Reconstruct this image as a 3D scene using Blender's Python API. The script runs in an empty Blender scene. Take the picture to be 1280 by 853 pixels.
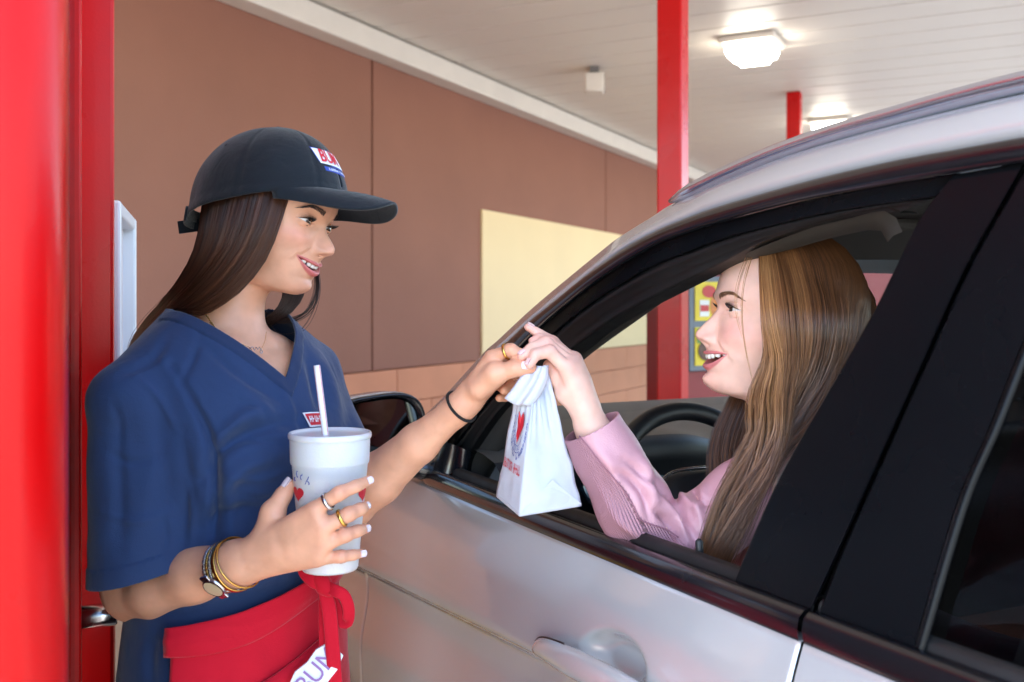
import bpy, bmesh, math, random
import numpy as np
from mathutils import Vector, Matrix

SC = bpy.context.scene
COL = SC.collection
RNG = np.random.default_rng(7)
random.seed(7)

# ------------------------------------------------------------------ camera
CAM_Z, FPX, CX, HY = 1.42, 1244.4, 640.0, 385.0
cam_d = bpy.data.cameras.new('camera')
cam = bpy.data.objects.new('camera', cam_d)
COL.objects.link(cam)
cam.location = (0, 0, CAM_Z)
cam.rotation_euler = (math.radians(90), 0, 0)
cam_d.lens, cam_d.sensor_width = 35.0, 36.0
cam_d.shift_y = -(426.5 - HY) / 1280.0
cam_d.clip_start, cam_d.clip_end = 0.05, 2000
cam_d.dof.use_dof = True
cam_d.dof.focus_distance = 1.40
cam_d.dof.aperture_fstop = 6.3
SC.camera = cam

# ------------------------------------------------------------------ light
SUN_ELEV, SUN_AZ = math.radians(50), math.radians(-133)     # azimuth measured from +Y towards +X
world = bpy.data.worlds.new('World'); SC.world = world; world.use_nodes = True
nt = world.node_tree; bg = nt.nodes['Background']
sky = nt.nodes.new('ShaderNodeTexSky'); sky.sky_type = 'NISHITA'; sky.sun_disc = False
sky.sun_elevation = SUN_ELEV; sky.sun_rotation = SUN_AZ
sky.air_density = 1.0; sky.dust_density = 0.6; sky.ozone_density = 1.0
nt.links.new(sky.outputs[0], bg.inputs['Color']); bg.inputs['Strength'].default_value = 0.15
sun_d = bpy.data.lights.new('sun', 'SUN'); sun_d.energy = 4.0; sun_d.angle = math.radians(0.5)
sun_d.color = (1.0, 0.96, 0.89)
sun = bpy.data.objects.new('sun', sun_d); COL.objects.link(sun)
_sd = Vector((math.sin(SUN_AZ) * math.cos(SUN_ELEV), math.cos(SUN_AZ) * math.cos(SUN_ELEV), math.sin(SUN_ELEV)))
sun.rotation_euler = _sd.to_track_quat('Z', 'Y').to_euler()
SC.view_settings.view_transform = 'Standard'
SC.view_settings.look = 'None'
SC.view_settings.gamma = 1.0
SC.view_settings.exposure = 2.62
SC.render.engine = 'CYCLES'
SC.cycles.use_denoising = True
SC.cycles.max_bounces = 7
SC.cycles.transparent_max_bounces = 12
SC.cycles.sample_clamp_indirect = 8.0
SC.cycles.caustics_reflective = False
SC.cycles.caustics_refractive = False

# ------------------------------------------------------------------ helpers
def P(px, py, d):
    """world point that the photograph shows at (px, py), d metres in front of the camera"""
    return np.array(((px - CX) / FPX * d, d, CAM_Z + (HY - py) / FPX * d))

def PP(lst):
    return np.array([P(*a) for a in lst])

def nrm(a):
    a = np.asarray(a, float)
    return a / np.maximum(np.linalg.norm(a, axis=-1, keepdims=True), 1e-9)

def resample(pts, n):
    pts = np.asarray(pts, float)
    seg = np.linalg.norm(np.diff(pts, axis=0), axis=1)
    s = np.concatenate(([0], np.cumsum(seg)))
    t = np.linspace(0, s[-1], n)
    return np.stack([np.interp(t, s, pts[:, k]) for k in range(pts.shape[1])], 1)

def catmull(pts, sub=12):
    pts = np.asarray(pts, float)
    p = np.vstack((2 * pts[0] - pts[1], pts, 2 * pts[-1] - pts[-2]))
    out = []
    t = np.linspace(0, 1, sub, endpoint=False)[:, None]
    for i in range(len(pts) - 1):
        a, b, c, d = p[i], p[i + 1], p[i + 2], p[i + 3]
        out.append(0.5 * (2 * b + (c - a) * t + (2 * a - 5 * b + 4 * c - d) * t ** 2 + (3 * b - a - 3 * c + d) * t ** 3))
    out.append(pts[-1][None])
    return np.vstack(out)

def spline(pts, n):
    return resample(catmull(pts), n)

def cinterp(xs, ys, x):
    """smooth (Catmull-Rom / Hermite) interpolation of keyed values"""
    xs = np.asarray(xs, float); ys = np.asarray(ys, float); x = np.asarray(x, float)
    m = np.gradient(ys, xs)
    dl = np.diff(ys) / np.diff(xs)
    for i in range(1, len(xs) - 1):
        if dl[i - 1] * dl[i] <= 0: m[i] = 0
        else:
            lim = 3 * min(abs(dl[i - 1]), abs(dl[i])); m[i] = math.copysign(min(abs(m[i]), lim), m[i])
    i = np.clip(np.searchsorted(xs, x) - 1, 0, len(xs) - 2)
    h = xs[i + 1] - xs[i]; t = np.clip((x - xs[i]) / h, 0, 1)
    return ((2*t**3 - 3*t**2 + 1) * ys[i] + (t**3 - 2*t**2 + t) * h * m[i] + (-2*t**3 + 3*t**2) * ys[i+1] + (t**3 - t**2) * h * m[i+1])

def sstep(a, b, x):
    t = np.clip((np.asarray(x, float) - a) / (b - a), 0, 1)
    return t * t * (3 - 2 * t)

def gauss(d, s):
    return np.exp(-(d / s) ** 2)

def noise3(p, freq, seed=0, octaves=1):
    """cheap smooth value noise, p (...,3) -> (-1..1)"""
    p = np.asarray(p, float) * freq
    tot = np.zeros(p.shape[:-1]); amp = 1.0; norm = 0
    for o in range(octaves):
        q = p * (2 ** o) + seed * 17.13 + o * 5.7
        i = np.floor(q).astype(np.int64); f = q - i; f = f * f * (3 - 2 * f)
        def h(dx, dy, dz):
            n = (i[..., 0] + dx) * 374761393 + (i[..., 1] + dy) * 668265263 + (i[..., 2] + dz) * 2147483647
            n = (n ^ (n >> 13)) * 1274126177 & 0x7fffffff
            n = (n ^ (n >> 16)) * 1103515245 & 0x7fffffff
            return n / 0x3fffffff - 1.0
        x0 = h(0,0,0)*(1-f[...,0]) + h(1,0,0)*f[...,0]; x1 = h(0,1,0)*(1-f[...,0]) + h(1,1,0)*f[...,0]
        x2 = h(0,0,1)*(1-f[...,0]) + h(1,0,1)*f[...,0]; x3 = h(0,1,1)*(1-f[...,0]) + h(1,1,1)*f[...,0]
        y0 = x0*(1-f[...,1]) + x1*f[...,1]; y1 = x2*(1-f[...,1]) + x3*f[...,1]
        tot += amp * (y0*(1-f[...,2]) + y1*f[...,2]); norm += amp; amp *= 0.5
    return tot / norm

# ---- objects
def tag(o, label=None, cat=None, group=None, kind=None):
    if label: o['label'] = label
    if cat: o['category'] = cat
    if group: o['group'] = group
    if kind: o['kind'] = kind
    return o

def empty(name, loc, label, cat, group=None):
    o = bpy.data.objects.new(name, None); COL.objects.link(o)
    o.location = loc; o.empty_display_size = 0.1
    return tag(o, label, cat, group)

def link(me, name, mat=None, parent=None, smooth=True, keep=None):
    if mat is not None and not me.materials: me.materials.append(mat)
    me.polygons.foreach_set('use_smooth', np.full(len(me.polygons), bool(smooth)))
    o = bpy.data.objects.new(name, me); COL.objects.link(o)
    if parent is not None:
        o.parent = parent
        o.matrix_parent_inverse = Matrix.Translation(parent_world(parent)).inverted()
    return o

def parent_world(p):
    v = Vector((0, 0, 0))
    while p is not None:
        v += Vector(p.location); p = None if p.parent is None else None
    return v

def mesh(name, verts, faces, mat=None, parent=None, smooth=True):
    me = bpy.data.meshes.new(name)
    me.from_pydata([tuple(v) for v in np.asarray(verts, float)], [], [tuple(int(i) for i in f) for f in faces])
    me.update()
    return link(me, name, mat, parent, smooth)

def fast_mesh(name, verts, quads, mat=None, parent=None, smooth=True):
    """many same-sized polygons"""
    verts = np.asarray(verts, np.float32); quads = np.asarray(quads, np.int32)
    me = bpy.data.meshes.new(name)
    n, k = quads.shape
    me.vertices.add(len(verts)); me.vertices.foreach_set('co', verts.ravel())
    me.loops.add(n * k); me.loops.foreach_set('vertex_index', quads.ravel())
    me.polygons.add(n); me.polygons.foreach_set('loop_start', np.arange(0, n * k, k, dtype=np.int32))
    try: me.polygons.foreach_set('loop_total', np.full(n, k, np.int32))
    except Exception: pass
    me.update(calc_edges=True)
    return link(me, name, mat, parent, smooth)

def grid_faces(m, n, wrap_n=False, wrap_m=False, off=0, flip=False):
    i = np.arange(m if wrap_m else m - 1)[:, None]; j = np.arange(n if wrap_n else n - 1)[None, :]
    i2 = (i + 1) % m; j2 = (j + 1) % n
    q = np.stack(np.broadcast_arrays(i * n + j, i * n + j2, i2 * n + j2, i2 * n + j), -1).reshape(-1, 4) + off
    return q[:, ::-1] if flip else q

def strip(name, curves, mat, parent=None, smooth=True, wrap=False, flip=False):
    """skin a list of equally sampled curves"""
    g = np.array(curves)
    return fast_mesh(name, g.reshape(-1, 3), grid_faces(g.shape[0], g.shape[1], wrap_n=wrap, flip=flip), mat, parent, smooth)

def tube_geo(path, rad, k=10, cap=True, flat=None, ref=None):
    path = np.asarray(path, float); n = len(path)
    rad = np.broadcast_to(np.asarray(rad, float), (n,))
    t = nrm(np.gradient(path, axis=0))
    up = np.array(ref if ref is not None else ((0, 0, 1.0) if abs(t[0][2]) < 0.9 else (1.0, 0, 0)))
    a = nrm(np.cross(t[0], up)); A = [a]
    for i in range(1, n):
        a = a - t[i] * np.dot(a, t[i]); a = nrm(a); A.append(a)
    A = np.array(A); B = np.cross(t, A)
    th = np.linspace(0, 2 * np.pi, k, endpoint=False)
    fl = 1.0 if flat is None else flat
    v = path[:, None] + rad[:, None, None] * (np.cos(th)[None, :, None] * A[:, None] + fl * np.sin(th)[None, :, None] * B[:, None])
    v = v.reshape(-1, 3); f = [tuple(q) for q in grid_faces(n, k, wrap_n=True)]
    if cap:
        f.append(tuple(range(k))[::-1]); f.append(tuple(range((n - 1) * k, n * k)))
    return v, f

def tube(name, path, rad, mat, parent=None, k=10, **kw):
    v, f = tube_geo(path, rad, k, **kw)
    return mesh(name, v, f, mat, parent)

def box(name, c, s, mat, parent=None, axes=None, bevel=0.0, seg=2, smooth=False):
    """box with centre c, full sizes s along axes (rows)"""
    ax = np.eye(3) if axes is None else np.asarray(axes, float)
    bm = bmesh.new(); bmesh.ops.create_cube(bm, size=1.0)
    for v in bm.verts:
        v.co = Vector((v.co.x * s[0], v.co.y * s[1], v.co.z * s[2]))
    if bevel > 0:
        bmesh.ops.bevel(bm, geom=bm.edges[:], offset=bevel, segments=seg, profile=0.5, affect='EDGES')
    for v in bm.verts:
        p = np.array(c) + v.co.x * ax[0] + v.co.y * ax[1] + v.co.z * ax[2]
        v.co = Vector(p)
    bmesh.ops.recalc_face_normals(bm, faces=bm.faces[:])
    me = bpy.data.meshes.new(name); bm.to_mesh(me); bm.free()
    o = link(me, name, mat, parent, False)
    if smooth or bevel > 0:
        ar = np.array([p.area for p in me.polygons]); big = np.sort(ar)[-6] * 0.999 if len(ar) > 6 else 0
        me.polygons.foreach_set('use_smooth', (ar < big) if not smooth else np.ones(len(ar), bool))
    return o

def lathe(name, prof, c, axis=(0, 0, 1), mat=None, parent=None, k=40, ref=(1, 0, 0), scale2=1.0):
    """profile rows (radius, height) turned about axis through c"""
    ax = nrm(np.array(axis, float)); a = nrm(np.cross(ax, ref)); b = np.cross(ax, a)
    th = np.linspace(0, 2 * np.pi, k, endpoint=False); prof = np.asarray(prof, float)
    ring = np.cos(th)[:, None] * a + scale2 * np.sin(th)[:, None] * b
    v = np.array(c)[None, None] + prof[:, 0][:, None, None] * ring[None] + prof[:, 1][:, None, None] * ax
    return fast_mesh(name, v.reshape(-1, 3), grid_faces(len(prof), k, wrap_n=True), mat, parent)

def add_mod_subsurf(o, lv=1):
    m = o.modifiers.new('sub', 'SUBSURF'); m.levels = lv; m.render_levels = lv; return o

def set_attr(me, name, vals):
    vals = np.asarray(vals, np.float32)
    if vals.ndim == 1:
        a = me.attributes.new(name, 'FLOAT', 'POINT'); a.data.foreach_set('value', vals)
    else:
        a = me.attributes.new(name, 'FLOAT_COLOR', 'POINT')
        if vals.shape[1] == 3: vals = np.hstack((vals, np.ones((len(vals), 1), np.float32)))
        a.data.foreach_set('color', vals.ravel())

# ---- materials
def srgb(r, g, b):
    return tuple(((c / 255) / 12.92 if c / 255 <= 0.04045 else ((c / 255 + 0.055) / 1.055) ** 2.4) for c in (r, g, b))

def mat(name, col, rough=0.5, metal=0.0, coat=0.0, spec=0.5, noise=0.0, nscale=8.0, bump=0.0, bscale=120.0, rvar=0.0,
        sheen=0.0, sss=0.0, trans=0.0, emit=None, estr=0.0, stretch=None, coat_rough=0.03):
    m = bpy.data.materials.new(name); m.use_nodes = True
    t = m.node_tree; b = t.nodes['Principled BSDF']; L = t.links.new
    b.inputs['Base Color'].default_value = (*col, 1); b.inputs['Roughness'].default_value = rough
    b.inputs['Metallic'].default_value = metal; b.inputs['Coat Weight'].default_value = coat
    b.inputs['Coat Roughness'].default_value = coat_rough
    b.inputs['Specular IOR Level'].default_value = spec
    if sheen: b.inputs['Sheen Weight'].default_value = sheen; b.inputs['Sheen Roughness'].default_value = 0.4
    if sss:
        b.inputs['Subsurface Weight'].default_value = sss; b.inputs['Subsurface Radius'].default_value = (0.01, 0.004, 0.002)
        b.inputs['Subsurface Scale'].default_value = 1.0
    if trans: b.inputs['Transmission Weight'].default_value = trans
    if emit: b.inputs['Emission Color'].default_value = (*emit, 1); b.inputs['Emission Strength'].default_value = estr
    tc = t.nodes.new('ShaderNodeTexCoord'); co = tc.outputs['Object']
    if stretch:
        mp = t.nodes.new('ShaderNodeMapping'); mp.inputs['Scale'].default_value = stretch
        L(co, mp.inputs[0]); co = mp.outputs[0]
    if noise or rvar:
        n = t.nodes.new('ShaderNodeTexNoise'); n.inputs['Scale'].default_value = nscale; n.inputs['Detail'].default_value = 6
        L(co, n.inputs['Vector'])
        if noise:
            r = t.nodes.new('ShaderNodeMapRange'); r.inputs[1].default_value = 0.25; r.inputs[2].default_value = 0.75
            r.inputs[3].default_value = 1 - noise; r.inputs[4].default_value = 1 + noise
            L(n.outputs['Fac'], r.inputs[0])
            mx = t.nodes.new('ShaderNodeVectorMath'); mx.operation = 'SCALE'; mx.inputs[0].default_value = col
            L(r.outputs[0], mx.inputs['Scale']); L(mx.outputs[0], b.inputs['Base Color'])
        if rvar:
            r2 = t.nodes.new('ShaderNodeMapRange'); r2.inputs[1].default_value = 0.25; r2.inputs[2].default_value = 0.75
            r2.inputs[3].default_value = max(0, rough - rvar); r2.inputs[4].default_value = rough + rvar
            L(n.outputs['Fac'], r2.inputs[0]); L(r2.outputs[0], b.inputs['Roughness'])
    if bump:
        n2 = t.nodes.new('ShaderNodeTexNoise'); n2.inputs['Scale'].default_value = bscale; n2.inputs['Detail'].default_value = 5
        L(co, n2.inputs['Vector'])
        bp = t.nodes.new('ShaderNodeBump'); bp.inputs['Strength'].default_value = bump; bp.inputs['Distance'].default_value = 0.002
        L(n2.outputs['Fac'], bp.inputs['Height']); L(bp.outputs[0], b.inputs['Normal'])
    return m

def glass_mat(name, tint=(0.9, 0.95, 0.93), rough=0.0, fres=1.45, extra=0.0):
    m = bpy.data.materials.new(name); m.use_nodes = True; t = m.node_tree; t.nodes.clear(); L = t.links.new
    out = t.nodes.new('ShaderNodeOutputMaterial'); mx = t.nodes.new('ShaderNodeMixShader')
    tr = t.nodes.new('ShaderNodeBsdfTransparent'); tr.inputs[0].default_value = (*tint, 1)
    gl = t.nodes.new('ShaderNodeBsdfGlossy'); gl.inputs['Roughness'].default_value = rough
    fr = t.nodes.new('ShaderNodeLayerWeight'); fr.inputs[0].default_value = 0.5
    pw = t.nodes.new('ShaderNodeMath'); pw.operation = 'POWER'; pw.inputs[1].default_value = 5.0
    ml = t.nodes.new('ShaderNodeMath'); ml.operation = 'MULTIPLY_ADD'; ml.inputs[1].default_value = 0.7 + extra; ml.inputs[2].default_value = 0.04 + 0.5 * extra
    L(fr.outputs['Facing'], pw.inputs[0]); L(pw.outputs[0], ml.inputs[0])
    L(ml.outputs[0], mx.inputs[0]); L(tr.outputs[0], mx.inputs[1]); L(gl.outputs[0], mx.inputs[2]); L(mx.outputs[0], out.inputs[0])
    return m

def letter_marks(words_, w, h, seed=1, gap=.35, slant=0.0):
    """a line of print too small to read: short upright and level strokes, words_ = strokes groups; verts (n,2), faces"""
    rg = random.Random(seed); V = []; F_ = []; x = 0.0
    def bar(x0, y0, x1, y1):
        i = len(V); V.extend([(x0, y0), (x1, y0), (x1, y1), (x0, y1)]); F_.append((i, i + 1, i + 2, i + 3))
    for n in words_:
        for k in range(n):
            bar(x, -h / 2, x + w * .28, h / 2)
            if rg.random() < .7: bar(x + w * .72, -h / 2, x + w, h / 2 * (1 if rg.random() < .6 else .1))
            yy = rg.choice((-h / 2, -h * .1, h * .28)); bar(x + w * .28, yy, x + w * .9, yy + h * .22)
            x += w * (1 + gap)
        x += w * .9
    V = np.array(V); V[:, 0] -= V[:, 0].max() / 2; V[:, 0] += slant * V[:, 1]
    return V, F_

def text_geo(s, size=1.0, font_bold=False, extr=0.0, shear=0.0):
    """letters as flat polygons: verts (n,2) in em-ish units, faces"""
    c = bpy.data.curves.new('lettering', 'FONT'); c.body = s; c.size = size; c.align_x = 'CENTER'; c.align_y = 'CENTER'
    c.shear = shear; c.resolution_u = 3
    if font_bold: c.offset = 0.02 * size
    o = bpy.data.objects.new('lettering', c); COL.objects.link(o)
    dg = bpy.context.evaluated_depsgraph_get()
    me = bpy.data.meshes.new_from_object(o.evaluated_get(dg))
    v = np.array([tuple(p.co) for p in me.vertices]).reshape(-1, 3)[:, :2]; f = [tuple(p.vertices) for p in me.polygons]
    bpy.data.objects.remove(o); bpy.data.curves.remove(c); bpy.data.meshes.remove(me)
    return v, f
# ------------------------------------------------------------------ setting
M = {}
M['asphalt'] = mat('concrete_pavement', srgb(150, 147, 142), 0.9, noise=0.22, nscale=2.5, bump=0.6, bscale=60)
M['wall_up'] = mat('stucco_brown_pink', srgb(144, 98, 82), 0.92, noise=0.06, nscale=2.0, bump=1.0, bscale=90)
M['wall_low'] = mat('painted_block_tan', srgb(200, 134, 102), 0.88, noise=0.08, nscale=3.0, bump=0.5, bscale=120)
M['mortar'] = mat('mortar_tan', srgb(190, 126, 96), 0.95, noise=0.1)
M['yellow_panel'] = mat('pale_yellow_board', srgb(232, 206, 160), 0.75, noise=0.03, nscale=2, bump=0.2, bscale=40)
M['ceil'] = mat('white_metal_decking', srgb(226, 219, 209), 0.45, noise=0.03, nscale=1.5, spec=0.5)
M['trim_white'] = mat('white_trim', srgb(228, 222, 212), 0.5, noise=0.03)
M['red'] = mat('red_gloss_paint', srgb(190, 0, 3), 0.30, coat=0.05, noise=0.09, nscale=6, rvar=.08, bump=0.12, bscale=300, coat_rough=0.06, spec=0.2)
M['red_dull'] = mat('red_satin_paint', srgb(134, 4, 8), 0.5, coat=0.0, noise=0.06, nscale=4)
M['lamp'] = mat('lamp_diffuser', (0.9, 0.88, 0.8), 0.3, emit=(1.0, 0.94, 0.82), estr=3.2)
M['grey_metal'] = mat('grey_metal', srgb(120, 118, 116), 0.45, metal=0.6, noise=0.08)
M['chrome'] = mat('brushed_steel', srgb(190, 190, 192), 0.22, metal=1.0, rvar=0.08, nscale=30)
M['white_plastic'] = mat('white_plastic', srgb(226, 226, 228), 0.35, noise=0.02)
M['black_rubber'] = mat('black_rubber', srgb(22, 22, 24), 0.6, noise=0.1, nscale=20)
M['yellow_paint'] = mat('yellow_kerb_paint', srgb(222, 170, 30), 0.7, noise=0.15, nscale=9)

ground = mesh('ground', [(-150, -150, 0), (150, -150, 0), (150, 150, 0), (-150, 150, 0)], [(0, 1, 2, 3)], M['asphalt'], smooth=False)
tag(ground, kind='structure')

# the restaurant wall runs away to the right; its frame: along a, out towards the cars n
WA = nrm(np.array((631.0, FPX, 0))); WN = np.array((WA[1], -WA[0], 0.0)); W0 = np.array((-1.17, 5.2, 0.0))
KS = math.hypot(0.507, 1.0)
UPZ = np.array((0, 0, 1.0)); WAX = np.array([WA, WN, UPZ])
CEIL_Z = 3.02
def wall_s(px):
    r = (px - CX) / FPX
    t = (r * 5.2 + 1.17) / (0.507 - r)
    return t * KS
def WP(s, n, z): return W0 + WA * s + WN * n + UPZ * z

wall = empty('restaurant_wall', WP(3, -0.1, 0), 'long brown pink stucco wall of the restaurant above tan painted blocks', 'wall')
S0, S1, ZB = -5.2, 16.0, 1.045
box('wall_core', WP((S0 + S1) / 2, -0.14, CEIL_Z / 2 + 0.2), (S1 - S0, 0.2, CEIL_Z + 0.4), M['mortar'], wall, WAX)
js = [wall_s(465) - 3.74, wall_s(465), wall_s(757), wall_s(757) + 3.74, wall_s(757) + 7.48, S1]
js = [S0] + js if js[0] > S0 else js
for a, b in zip(js[:-1], js[1:]):
    box('stucco_panel', WP((a + b) / 2, -0.02, (ZB + CEIL_Z + 0.1) / 2), (b - a - 0.016, 0.045, CEIL_Z + 0.1 - ZB - 0.006), M['wall_up'], wall, WAX, bevel=0.004, seg=1)
blk = None
for r in range(5):
    z = ZB - 0.209 * (r + 0.5)
    n = int((12.0 - S0) / 0.8)
    for i in range(n):
        s = S0 + 0.8 * (i + 0.5 * (r % 2)) + 0.2
        if blk is None:
            blk = box('block', (0, 0, 0), (0.796, 0.06, 0.2055), M['wall_low'], None, WAX, bevel=0.004, seg=1)
            blk_me = blk.data; bpy.data.objects.remove(blk); 
        o = bpy.data.objects.new('block', blk_me); COL.objects.link(o); o.parent = wall
        p = WP(s, -0.012 + 0.0015 * ((i * 7 + r * 3) % 3), z) - np.array(wall.location)
        o.location = p
yp = box('yellow_board', WP((wall_s(600) + wall_s(812)) / 2, 0.012, (1.05 + 2.118) / 2), (wall_s(812) - wall_s(600), 0.02, 1.068), M['yellow_panel'], wall, WAX, bevel=0.003, seg=1)
box('top_trim', WP((S0 + S1) / 2, 0.07, CEIL_Z - 0.075), (S1 - S0, 0.14, 0.13), M['trim_white'], wall, WAX, bevel=0.01)

# canopy over the stalls
canopy = empty('drive_in_canopy', WP(3, 2, CEIL_Z), 'white metal plank canopy ceiling over the car stalls', 'canopy')
PW, OUT = 0.30, 3.62
k0 = int(-5.1 / PW)
pl_me = None
for i in range(k0, int(S1 / PW)):
    if pl_me is None:
        t = box('plank', (0, 0, 0), (PW - 0.012, OUT, 0.03), M['ceil'], None, WAX, bevel=0.006, seg=2)
        pl_me = t.data; bpy.data.objects.remove(t)
    o = bpy.data.objects.new('plank', pl_me); COL.objects.link(o); o.parent = canopy
    o.location = WP(PW * (i + 0.5), OUT / 2, CEIL_Z + 0.015) - np.array(canopy.location)
box('deck', WP((-5.1 + S1) / 2, OUT / 2, CEIL_Z + 0.06), (S1 + 5.1, OUT, 0.05), M['ceil'], canopy, WAX)
box('fascia', WP((-5.1 + S1) / 2, OUT + 0.03, CEIL_Z + 0.1), (S1 + 5.1, 0.05, 0.4), M['trim_white'], canopy, WAX, bevel=0.005)

def post(px, d, w, label):
    c = P(px, HY, d); c[2] = 0
    t = empty('canopy_post', c, label, 'post', 'red posts holding up the canopy')
    box('shaft', c + UPZ * CEIL_Z / 2, (w, w, CEIL_Z - 0.004), M['red'], t, np.array([WA, WN, UPZ]), bevel=0.008, seg=2)
    box('base_plate', c + UPZ * 0.008, (w + 0.12, w + 0.12, 0.014), M['red_dull'], t, WAX, bevel=0.003, seg=1)
    return t
post(841, 3.9, 0.10, 'thick red steel post rising beside the silver car roof to the canopy')
post(993, 7.4, 0.10, 'farther red steel post under the canopy beside the second lamp')

def lamp(px, py, label):
    d = (CEIL_Z - CAM_Z) * FPX / (HY - py); c = P(px, py, d); c[2] = CEIL_Z
    t = empty('ceiling_light', c, label, 'light', 'square lamps on the canopy ceiling')
    box('housing', c - UPZ * 0.02, (0.33, 0.33, 0.035), M['trim_white'], t, WAX, bevel=0.012)
    bm = bmesh.new(); bmesh.ops.create_cube(bm, size=1)
    for v in bm.verts:
        k = 0.30 if v.co.z > 0 else 0.23
        v.co = Vector((v.co.x * k, v.co.y * k, v.co.z * 0.10))
    bmesh.ops.bevel(bm, geom=bm.edges[:], offset=0.03, segments=4, affect='EDGES')
    for v in bm.verts:
        v.co = Vector(c - UPZ * 0.088 + WA * v.co.x + WN * v.co.y + UPZ * v.co.z)
    me = bpy.data.meshes.new('diffuser'); bm.to_mesh(me); bm.free(); link(me, 'diffuser', M['lamp'], t)
lamp(940, 50, 'lit square ceiling lamp beside the thick red post')
lamp(1038, 150, 'lit ceiling lamp half hidden behind the silver car roof')

# small loudspeaker under the ceiling
d = (CEIL_Z - CAM_Z) * FPX / (HY - 86); c = P(743, 86, d); c[2] = CEIL_Z
spk = empty('loudspeaker', c, 'small beige loudspeaker box under the canopy ceiling', 'speaker')
ax2 = np.array([nrm(WN + WA * 0.4), nrm(np.cross(UPZ, WN + WA * 0.4)), UPZ])
box('cabinet', c - UPZ * 0.10, (0.13, 0.13, 0.13), M['trim_white'], spk, ax2, bevel=0.012)
box('grille', c - UPZ * 0.10 + ax2[0] * 0.067, (0.01, 0.11, 0.11), mat('speaker_grille', srgb(150, 140, 130), 0.7, bump=0.6, bscale=500), spk, ax2, bevel=0.003)
box('bracket', c - UPZ * 0.018, (0.06, 0.15, 0.034), M['grey_metal'], spk, ax2, bevel=0.004)

# ---- ordering station at the left: rounded red column, glazed menu case, far post
st = empty('ordering_station', P(40, HY, 0.85) * np.array((1, 1, 0)), 'glossy red ordering station with rounded column and glazed menu case', 'menu station')
A0 = P(84, HY, 0.80); A0[2] = 0; A1 = P(107, HY, 1.42); A1[2] = 0
sd = nrm(A1 - A0); sn = np.array((sd[1], -sd[0], 0)); SAX = np.array([sd, sn, UPZ])
# rounded column: a stadium-like pipe profile, its right flank along sd
th = np.linspace(-math.pi / 2, math.pi / 2, 13)
R = 0.045
prof = [A0 + sd * 0.02 - sn * 0.0]
cc = A0 - sn * R - sd * 0.02
ring = [cc + R * (math.cos(a) * sn - math.sin(a) * sd) for a in np.linspace(0, math.pi / 2, 12)]
ring = [A0 + sd * 0.03] + ring + [cc - sd * R - sn * 0.30, cc - sd * R * 0.2 - sn * (0.30 + R), A0 + sd * 0.03 - sn * (0.30 + 2 * R)]
ring = np.array(ring)
strip('column', [ring + UPZ * z for z in np.linspace(0.0, 2.6, 24)], M['red'], st, wrap=True)
LL = np.linalg.norm(A1 - A0)
box('case_back', A0 + sd * (LL / 2 + 0.03) - sn * 0.12 + UPZ * 1.3, (LL + 0.02, 0.12, 2.6), M['red_dull'], st, SAX)
def rail(z0, z1, off, th=0.02, m=None, nm='case_frame'):
    pass
box('case_frame', A0 + sd * (LL / 2 + 0.03) - sn * 0.04 + UPZ * 0.45, (LL, 0.06, 0.30), M['red'], st, SAX, bevel=0.006)
box('case_frame', A0 + sd * (LL / 2 + 0.03) - sn * 0.04 + UPZ * 2.30, (LL, 0.06, 0.50), M['red'], st, SAX, bevel=0.006)
box('case_frame', A0 + sd * (LL - 0.0) - sn * 0.03 + UPZ * 1.3, (0.024, 0.03, 2.6), mat('black_gasket', srgb(30, 26, 26), 0.4), st, SAX, bevel=0.004)
box('case_stile', A0 + sd * 0.075 - sn * 0.012 + UPZ * 1.3, (0.03, 0.016, 2.58), M['grey_metal'], st, SAX, bevel=.003)
box('case_stile', A0 + sd * (LL - 0.05) - sn * 0.012 + UPZ * 1.3, (0.03, 0.016, 2.58), M['red'], st, SAX, bevel=.003)
box('menu_sheet', A0 + sd * (LL / 2) - sn * 0.055 + UPZ * 1.33, (LL - 0.1, 0.004, 1.4), mat('menu_print', srgb(110, 20, 26), 0.4, noise=0.5, nscale=5), st, SAX)
gm = glass_mat('case_glass', (0.92, 0.93, 0.93))
box('glass_door', A0 + sd * (LL / 2 - 0.03) - sn * 0.015 + UPZ * 1.33, (LL - 0.1, 0.006, 1.46), gm, st, SAX)
B = P(101, HY, 1.60); B[2] = 0
box('post', B + UPZ * 1.5, (0.09, 0.10, 3.01), M['red'], st, SAX, bevel=0.006)
lk = P(118, 770, 1.40)
lathe('lock', [(0.0, 0.03), (0.014, 0.03), (0.016, 0.027), (0.016, -0.02), (0.012, -0.022), (0.012, -0.06)], lk, sn, M['chrome'], st, k=24)
# second red box with white sign frame behind
sg = empty('sign_holder', P(140, HY, 1.75) * np.array((1, 1, 0)), 'white framed narrow sign edge beside the red ordering post', 'sign')
C0 = P(139, HY, 1.66); C0[2] = 0; C1 = P(161, HY, 2.02); C1[2] = 0
gd = nrm(C1 - C0); gn = np.array((gd[1], -gd[0], 0)); GAX = np.array([gd, gn, UPZ]); GL = np.linalg.norm(C1 - C0)
zt, zb_ = 1.60, 0.95
box('red_backing', C0 + gd * (GL / 2) - gn * 0.05 + UPZ * 0.8, (GL, 0.05, 1.6), M['red'], sg, GAX, bevel=0.004)
box('sheet', C0 + gd * GL / 2 - gn * 0.012 + UPZ * ((zt + zb_) / 2), (GL - 0.03, 0.006, zt - zb_ - 0.04), mat('sign_sheet', srgb(220, 205, 205), 0.4, noise=0.1, nscale=12), sg, GAX)
for off, L_ in ((0.012, 0.024), (GL - 0.012, 0.024)):
    box('frame_stile', C0 + gd * off + UPZ * ((zt + zb_) / 2), (L_, 0.03, zt - zb_), M['white_plastic'], sg, GAX, bevel=0.005)
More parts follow.
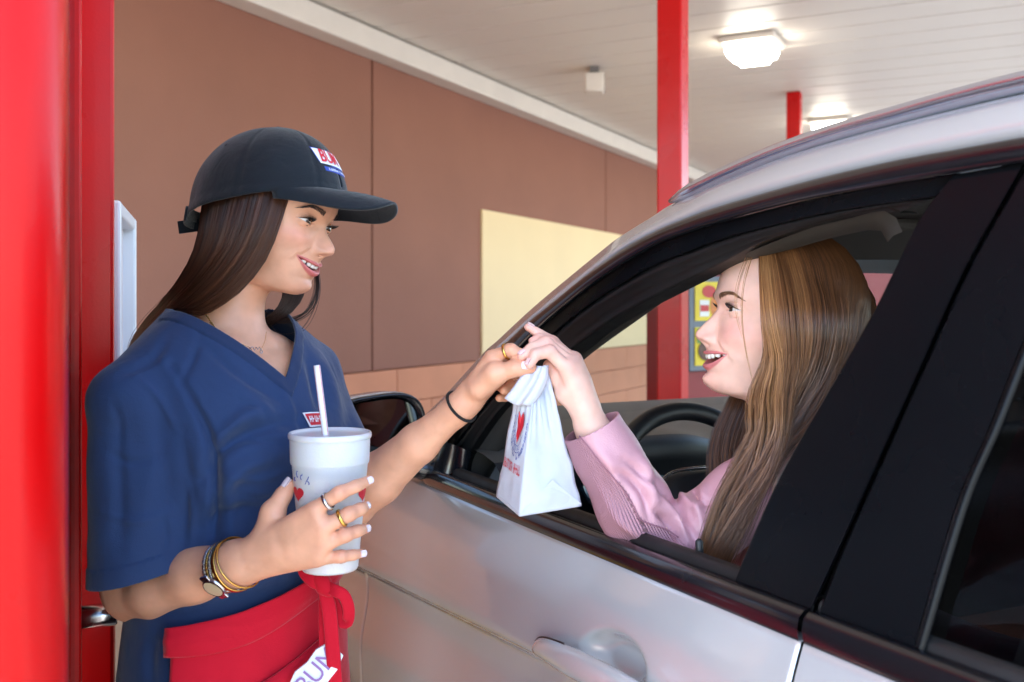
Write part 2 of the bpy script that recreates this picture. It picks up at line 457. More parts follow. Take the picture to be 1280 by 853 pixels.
for z in (zt - 0.012, zb_ + 0.012):
    box('frame_rail', C0 + gd * GL / 2 + UPZ * z, (GL - 0.05, 0.028, 0.024), M['white_plastic'], sg, GAX, bevel=0.004)

# ---- menu station seen through the windscreen: red panel with picture menus, joined to the thick post's stall
ms = empty('menu_board', P(900, HY, 4.6) * np.array((1, 1, 0)), 'red menu panel with yellow food pictures seen through the car window', 'menu board')
E0 = P(826, HY, 4.25); E0[2] = 0; E1 = P(1150, HY, 5.2); E1[2] = 0
ed = nrm(E1 - E0); en = np.array((ed[1], -ed[0], 0)); EAX = np.array([ed, en, UPZ]); EL = np.linalg.norm(E1 - E0)
box('red_panel', E0 + ed * EL / 2 - en * 0.05 + UPZ * 0.95, (EL, 0.1, 1.7), M['red_dull'], ms, EAX, bevel=0.01)
def at_plane(px, py):
    r = np.array(((px - CX) / FPX, 1, (HY - py) / FPX)); c0 = np.array((0, 0, CAM_Z))
    t = np.dot(E0 - c0, en) / np.dot(r, en); return c0 + r * t
F0 = at_plane(857, 345); F1 = at_plane(892, 463)
mw = 0.62; mh = F0[2] - F1[2]; fc = F0 + ed * mw / 2 - UPZ * mh / 2
fr = box('menu_frame', fc + en * 0.012, (mw, 0.024, mh), mat('grey_frame', srgb(96, 100, 108), 0.4, metal=0.4), ms, EAX, bevel=0.004)
cy = mat('menu_yellow', srgb(236, 200, 20), 0.45, noise=0.08, nscale=20); cr = mat('menu_red', srgb(204, 40, 36), 0.45)
cw = mat('menu_white', srgb(240, 232, 220), 0.45); co_ = mat('menu_orange', srgb(214, 120, 40), 0.45, noise=0.3, nscale=40); cb = mat('menu_brown', srgb(96, 52, 26), 0.5, noise=0.4, nscale=60)
cg = mat('menu_green', srgb(110, 140, 60), 0.5, noise=0.3, nscale=30)
def ell(name, c, rx, rz, m, h):
    a = np.linspace(0, 2 * np.pi, 20, endpoint=False)
    v = [c + en * h + ed * rx * math.cos(t) + UPZ * rz * math.sin(t) for t in a]
    return mesh(name, v, [tuple(range(20))], m, ms, False)
pw = 0.16
for k, (x0, z0, z1, m1) in enumerate(((0.03, 0.53, 0.94, cy), (0.03, 0.06, 0.46, cy), (0.22, 0.53, 0.94, cy), (0.22, 0.06, 0.46, cy), (0.41, 0.53, 0.94, cy), (0.41, 0.06, 0.46, cy))):
    c = F0 + ed * (x0 + pw / 2) - UPZ * mh * (1 - (z0 + z1) / 2)
    hh = (z1 - z0) * mh
    box('menu_card', c + en * 0.026, (pw, 0.006, hh), m1, ms, EAX)
    if z0 > 0.3:
        ell('picture', c + UPZ * hh * 0.25 - ed * 0.0, pw * 0.26, hh * 0.16, cr, 0.031)
        box('picture', c - ed * pw * 0.18 - UPZ * hh * 0.18 + en * 0.031, (pw * 0.34, 0.002, hh * 0.42), cw, ms, EAX)
        box('picture', c - ed * pw * 0.18 - UPZ * hh * 0.18 + en * 0.033, (pw * 0.30, 0.002, hh * 0.16), cr, ms, EAX)
        ell('picture', c + ed * pw * 0.24 - UPZ * hh * 0.12, pw * 0.2, hh * 0.3, co_, 0.031)
    else:
        box('picture', c + UPZ * hh * 0.28 + en * 0.031, (pw * 0.9, 0.002, hh * 0.38), cg, ms, EAX)
        ell('picture', c - UPZ * hh * 0.1, pw * 0.42, hh * 0.3, cb, 0.034)
        ell('picture', c + ed * pw * 0.1 + UPZ * hh * 0.06, pw * 0.16, hh * 0.12, cw, 0.036)
for q in (0.3, 2.0):
    box('leg', E0 + ed * min(q, EL - 0.2) - en * 0.05 + UPZ * 0.052, (0.08, 0.08, 0.104), M['red_dull'], ms, EAX)

# raised walk along the wall with a kerb, part of it painted yellow
walk = box('walkway', WP((S0 + 12) / 2, 0.62, 0.06), (12 - S0, 1.2, 0.12), mat('tan_concrete', srgb(176, 158, 132), .85, noise=.2, nscale=4, bump=.4, bscale=90), None, WAX, bevel=.012)
tag(walk, kind='structure')
# yellow painted kerb of the stall, on the open side
kerb = empty('stall_kerb', WP(-2.6, 1.32, 0), 'low yellow painted concrete kerb along the walkway by the wall', 'kerb')
box('kerb_stone', WP(-2.6, 1.32, 0.075), (1.3, 0.18, 0.15), M['yellow_paint'], kerb, WAX, bevel=0.03, seg=3)
# ------------------------------------------------------------------ the car (frame: u forward, v inward, z up)
CO = np.array((0.318, 1.07, 0.0)); CF = nrm(np.array((-0.455, 0.89, 0.0))); CN = np.array((CF[1], -CF[0], 0.0))
ZBELT, KT, CWID = 1.08, 0.29, 2.0
CSC = 0.883                       # size of one car unit in metres
CO = CO * CSC
def CW(u, v, z):
    u, v, z = np.broadcast_arrays(np.asarray(u, float), v, z)
    return CO + (u[..., None] * CF + v[..., None] * CN) * CSC + (CAM_Z + (z[..., None] - CAM_Z) * CSC) * UPZ
def toC(p):
    r = (np.asarray(p) - CO) / CSC
    return np.stack((r @ CF, r @ CN, CAM_Z + (np.asarray(p)[..., 2] - CAM_Z) / CSC), -1)
def Sd(px, py, off=0.0, k=KT):
    """photograph pixel -> point on the car's side glass plane (k tilt) pushed inward by off"""
    r = np.array(((px - CX) / FPX, 1.0, (HY - py) / FPX)); c0 = np.array((0, 0, CAM_Z))
    # v = k (z - ZBELT) + off
    nvec = CN - k * UPZ
    t = (off - k * ZBELT - (np.dot(c0 - CO, CN) / CSC - k * c0[2])) / np.dot(r, nvec) * CSC
    return c0 + r * t
def SC_(pts, off=0.0, n=70, k=KT):
    offs = off if hasattr(off, '__len__') else [off] * len(pts)
    return spline([Sd(x, y, o, k) for (x, y), o in zip(pts, offs)], n)
def mirror_far(p):
    c = toC(p); return CW(c[..., 0], CWID - c[..., 1], c[..., 2])

def paint_mat():
    m = mat('silver_car_paint', srgb(200, 201, 202), 0.25, metal=0.42, coat=1.0, spec=0.5, coat_rough=0.02)
    t = m.node_tree; b = t.nodes['Principled BSDF']; L = t.links.new
    tc = t.nodes.new('ShaderNodeTexCoord')
    n = t.nodes.new('ShaderNodeTexNoise'); n.inputs['Scale'].default_value = 1500; L(tc.outputs['Object'], n.inputs['Vector'])
    bp = t.nodes.new('ShaderNodeBump'); bp.inputs['Strength'].default_value = 0.05; bp.inputs['Distance'].default_value = 0.001
    L(n.outputs['Fac'], bp.inputs['Height']); L(bp.outputs[0], b.inputs['Normal'])
    # road dust
    n2 = t.nodes.new('ShaderNodeTexNoise'); n2.inputs['Scale'].default_value = 5; n2.inputs['Detail'].default_value = 8
    L(tc.outputs['Object'], n2.inputs['Vector'])
    r = t.nodes.new('ShaderNodeMapRange'); r.inputs[1].default_value = 0.35; r.inputs[2].default_value = 0.8; r.inputs[3].default_value = 0.015; r.inputs[4].default_value = 0.10
    L(n2.outputs['Fac'], r.inputs[0]); L(r.outputs[0], b.inputs['Coat Roughness'])
    return m
M['silver'] = paint_mat()
M['blk_gloss'] = mat('black_gloss_trim', srgb(16, 18, 22), 0.22, coat=0.6, noise=0.05, rvar=0.06, nscale=12, coat_rough=0.12)
M['blk_satin'] = mat('black_satin_panel', srgb(11, 13, 16), 0.28, coat=0.0, rvar=0.05, nscale=6, coat_rough=0.3, spec=.14)
M['blk_seal'] = mat('black_rubber_seal', srgb(12, 12, 13), 0.55, rvar=0.1, nscale=25)
M['int_dark'] = mat('dark_interior_plastic', srgb(30, 31, 33), 0.5, bump=0.25, bscale=600, noise=0.08)
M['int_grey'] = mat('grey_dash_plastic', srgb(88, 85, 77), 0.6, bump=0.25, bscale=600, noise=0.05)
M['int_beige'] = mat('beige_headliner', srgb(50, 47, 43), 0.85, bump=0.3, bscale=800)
M['glass'] = glass_mat('windscreen_glass', (0.90, 0.94, 0.92))
M['glass_dark'] = glass_mat('privacy_glass', (0.10, 0.085, 0.085), fres=1.5)
M['seat'] = mat('dark_seat_cloth', srgb(40, 40, 43), 0.85, bump=0.4, bscale=700)
M['mirror'] = mat('mirror_face', (0.28, 0.30, 0.30), 0.03, metal=1.0)
M['tyre'] = mat('tyre_rubber', srgb(26, 26, 27), 0.8, bump=0.3, bscale=200)

car = empty('parked_car', CW(0.6, 1.0, 0) * np.array((1, 1, 0)), 'silver sport utility car with the driver window down, beside the ordering station', 'car')

# ---- body side below the belt
def crease_z(u): return 0.900 - 0.078 * (u - 0.45)
def side_v(u, z):
    """outward bulge (negative v) of the body side"""
    zc = crease_z(u); f = sstep(0.22, 0.52, u) * 0.75 + 0.25
    v_up = cinterp([0.90, 0.95, 1.00, 1.045, 1.07, 1.085], [-0.047, -0.043, -0.034, -0.018, -0.006, 0.004], z)
    base_low = cinterp([0.30, 0.36, 0.45, 0.60, 0.75, 0.86, 0.95], [0.03, -0.010, -0.034, -0.034, -0.036, -0.042, -0.043], z)
    d = zc - z
    groove = 0.030 * f * sstep(0.0, 0.030, d) * (1 - 0.75 * sstep(0.055, 0.20, d))
    w = sstep(-0.02, 0.03, d)
    v = v_up * (1 - w) + base_low * w + groove
    # shoulder flare at the front wing
    v = v - 0.018 * sstep(1.3, 1.9, u) * gauss(z - 0.80, 0.2)
    # handle bowl
    e = np.sqrt(((u - 0.322) / 0.085) ** 2 + ((z - 0.942 + 0.12 * (u - 0.32)) / 0.046) ** 2)
    v = v + 0.030 * (1 - sstep(0.45, 1.02, e))
    # soft long hollow under the grip
    return v
def side_panel(name, us, z0, z1, nz=110, mt=None):
    zs = np.linspace(z1, z0, nz)
    U, Z = np.meshgrid(us, zs, indexing='ij')
    if callable(us): pass
    V = side_v(U, Z)
    g = CW(U, V, Z)
    # turned-in edges so that the shut lines read as gaps
    e0 = CW(U[:1], V[:1] + 0.02, Z[:1]); e1 = CW(U[-1:], V[-1:] + 0.02, Z[-1:])
    g = np.concatenate((e0, g, e1), 0)
    o = fast_mesh(name, g.reshape(-1, 3), grid_faces(g.shape[0], g.shape[1]), M['silver'] if mt is None else mt, car)
    return o
GAPF, GAPB = 1.40, -0.006
def shear_us(u0, u1, n): return np.linspace(u0, u1, n)
# the rear shut line leans forward going down, handled with a sheared grid
def side_sheared(name, uf, ur, z0, z1, nu, nz):
    zs = np.linspace(z1, z0, nz); t = np.linspace(0, 1, nu)
    Z = np.broadcast_to(zs[None], (nu, nz)); U = uf(zs)[None] * (1 - t)[:, None] + ur(zs)[None] * t[:, None]
    V = side_v(U, Z); g = CW(U, V, Z)
    e1 = CW(U[-1:] - 0.002, V[-1:] + 0.0025, Z[-1:])
    g = np.concatenate((g, e1), 0)
    # fold the belt edge inward under the moulding
    top = toC(g[:, :1]); top = CW(top[..., 0], top[..., 1] + 0.03, top[..., 2] - 0.002)
    g = np.concatenate((top, g), 1)
    return fast_mesh(name, g.reshape(-1, 3), grid_faces(g.shape[0], g.shape[1]), M['silver'], car)
gapb = lambda z: 0.0 + 0.02 * sstep(1.06, 0.7, z) * 0 + (z - 1.08) * 0.05
door = side_sheared('front_door', lambda z: np.full_like(z, GAPF) + 0.02 * np.sin((z - 0.4) * 3), lambda z: gapb(z) + 0.004, 0.12, 1.062, 260, 170)
side_sheared('rear_door', lambda z: gapb(z) - 0.004, lambda z: np.full_like(z, -1.05), 0.12, 1.062, 60, 90)
wing = side_sheared('front_wing', lambda z: np.full_like(z, 2.05), lambda z: np.full_like(z, GAPF + 0.005) + 0.02 * np.sin((z - 0.4) * 3), 0.34, 1.05, 40, 80)
side_sheared('rear_quarter', lambda z: np.full_like(z, -1.055), lambda z: np.full_like(z, -1.75), 0.5, 1.062, 20, 40)
# dark body shell behind the shut lines
U = np.array((-1.7, 2.0)); 
strip('sill_shell', [CW(np.linspace(-1.7, 2.0, 10), 0.03, z) for z in (0.15, 0.7, 1.04)], M['blk_seal'], car)
strip('far_side', [CW(np.linspace(-1.75, 2.05, 10), CWID + 0.03 - 0.05 * k, z) for k, z in ((1, 0.3), (0, 0.6), (0, 0.95), (1, 1.08))], M['silver'], car, flip=True)

# handle: grip bar standing off the bowl
hp = [(0.515, 0.905), (0.48, 0.917), (0.43, 0.924), (0.36, 0.930), (0.29, 0.934), (0.23, 0.935), (0.205, 0.934)]
path = spline([(a, b, 0) for a, b in hp], 40)
hu, hz = path[:, 0], path[:, 1]
arch = np.sin(np.linspace(0, np.pi, 40)) ** 0.5
vb = side_v(hu, hz); 
vo = -0.052 - 0.020 * arch
hw = 0.006 + 0.017 * np.sin(np.linspace(0.02, np.pi - 0.02, 40)) ** 0.45
sect = [(0.0, 0.014), (-0.9, 0.010), (-1.0, 0.002), (-0.75, -0.006), (0.0, -0.009), (0.75, -0.006), (1.0, 0.002), (0.9, 0.010)]
g = np.array([CW(hu, vo + b, hz + a * hw) for a, b in sect]).transpose(1, 0, 2)
hd = fast_mesh('door_handle', g.reshape(-1, 3), grid_faces(40, 8, wrap_n=True), M['silver'], door); add_mod_subsurf(hd, 1)
hs = strip('handle_seam', [CW(hu[:16], vo[:16] + 0.0025 - 0.003, hz[:16] + s * hw[:16] + 0.0) for s in (0.97, 1.10)], M['blk_seal'], door)

# belt moulding and inner weatherstrip (swept)
ub = np.linspace(1.135, -1.0, 120)
def belt(name, prof, mt, us, taper=None):
    rows = []
    for (dv, dz) in prof:
        z = 1.080 + dz + 0.0 * us
        v = dv + 0.0 * us
        if taper is not None:
            t = taper; z = 1.075 + (z - 1.075) * t; v = v * t + 0.004 * (1 - t)
        rows.append(CW(us, v, z))
    return strip(name, rows, mt, car, flip=True)
def belt_seg(u0, u1, nm):
    us = np.linspace(u0, u1, 80); tp = sstep(1.150, 1.06, us) * 0.92 + 0.08
    b = belt(nm, [(0.02, -0.030), (0.003, -0.030), (-0.004, -0.026), (-0.010, -0.018), (-0.0125, -0.004), (-0.010, 0.008), (-0.003, 0.014), (0.006, 0.0155), (0.009, 0.010), (0.020, 0.006)], M['blk_gloss'], us, tp)
    belt('weatherstrip', [(0.006, -0.01), (0.010, 0.010), (0.012, 0.021), (0.017, 0.026), (0.026, 0.027), (0.034, 0.022), (0.045, 0.012), (0.06, 0.006), (0.075, -0.03)], M['blk_seal'], us, tp)
belt_seg(1.150, 0.003, 'belt_moulding'); belt_seg(-0.004, -1.05, 'belt_moulding')

# ---- greenhouse: traced frame curves
C1 = [(545, 545), (590, 473), (650.6, 412), (686, 382.5), (728, 348), (775, 314), (817, 290.5), (858, 273), (900, 258), (1004, 228), (1108, 203), (1197, 186.5), (1280, 171.6), (1400, 154), (1560, 140)]
C2 = [(556, 556), (604, 490), (640, 447), (677, 409), (704, 385.5), (757.5, 344), (817, 308), (858, 292), (900, 278.5), (989, 255), (1078, 237), (1197, 216), (1280, 203), (1400, 188), (1560, 176)]
C3 = [(562, 566), (610, 503), (650, 461), (698, 412), (743, 376.6), (780, 353), (817, 332), (858, 316), (900, 300), (960, 283.5), (1033, 266.7), (1100, 256), (1173, 246)]
C4 = [(577, 598), (588, 568), (612, 530), (638.7, 500), (674, 470), (710, 442), (769, 399), (846.6, 358), (900, 331), (950, 305), (1000, 287), (1055, 271), (1105, 262), (1124, 266), (1132, 286), (1129, 310), (1117, 342), (1092, 392), (1050, 466), (974, 600), (913, 738)]
def c4top(): return C4[:13]
n = 90
c1 = SC_(C1, -0.006, n); c2a = SC_(C2, -0.004, n); c2b = SC_(C2, 0.014, n)
strip('window_frame_trim', [SC_([(x - .6, y - 1) for x, y in C1], 0.012, n), c1, SC_([(x + .4, y + 2) for x, y in C1], -0.010, n), SC_([(x * .35 + X * .65, y * .35 + Y * .65) for (x, y), (X, Y) in zip(C1, C2)], -0.010, n), c2a, c2b], M['blk_gloss'], car)
# continue C3 to the rear along the door top for the recessed second step
C2f = C2[:11] + [(1150, 224), (1200, 216)]
strip('window_channel', [SC_(C2f, 0.014, n), SC_([(x + 2, y + 3) for x, y in C2f], 0.022, n), SC_([(x - 1, y - 2) for x, y in C3], 0.016, n), SC_(C3, 0.020, n), SC_([(x + .5, y + 1.5) for x, y in C3], 0.028, n)], M['blk_satin'], car)
# inner rubber to the opening edge
C4t = C4[:14]
C3m = C3 + [(1176, 250)]
inner = [SC_(C3, 0.028, n)]
c4p = spline([(x, y, 0) for x, y in C4t], n)[:, :2]; c3p = spline([(x, y, 0) for x, y in C3], n)[:, :2]
for f, o in ((0.25, 0.022), (0.33, 0.030), (0.55, 0.030), (0.62, 0.036), (0.85, 0.038), (0.96, 0.042), (1.0, 0.050)):
    q = c3p * (1 - f) + c4p * f
    inner.append(np.array([Sd(x, y, o) for x, y in q]))
q = c4p
inner.append(np.array([Sd(x, y, 0.055) + CN * 0.03 for x, y in q]))
strip('door_seal', inner, M['blk_seal'], car)
# front corner block by the mirror
strip('mirror_sail', [SC_([(536, 600), (545, 575), (556, 552)], -0.004, 10), SC_([(556, 606), (566, 580), (577, 560)], 0.0, 10), SC_([(577, 612), (583, 590), (590, 566)], 0.03, 10)], M['blk_gloss'], car)
# A pillar / cant rail in body colour, drip edge and roof
C0 = [(519, 545), (531, 520), (558.6, 492), (605, 441), (621, 427), (662.5, 388.5), (704, 353), (751.6, 314), (775, 296), (817, 270), (835, 258), (870, 240), (900, 226), (974, 196), (1048, 173), (1123, 153), (1197, 135), (1280, 116), (1400, 94), (1560, 74)]
CFold = [(525, 545), (538, 522), (565, 492), (610, 443), (627, 428), (668, 390), (709, 356), (757, 318), (780, 301), (822, 276), (842, 267), (872, 250), (900, 237), (989, 206), (1078, 180.5), (1167, 156.5), (1280, 130), (1400, 107), (1560, 86)]
a1 = SC_(C1, 0.012, n); a2 = SC_(C1, -0.004, n)
fold = SC_(CFold, 0.010, n)
mid = a2 * 0.5 + fold * 0.5 - CN * 0.005
top0 = SC_(C0, 0.045, n)
tc = toC(top0); crown = CW(tc[:, 0], tc[:, 1] + 0.18, tc[:, 2] + 0.035); crown2 = CW(tc[:, 0] + 0.04, np.full(n, CWID / 2), tc[:, 2] + 0.065)
strip('roof_side', [a1, a2, mid, fold, fold * 0.55 + top0 * 0.45 - CN * 0.004 + UPZ * 0.002, top0], M['silver'], car)
strip('roof_side', [mirror_far(a) for a in (a1, a2, mid, fold, top0)], M['silver'], car, flip=True)
i0 = int(np.argmin(np.abs(tc[:, 0] - 0.55)))
strip('roof', [top0[i0:], crown[i0:], crown2[i0:], mirror_far(crown)[i0:], mirror_far(top0)[i0:]], M['silver'], car)
# roof rail
CR = [(838, 252), (856, 243), (880, 231), (905, 219), (974, 190), (1048, 165), (1123, 144), (1197, 123.5), (1280, 103), (1400, 78), (1560, 54)]
M['rail'] = mat('satin_roof_rail', srgb(205, 210, 222), 0.18, metal=0.9, rvar=0.05, nscale=20)
rp = SC_(CR, 0.035, 60)
rl = tube('roof_rail', rp, np.concatenate(([0.004, 0.007, 0.010, 0.012], np.full(56, 0.0135))), M['rail'], car, k=12, flat=0.8)
# windscreen
upA = SC_(C4[:9], 0.09, 30); base = toC(upA)
CM = CWID / 2
ws = []
for t in np.linspace(0, 1, 24):
    c = base.copy()
    bow = 1 - (2 * t - 1) ** 2
    v = base[:, 1] * (1 - t) + (CWID - base[:, 1]) * t
    ws.append(CW(base[:, 0] + 0.05 + bow * (0.24 - 0.10 * np.linspace(0, 1, 30)), v, base[:, 2] + bow * 0.03))
strip('windscreen', ws, M['glass'], car)
# interior A pillar cover seen inside the opening
ip = SC_([(577, 598), (612, 530), (674, 470), (710, 442), (769, 399), (846.6, 358), (900, 331), (1000, 290), (1060, 274), (1110, 264), (1128, 290)], 0.06, 50)
ip2 = SC_([(600, 606), (634, 548), (690, 486), (724, 450), (789, 402), (867, 348.5), (915, 334), (1000, 306), (1060, 290), (1100, 284), (1112, 300)], 0.095, 50)
ip3 = ip2 + CN * 0.03 + CF * 0.03
M['int_pillar'] = mat('dark_pillar_trim', srgb(58, 55, 50), .7, bump=.2, bscale=600)
strip('pillar_cover', [ip, ip * 0.5 + ip2 * 0.5 - CN * 0.004, ip2, ip3], M['int_pillar'], car)
strip('pillar_cover', [mirror_far(a) for a in (ip, ip2, ip3)], M['int_pillar'], car)
# B pillar panels
BG = [(1010, 777), (1050, 690), (1090, 600), (1150, 466), (1206, 342), (1250, 262), (1284, 203)]
BL = [(913, 740), (974, 600), (1050, 466), (1092, 392), (1117, 342), (1150, 275), (1192, 219)]
def off_px(c, dx): return [(x + dx, y) for x, y in c]
m_ = 40
bl = SC_(BL, 0.004, m_); bg1 = SC_(off_px(BG, -4), 0.004, m_)
strip('pillar_panel', smooth=False, curves=[SC_(off_px(BL, 1), 0.05, m_), SC_(off_px(BL, -1), 0.012, m_), bl, bg1, SC_(off_px(BG, -2), 0.008, m_), SC_(off_px(BG, -1), 0.03, m_)], mat=M['blk_satin'], parent=car)
BR = [(1146, 826), (1203, 634), (1244, 537), (1276, 455), (1310, 372), (1345, 290), (1385, 205)]
BG2 = [(1013, 785)] + BG[1:]
strip('pillar_panel', smooth=False, curves=[SC_(off_px(BG2, 1), 0.03, m_), SC_(off_px(BG2, 3), 0.008, m_), SC_(off_px(BG2, 5), 0.003, m_), SC_(off_px(BR, -9), 0.004, m_), SC_(off_px(BR, -8), 0.012, m_)], mat=M['blk_satin'], parent=car)
strip('window_strip', [SC_(off_px(BR, -9), 0.012, m_), SC_(off_px(BR, -7), 0.002, m_), SC_(off_px(BR, 6), 0.002, m_), SC_(off_px(BR, 8), 0.018, m_)], M['blk_satin'], car)
strip('pillar_core', [SC_(off_px(BG, -30), 0.05, m_), SC_(off_px(BG, 30), 0.05, m_)], M['blk_seal'], car)
br = SC_(off_px(BR, 4), 0.014, m_); brc = toC(br)
strip('rear_window', [br, CW(brc[:, 0] - 0.35, brc[:, 1], brc[:, 2]), CW(brc[:, 0] - 0.8, brc[:, 1], brc[:, 2])], M['glass_dark'], car)
# far side frame with passenger window opening
strip('far_frame', [mirror_far(SC_(C1, -0.004, n)), mirror_far(SC_(C2, 0.01, n)), mirror_far(SC_(C2, 0.06, n))], M['blk_seal'], car)
strip('far_pillar', [mirror_far(SC_(BL, 0.02, m_)), mirror_far(SC_(BG, 0.02, m_)), mirror_far(SC_(BR, 0.02, m_))], M['blk_seal'], car)
strip('far_glass', [mirror_far(CW(np.full(12, u), KT * (np.linspace(1.08, 1.54, 12) - ZBELT) + .012, np.linspace(1.08, 1.54, 12))) for u in (1.0, 0.5, 0.0)], M['glass'], car)
strip('far_sill', [CW(np.linspace(-1, 1.2, 6), CWID - v, z) for v, z in ((0.0, 1.06), (0.03, 1.10), (0.08, 1.10), (0.10, 0.7))], M['int_dark'], car)
# headliner
hz_ = 1.585
uh_ = np.concatenate(([.86, .80, .74, .68], np.linspace(.60, -1.5, 18)))
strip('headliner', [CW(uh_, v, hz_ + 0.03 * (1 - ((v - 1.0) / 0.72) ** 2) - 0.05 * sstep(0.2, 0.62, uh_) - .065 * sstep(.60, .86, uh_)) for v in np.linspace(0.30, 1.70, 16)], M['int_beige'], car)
# sun visors
for v0 in (0.45, 1.05):
    box('sun_visor', CW(0.50, v0 + 0.14, 1.545), (0.16, 0.34, 0.018), M['int_beige'], car, np.array([nrm(CF - 0.25 * UPZ), CN, nrm(UPZ + 0.25 * CF)]), bevel=0.008)
# inner door panel below the sill
strip('door_lining', [CW(np.linspace(1.1, -0.05, 20), v, z) for v, z in ((0.045, 1.062), (0.07, 1.060), (0.10, 1.050), (0.12, 1.02), (0.105, 0.98), (0.13, 0.90), (0.16, 0.86), (0.10, 0.80), (0.10, 0.45))], M['int_dark'], car)
strip('floor', [CW(np.linspace(1.4, -1.2, 4), v, 0.25) for v in (0.08, 1.92)], M['int_dark'], car)
lp = P(897, 712, 1.15); lpc = toC(lp)
tube('lock_button', [CW(lpc[0], 0.034, 1.086), CW(lpc[0], 0.032, 1.118), CW(lpc[0], 0.032, 1.121)], [0.0045, 0.0045, 0.002], M['int_dark'], car)

# ---- dashboard
vs = np.linspace(0.07, 1.93, 70)
hood = np.exp(-((vs - 0.40) / 0.20) ** 4)
rows = []
for (u, z, hu_, hz2) in ((1.50, 1.150, 0, 0), (1.36, 1.158, 0, 0), (1.20, 1.152, 0, 0.0), (1.05, 1.140, 0, 0.012), (0.96, 1.132, 0, 0.030), (0.91, 1.122, -0.03, 0.034), (0.885, 1.105, -0.05, 0.030), (0.90, 1.08, -0.04, 0.02), (0.915, 1.02, 0.01, 0), (0.90, 0.96, 0, 0), (0.87, 0.93, 0, 0), (0.90, 0.80, 0, 0), (0.98, 0.6, 0, 0)):
    bowd = 0.10 * (1 - ((vs - 1.0) / 0.93) ** 2)
    rows.append(CW(u + bowd * (1 if u > 1.3 else 0.3) + hu_ * hood, vs, z + hz2 * hood))
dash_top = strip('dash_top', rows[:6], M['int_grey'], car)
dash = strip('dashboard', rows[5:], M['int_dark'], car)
def vent(v, z, w, h):
    c = CW(0.902, v, z)
    box('vent_bezel', c - CF * 0.004, (0.016, w, h), M['chrome'], dash, np.array([CF, CN, UPZ]), bevel=0.004)
    box('vent_core', c - CF * 0.010, (0.012, w - 0.012, h - 0.012), M['int_dark'], dash, np.array([CF, CN, UPZ]), bevel=0.002)
    for k in range(4):
        box('vent_slat', c - CF * 0.016 + UPZ * (h - 0.02) * (k / 3 - 0.5), (0.008, w - 0.016, 0.003), M['int_dark'], dash, np.array([CF, CN, UPZ]))
vent(0.14, 1.075, 0.09, 0.06); vent(0.80, 1.06, 0.10, 0.07); vent(0.95, 1.06, 0.10, 0.07); vent(1.84, 1.07, 0.09, 0.06)
# gauges
for v in (0.32, 0.47):
    lathe('gauge', [(0.0, 0.0), (0.050, 0.0), (0.055, 0.006), (0.058, 0.0)], CW(0.905, v, 1.075), -CF + 0.15 * UPZ, mat('gauge_face', srgb(24, 40, 48), 0.2), dash, k=28)
box('screen', CW(0.885, 0.88, 1.0), (0.02, 0.20, 0.12), M['blk_gloss'], dash, np.array([CF, CN, UPZ]), bevel=0.004)
# steering wheel
swc = CW(0.66, 0.375, 1.048); swn = nrm(-CF + 0.42 * UPZ); swa = CN; swb = np.cross(swn, swa); swb = swb if swb[2] > 0 else -swb
sw = empty('dummy', swc, '', ''); bpy.data.objects.remove(sw)
th = np.linspace(0, 2 * np.pi, 97)[:-1]
Rw = 0.168
ph = np.linspace(0, 2 * np.pi, 14, endpoint=False)
g = np.array([swc + (Rw + 0.016 * math.cos(b)) * (np.cos(th)[:, None] * swa + np.sin(th)[:, None] * swb) + 0.0145 * math.sin(b) * swn for b in ph]).transpose(1, 0, 2)
M['leather'] = mat('black_leather', srgb(24, 24, 26), 0.38, bump=0.3, bscale=900, coat=0.15, coat_rough=0.3)
wheel = fast_mesh('steering_wheel', g.reshape(-1, 3), grid_faces(96, 14, wrap_n=True, wrap_m=True), M['leather'], car)
# hub pad, spokes, chrome outline
def wpt(x, y, h): return swc + swa * x + swb * y + swn * h
a = np.linspace(0, 2 * np.pi, 48, endpoint=False)
def sup(rx, ry, p=3.0):
    c, s = np.cos(a), np.sin(a); r = (np.abs(c / rx) ** p + np.abs(s / ry) ** p) ** (-1 / p)
    return r * c, r * s
rr = []
for k, h in ((1.0, -0.03), (1.0, 0.0), (0.96, 0.014), (0.85, 0.022), (0.5, 0.028), (0.05, 0.03)):
    x, y = sup(0.088 * k, 0.078 * k); rr.append(np.array([wpt(X, Y - 0.012, h) for X, Y in zip(x, y)]))
strip('hub_pad', rr, M['int_dark'], wheel, wrap=True)
x, y = sup(0.091, 0.081)
tube('hub_trim', [wpt(X, Y - 0.012, 0.006) for X, Y in zip(np.append(x, x[0]), np.append(y, y[0]))], 0.0025, M['chrome'], wheel, k=6, cap=False)
lathe('emblem', [(0, 0.034), (0.018, 0.034), (0.020, 0.030), (0.021, 0.026)], swc - swb * 0.012, swn, M['chrome'], wheel, k=24)
for sx, sy, tx, ty, w in ((0.08, -0.02, 0.178, 0.0, 0.05), (-0.08, -0.02, -0.178, 0.0, 0.05), (0.0, -0.08, 0.0, -0.178, 0.06)):
    s = np.array((sx, sy)); e = np.array((tx, ty)); dd = nrm(e - s); pn = np.array((-dd[1], dd[0]))
    prof = []
    for t in (0, 0.3, 0.7, 1.0):
        c = s * (1 - t) + e * t; ww = w * (1 - 0.35 * t)
        prof.append([wpt(*(c + pn * ww * q), h) for q, h in ((-0.5, 0.0), (-0.45, 0.010), (0, 0.014), (0.45, 0.010), (0.5, 0.0), (0, -0.012))])
    strip('spoke', np.array(prof), M['int_dark'], wheel, wrap=True)
tube('column_shroud', [CW(0.69, 0.38, 1.04), CW(0.80, 0.38, 1.0), CW(0.92, 0.38, 0.96)], [0.05, 0.055, 0.06], M['int_dark'], car, k=14)
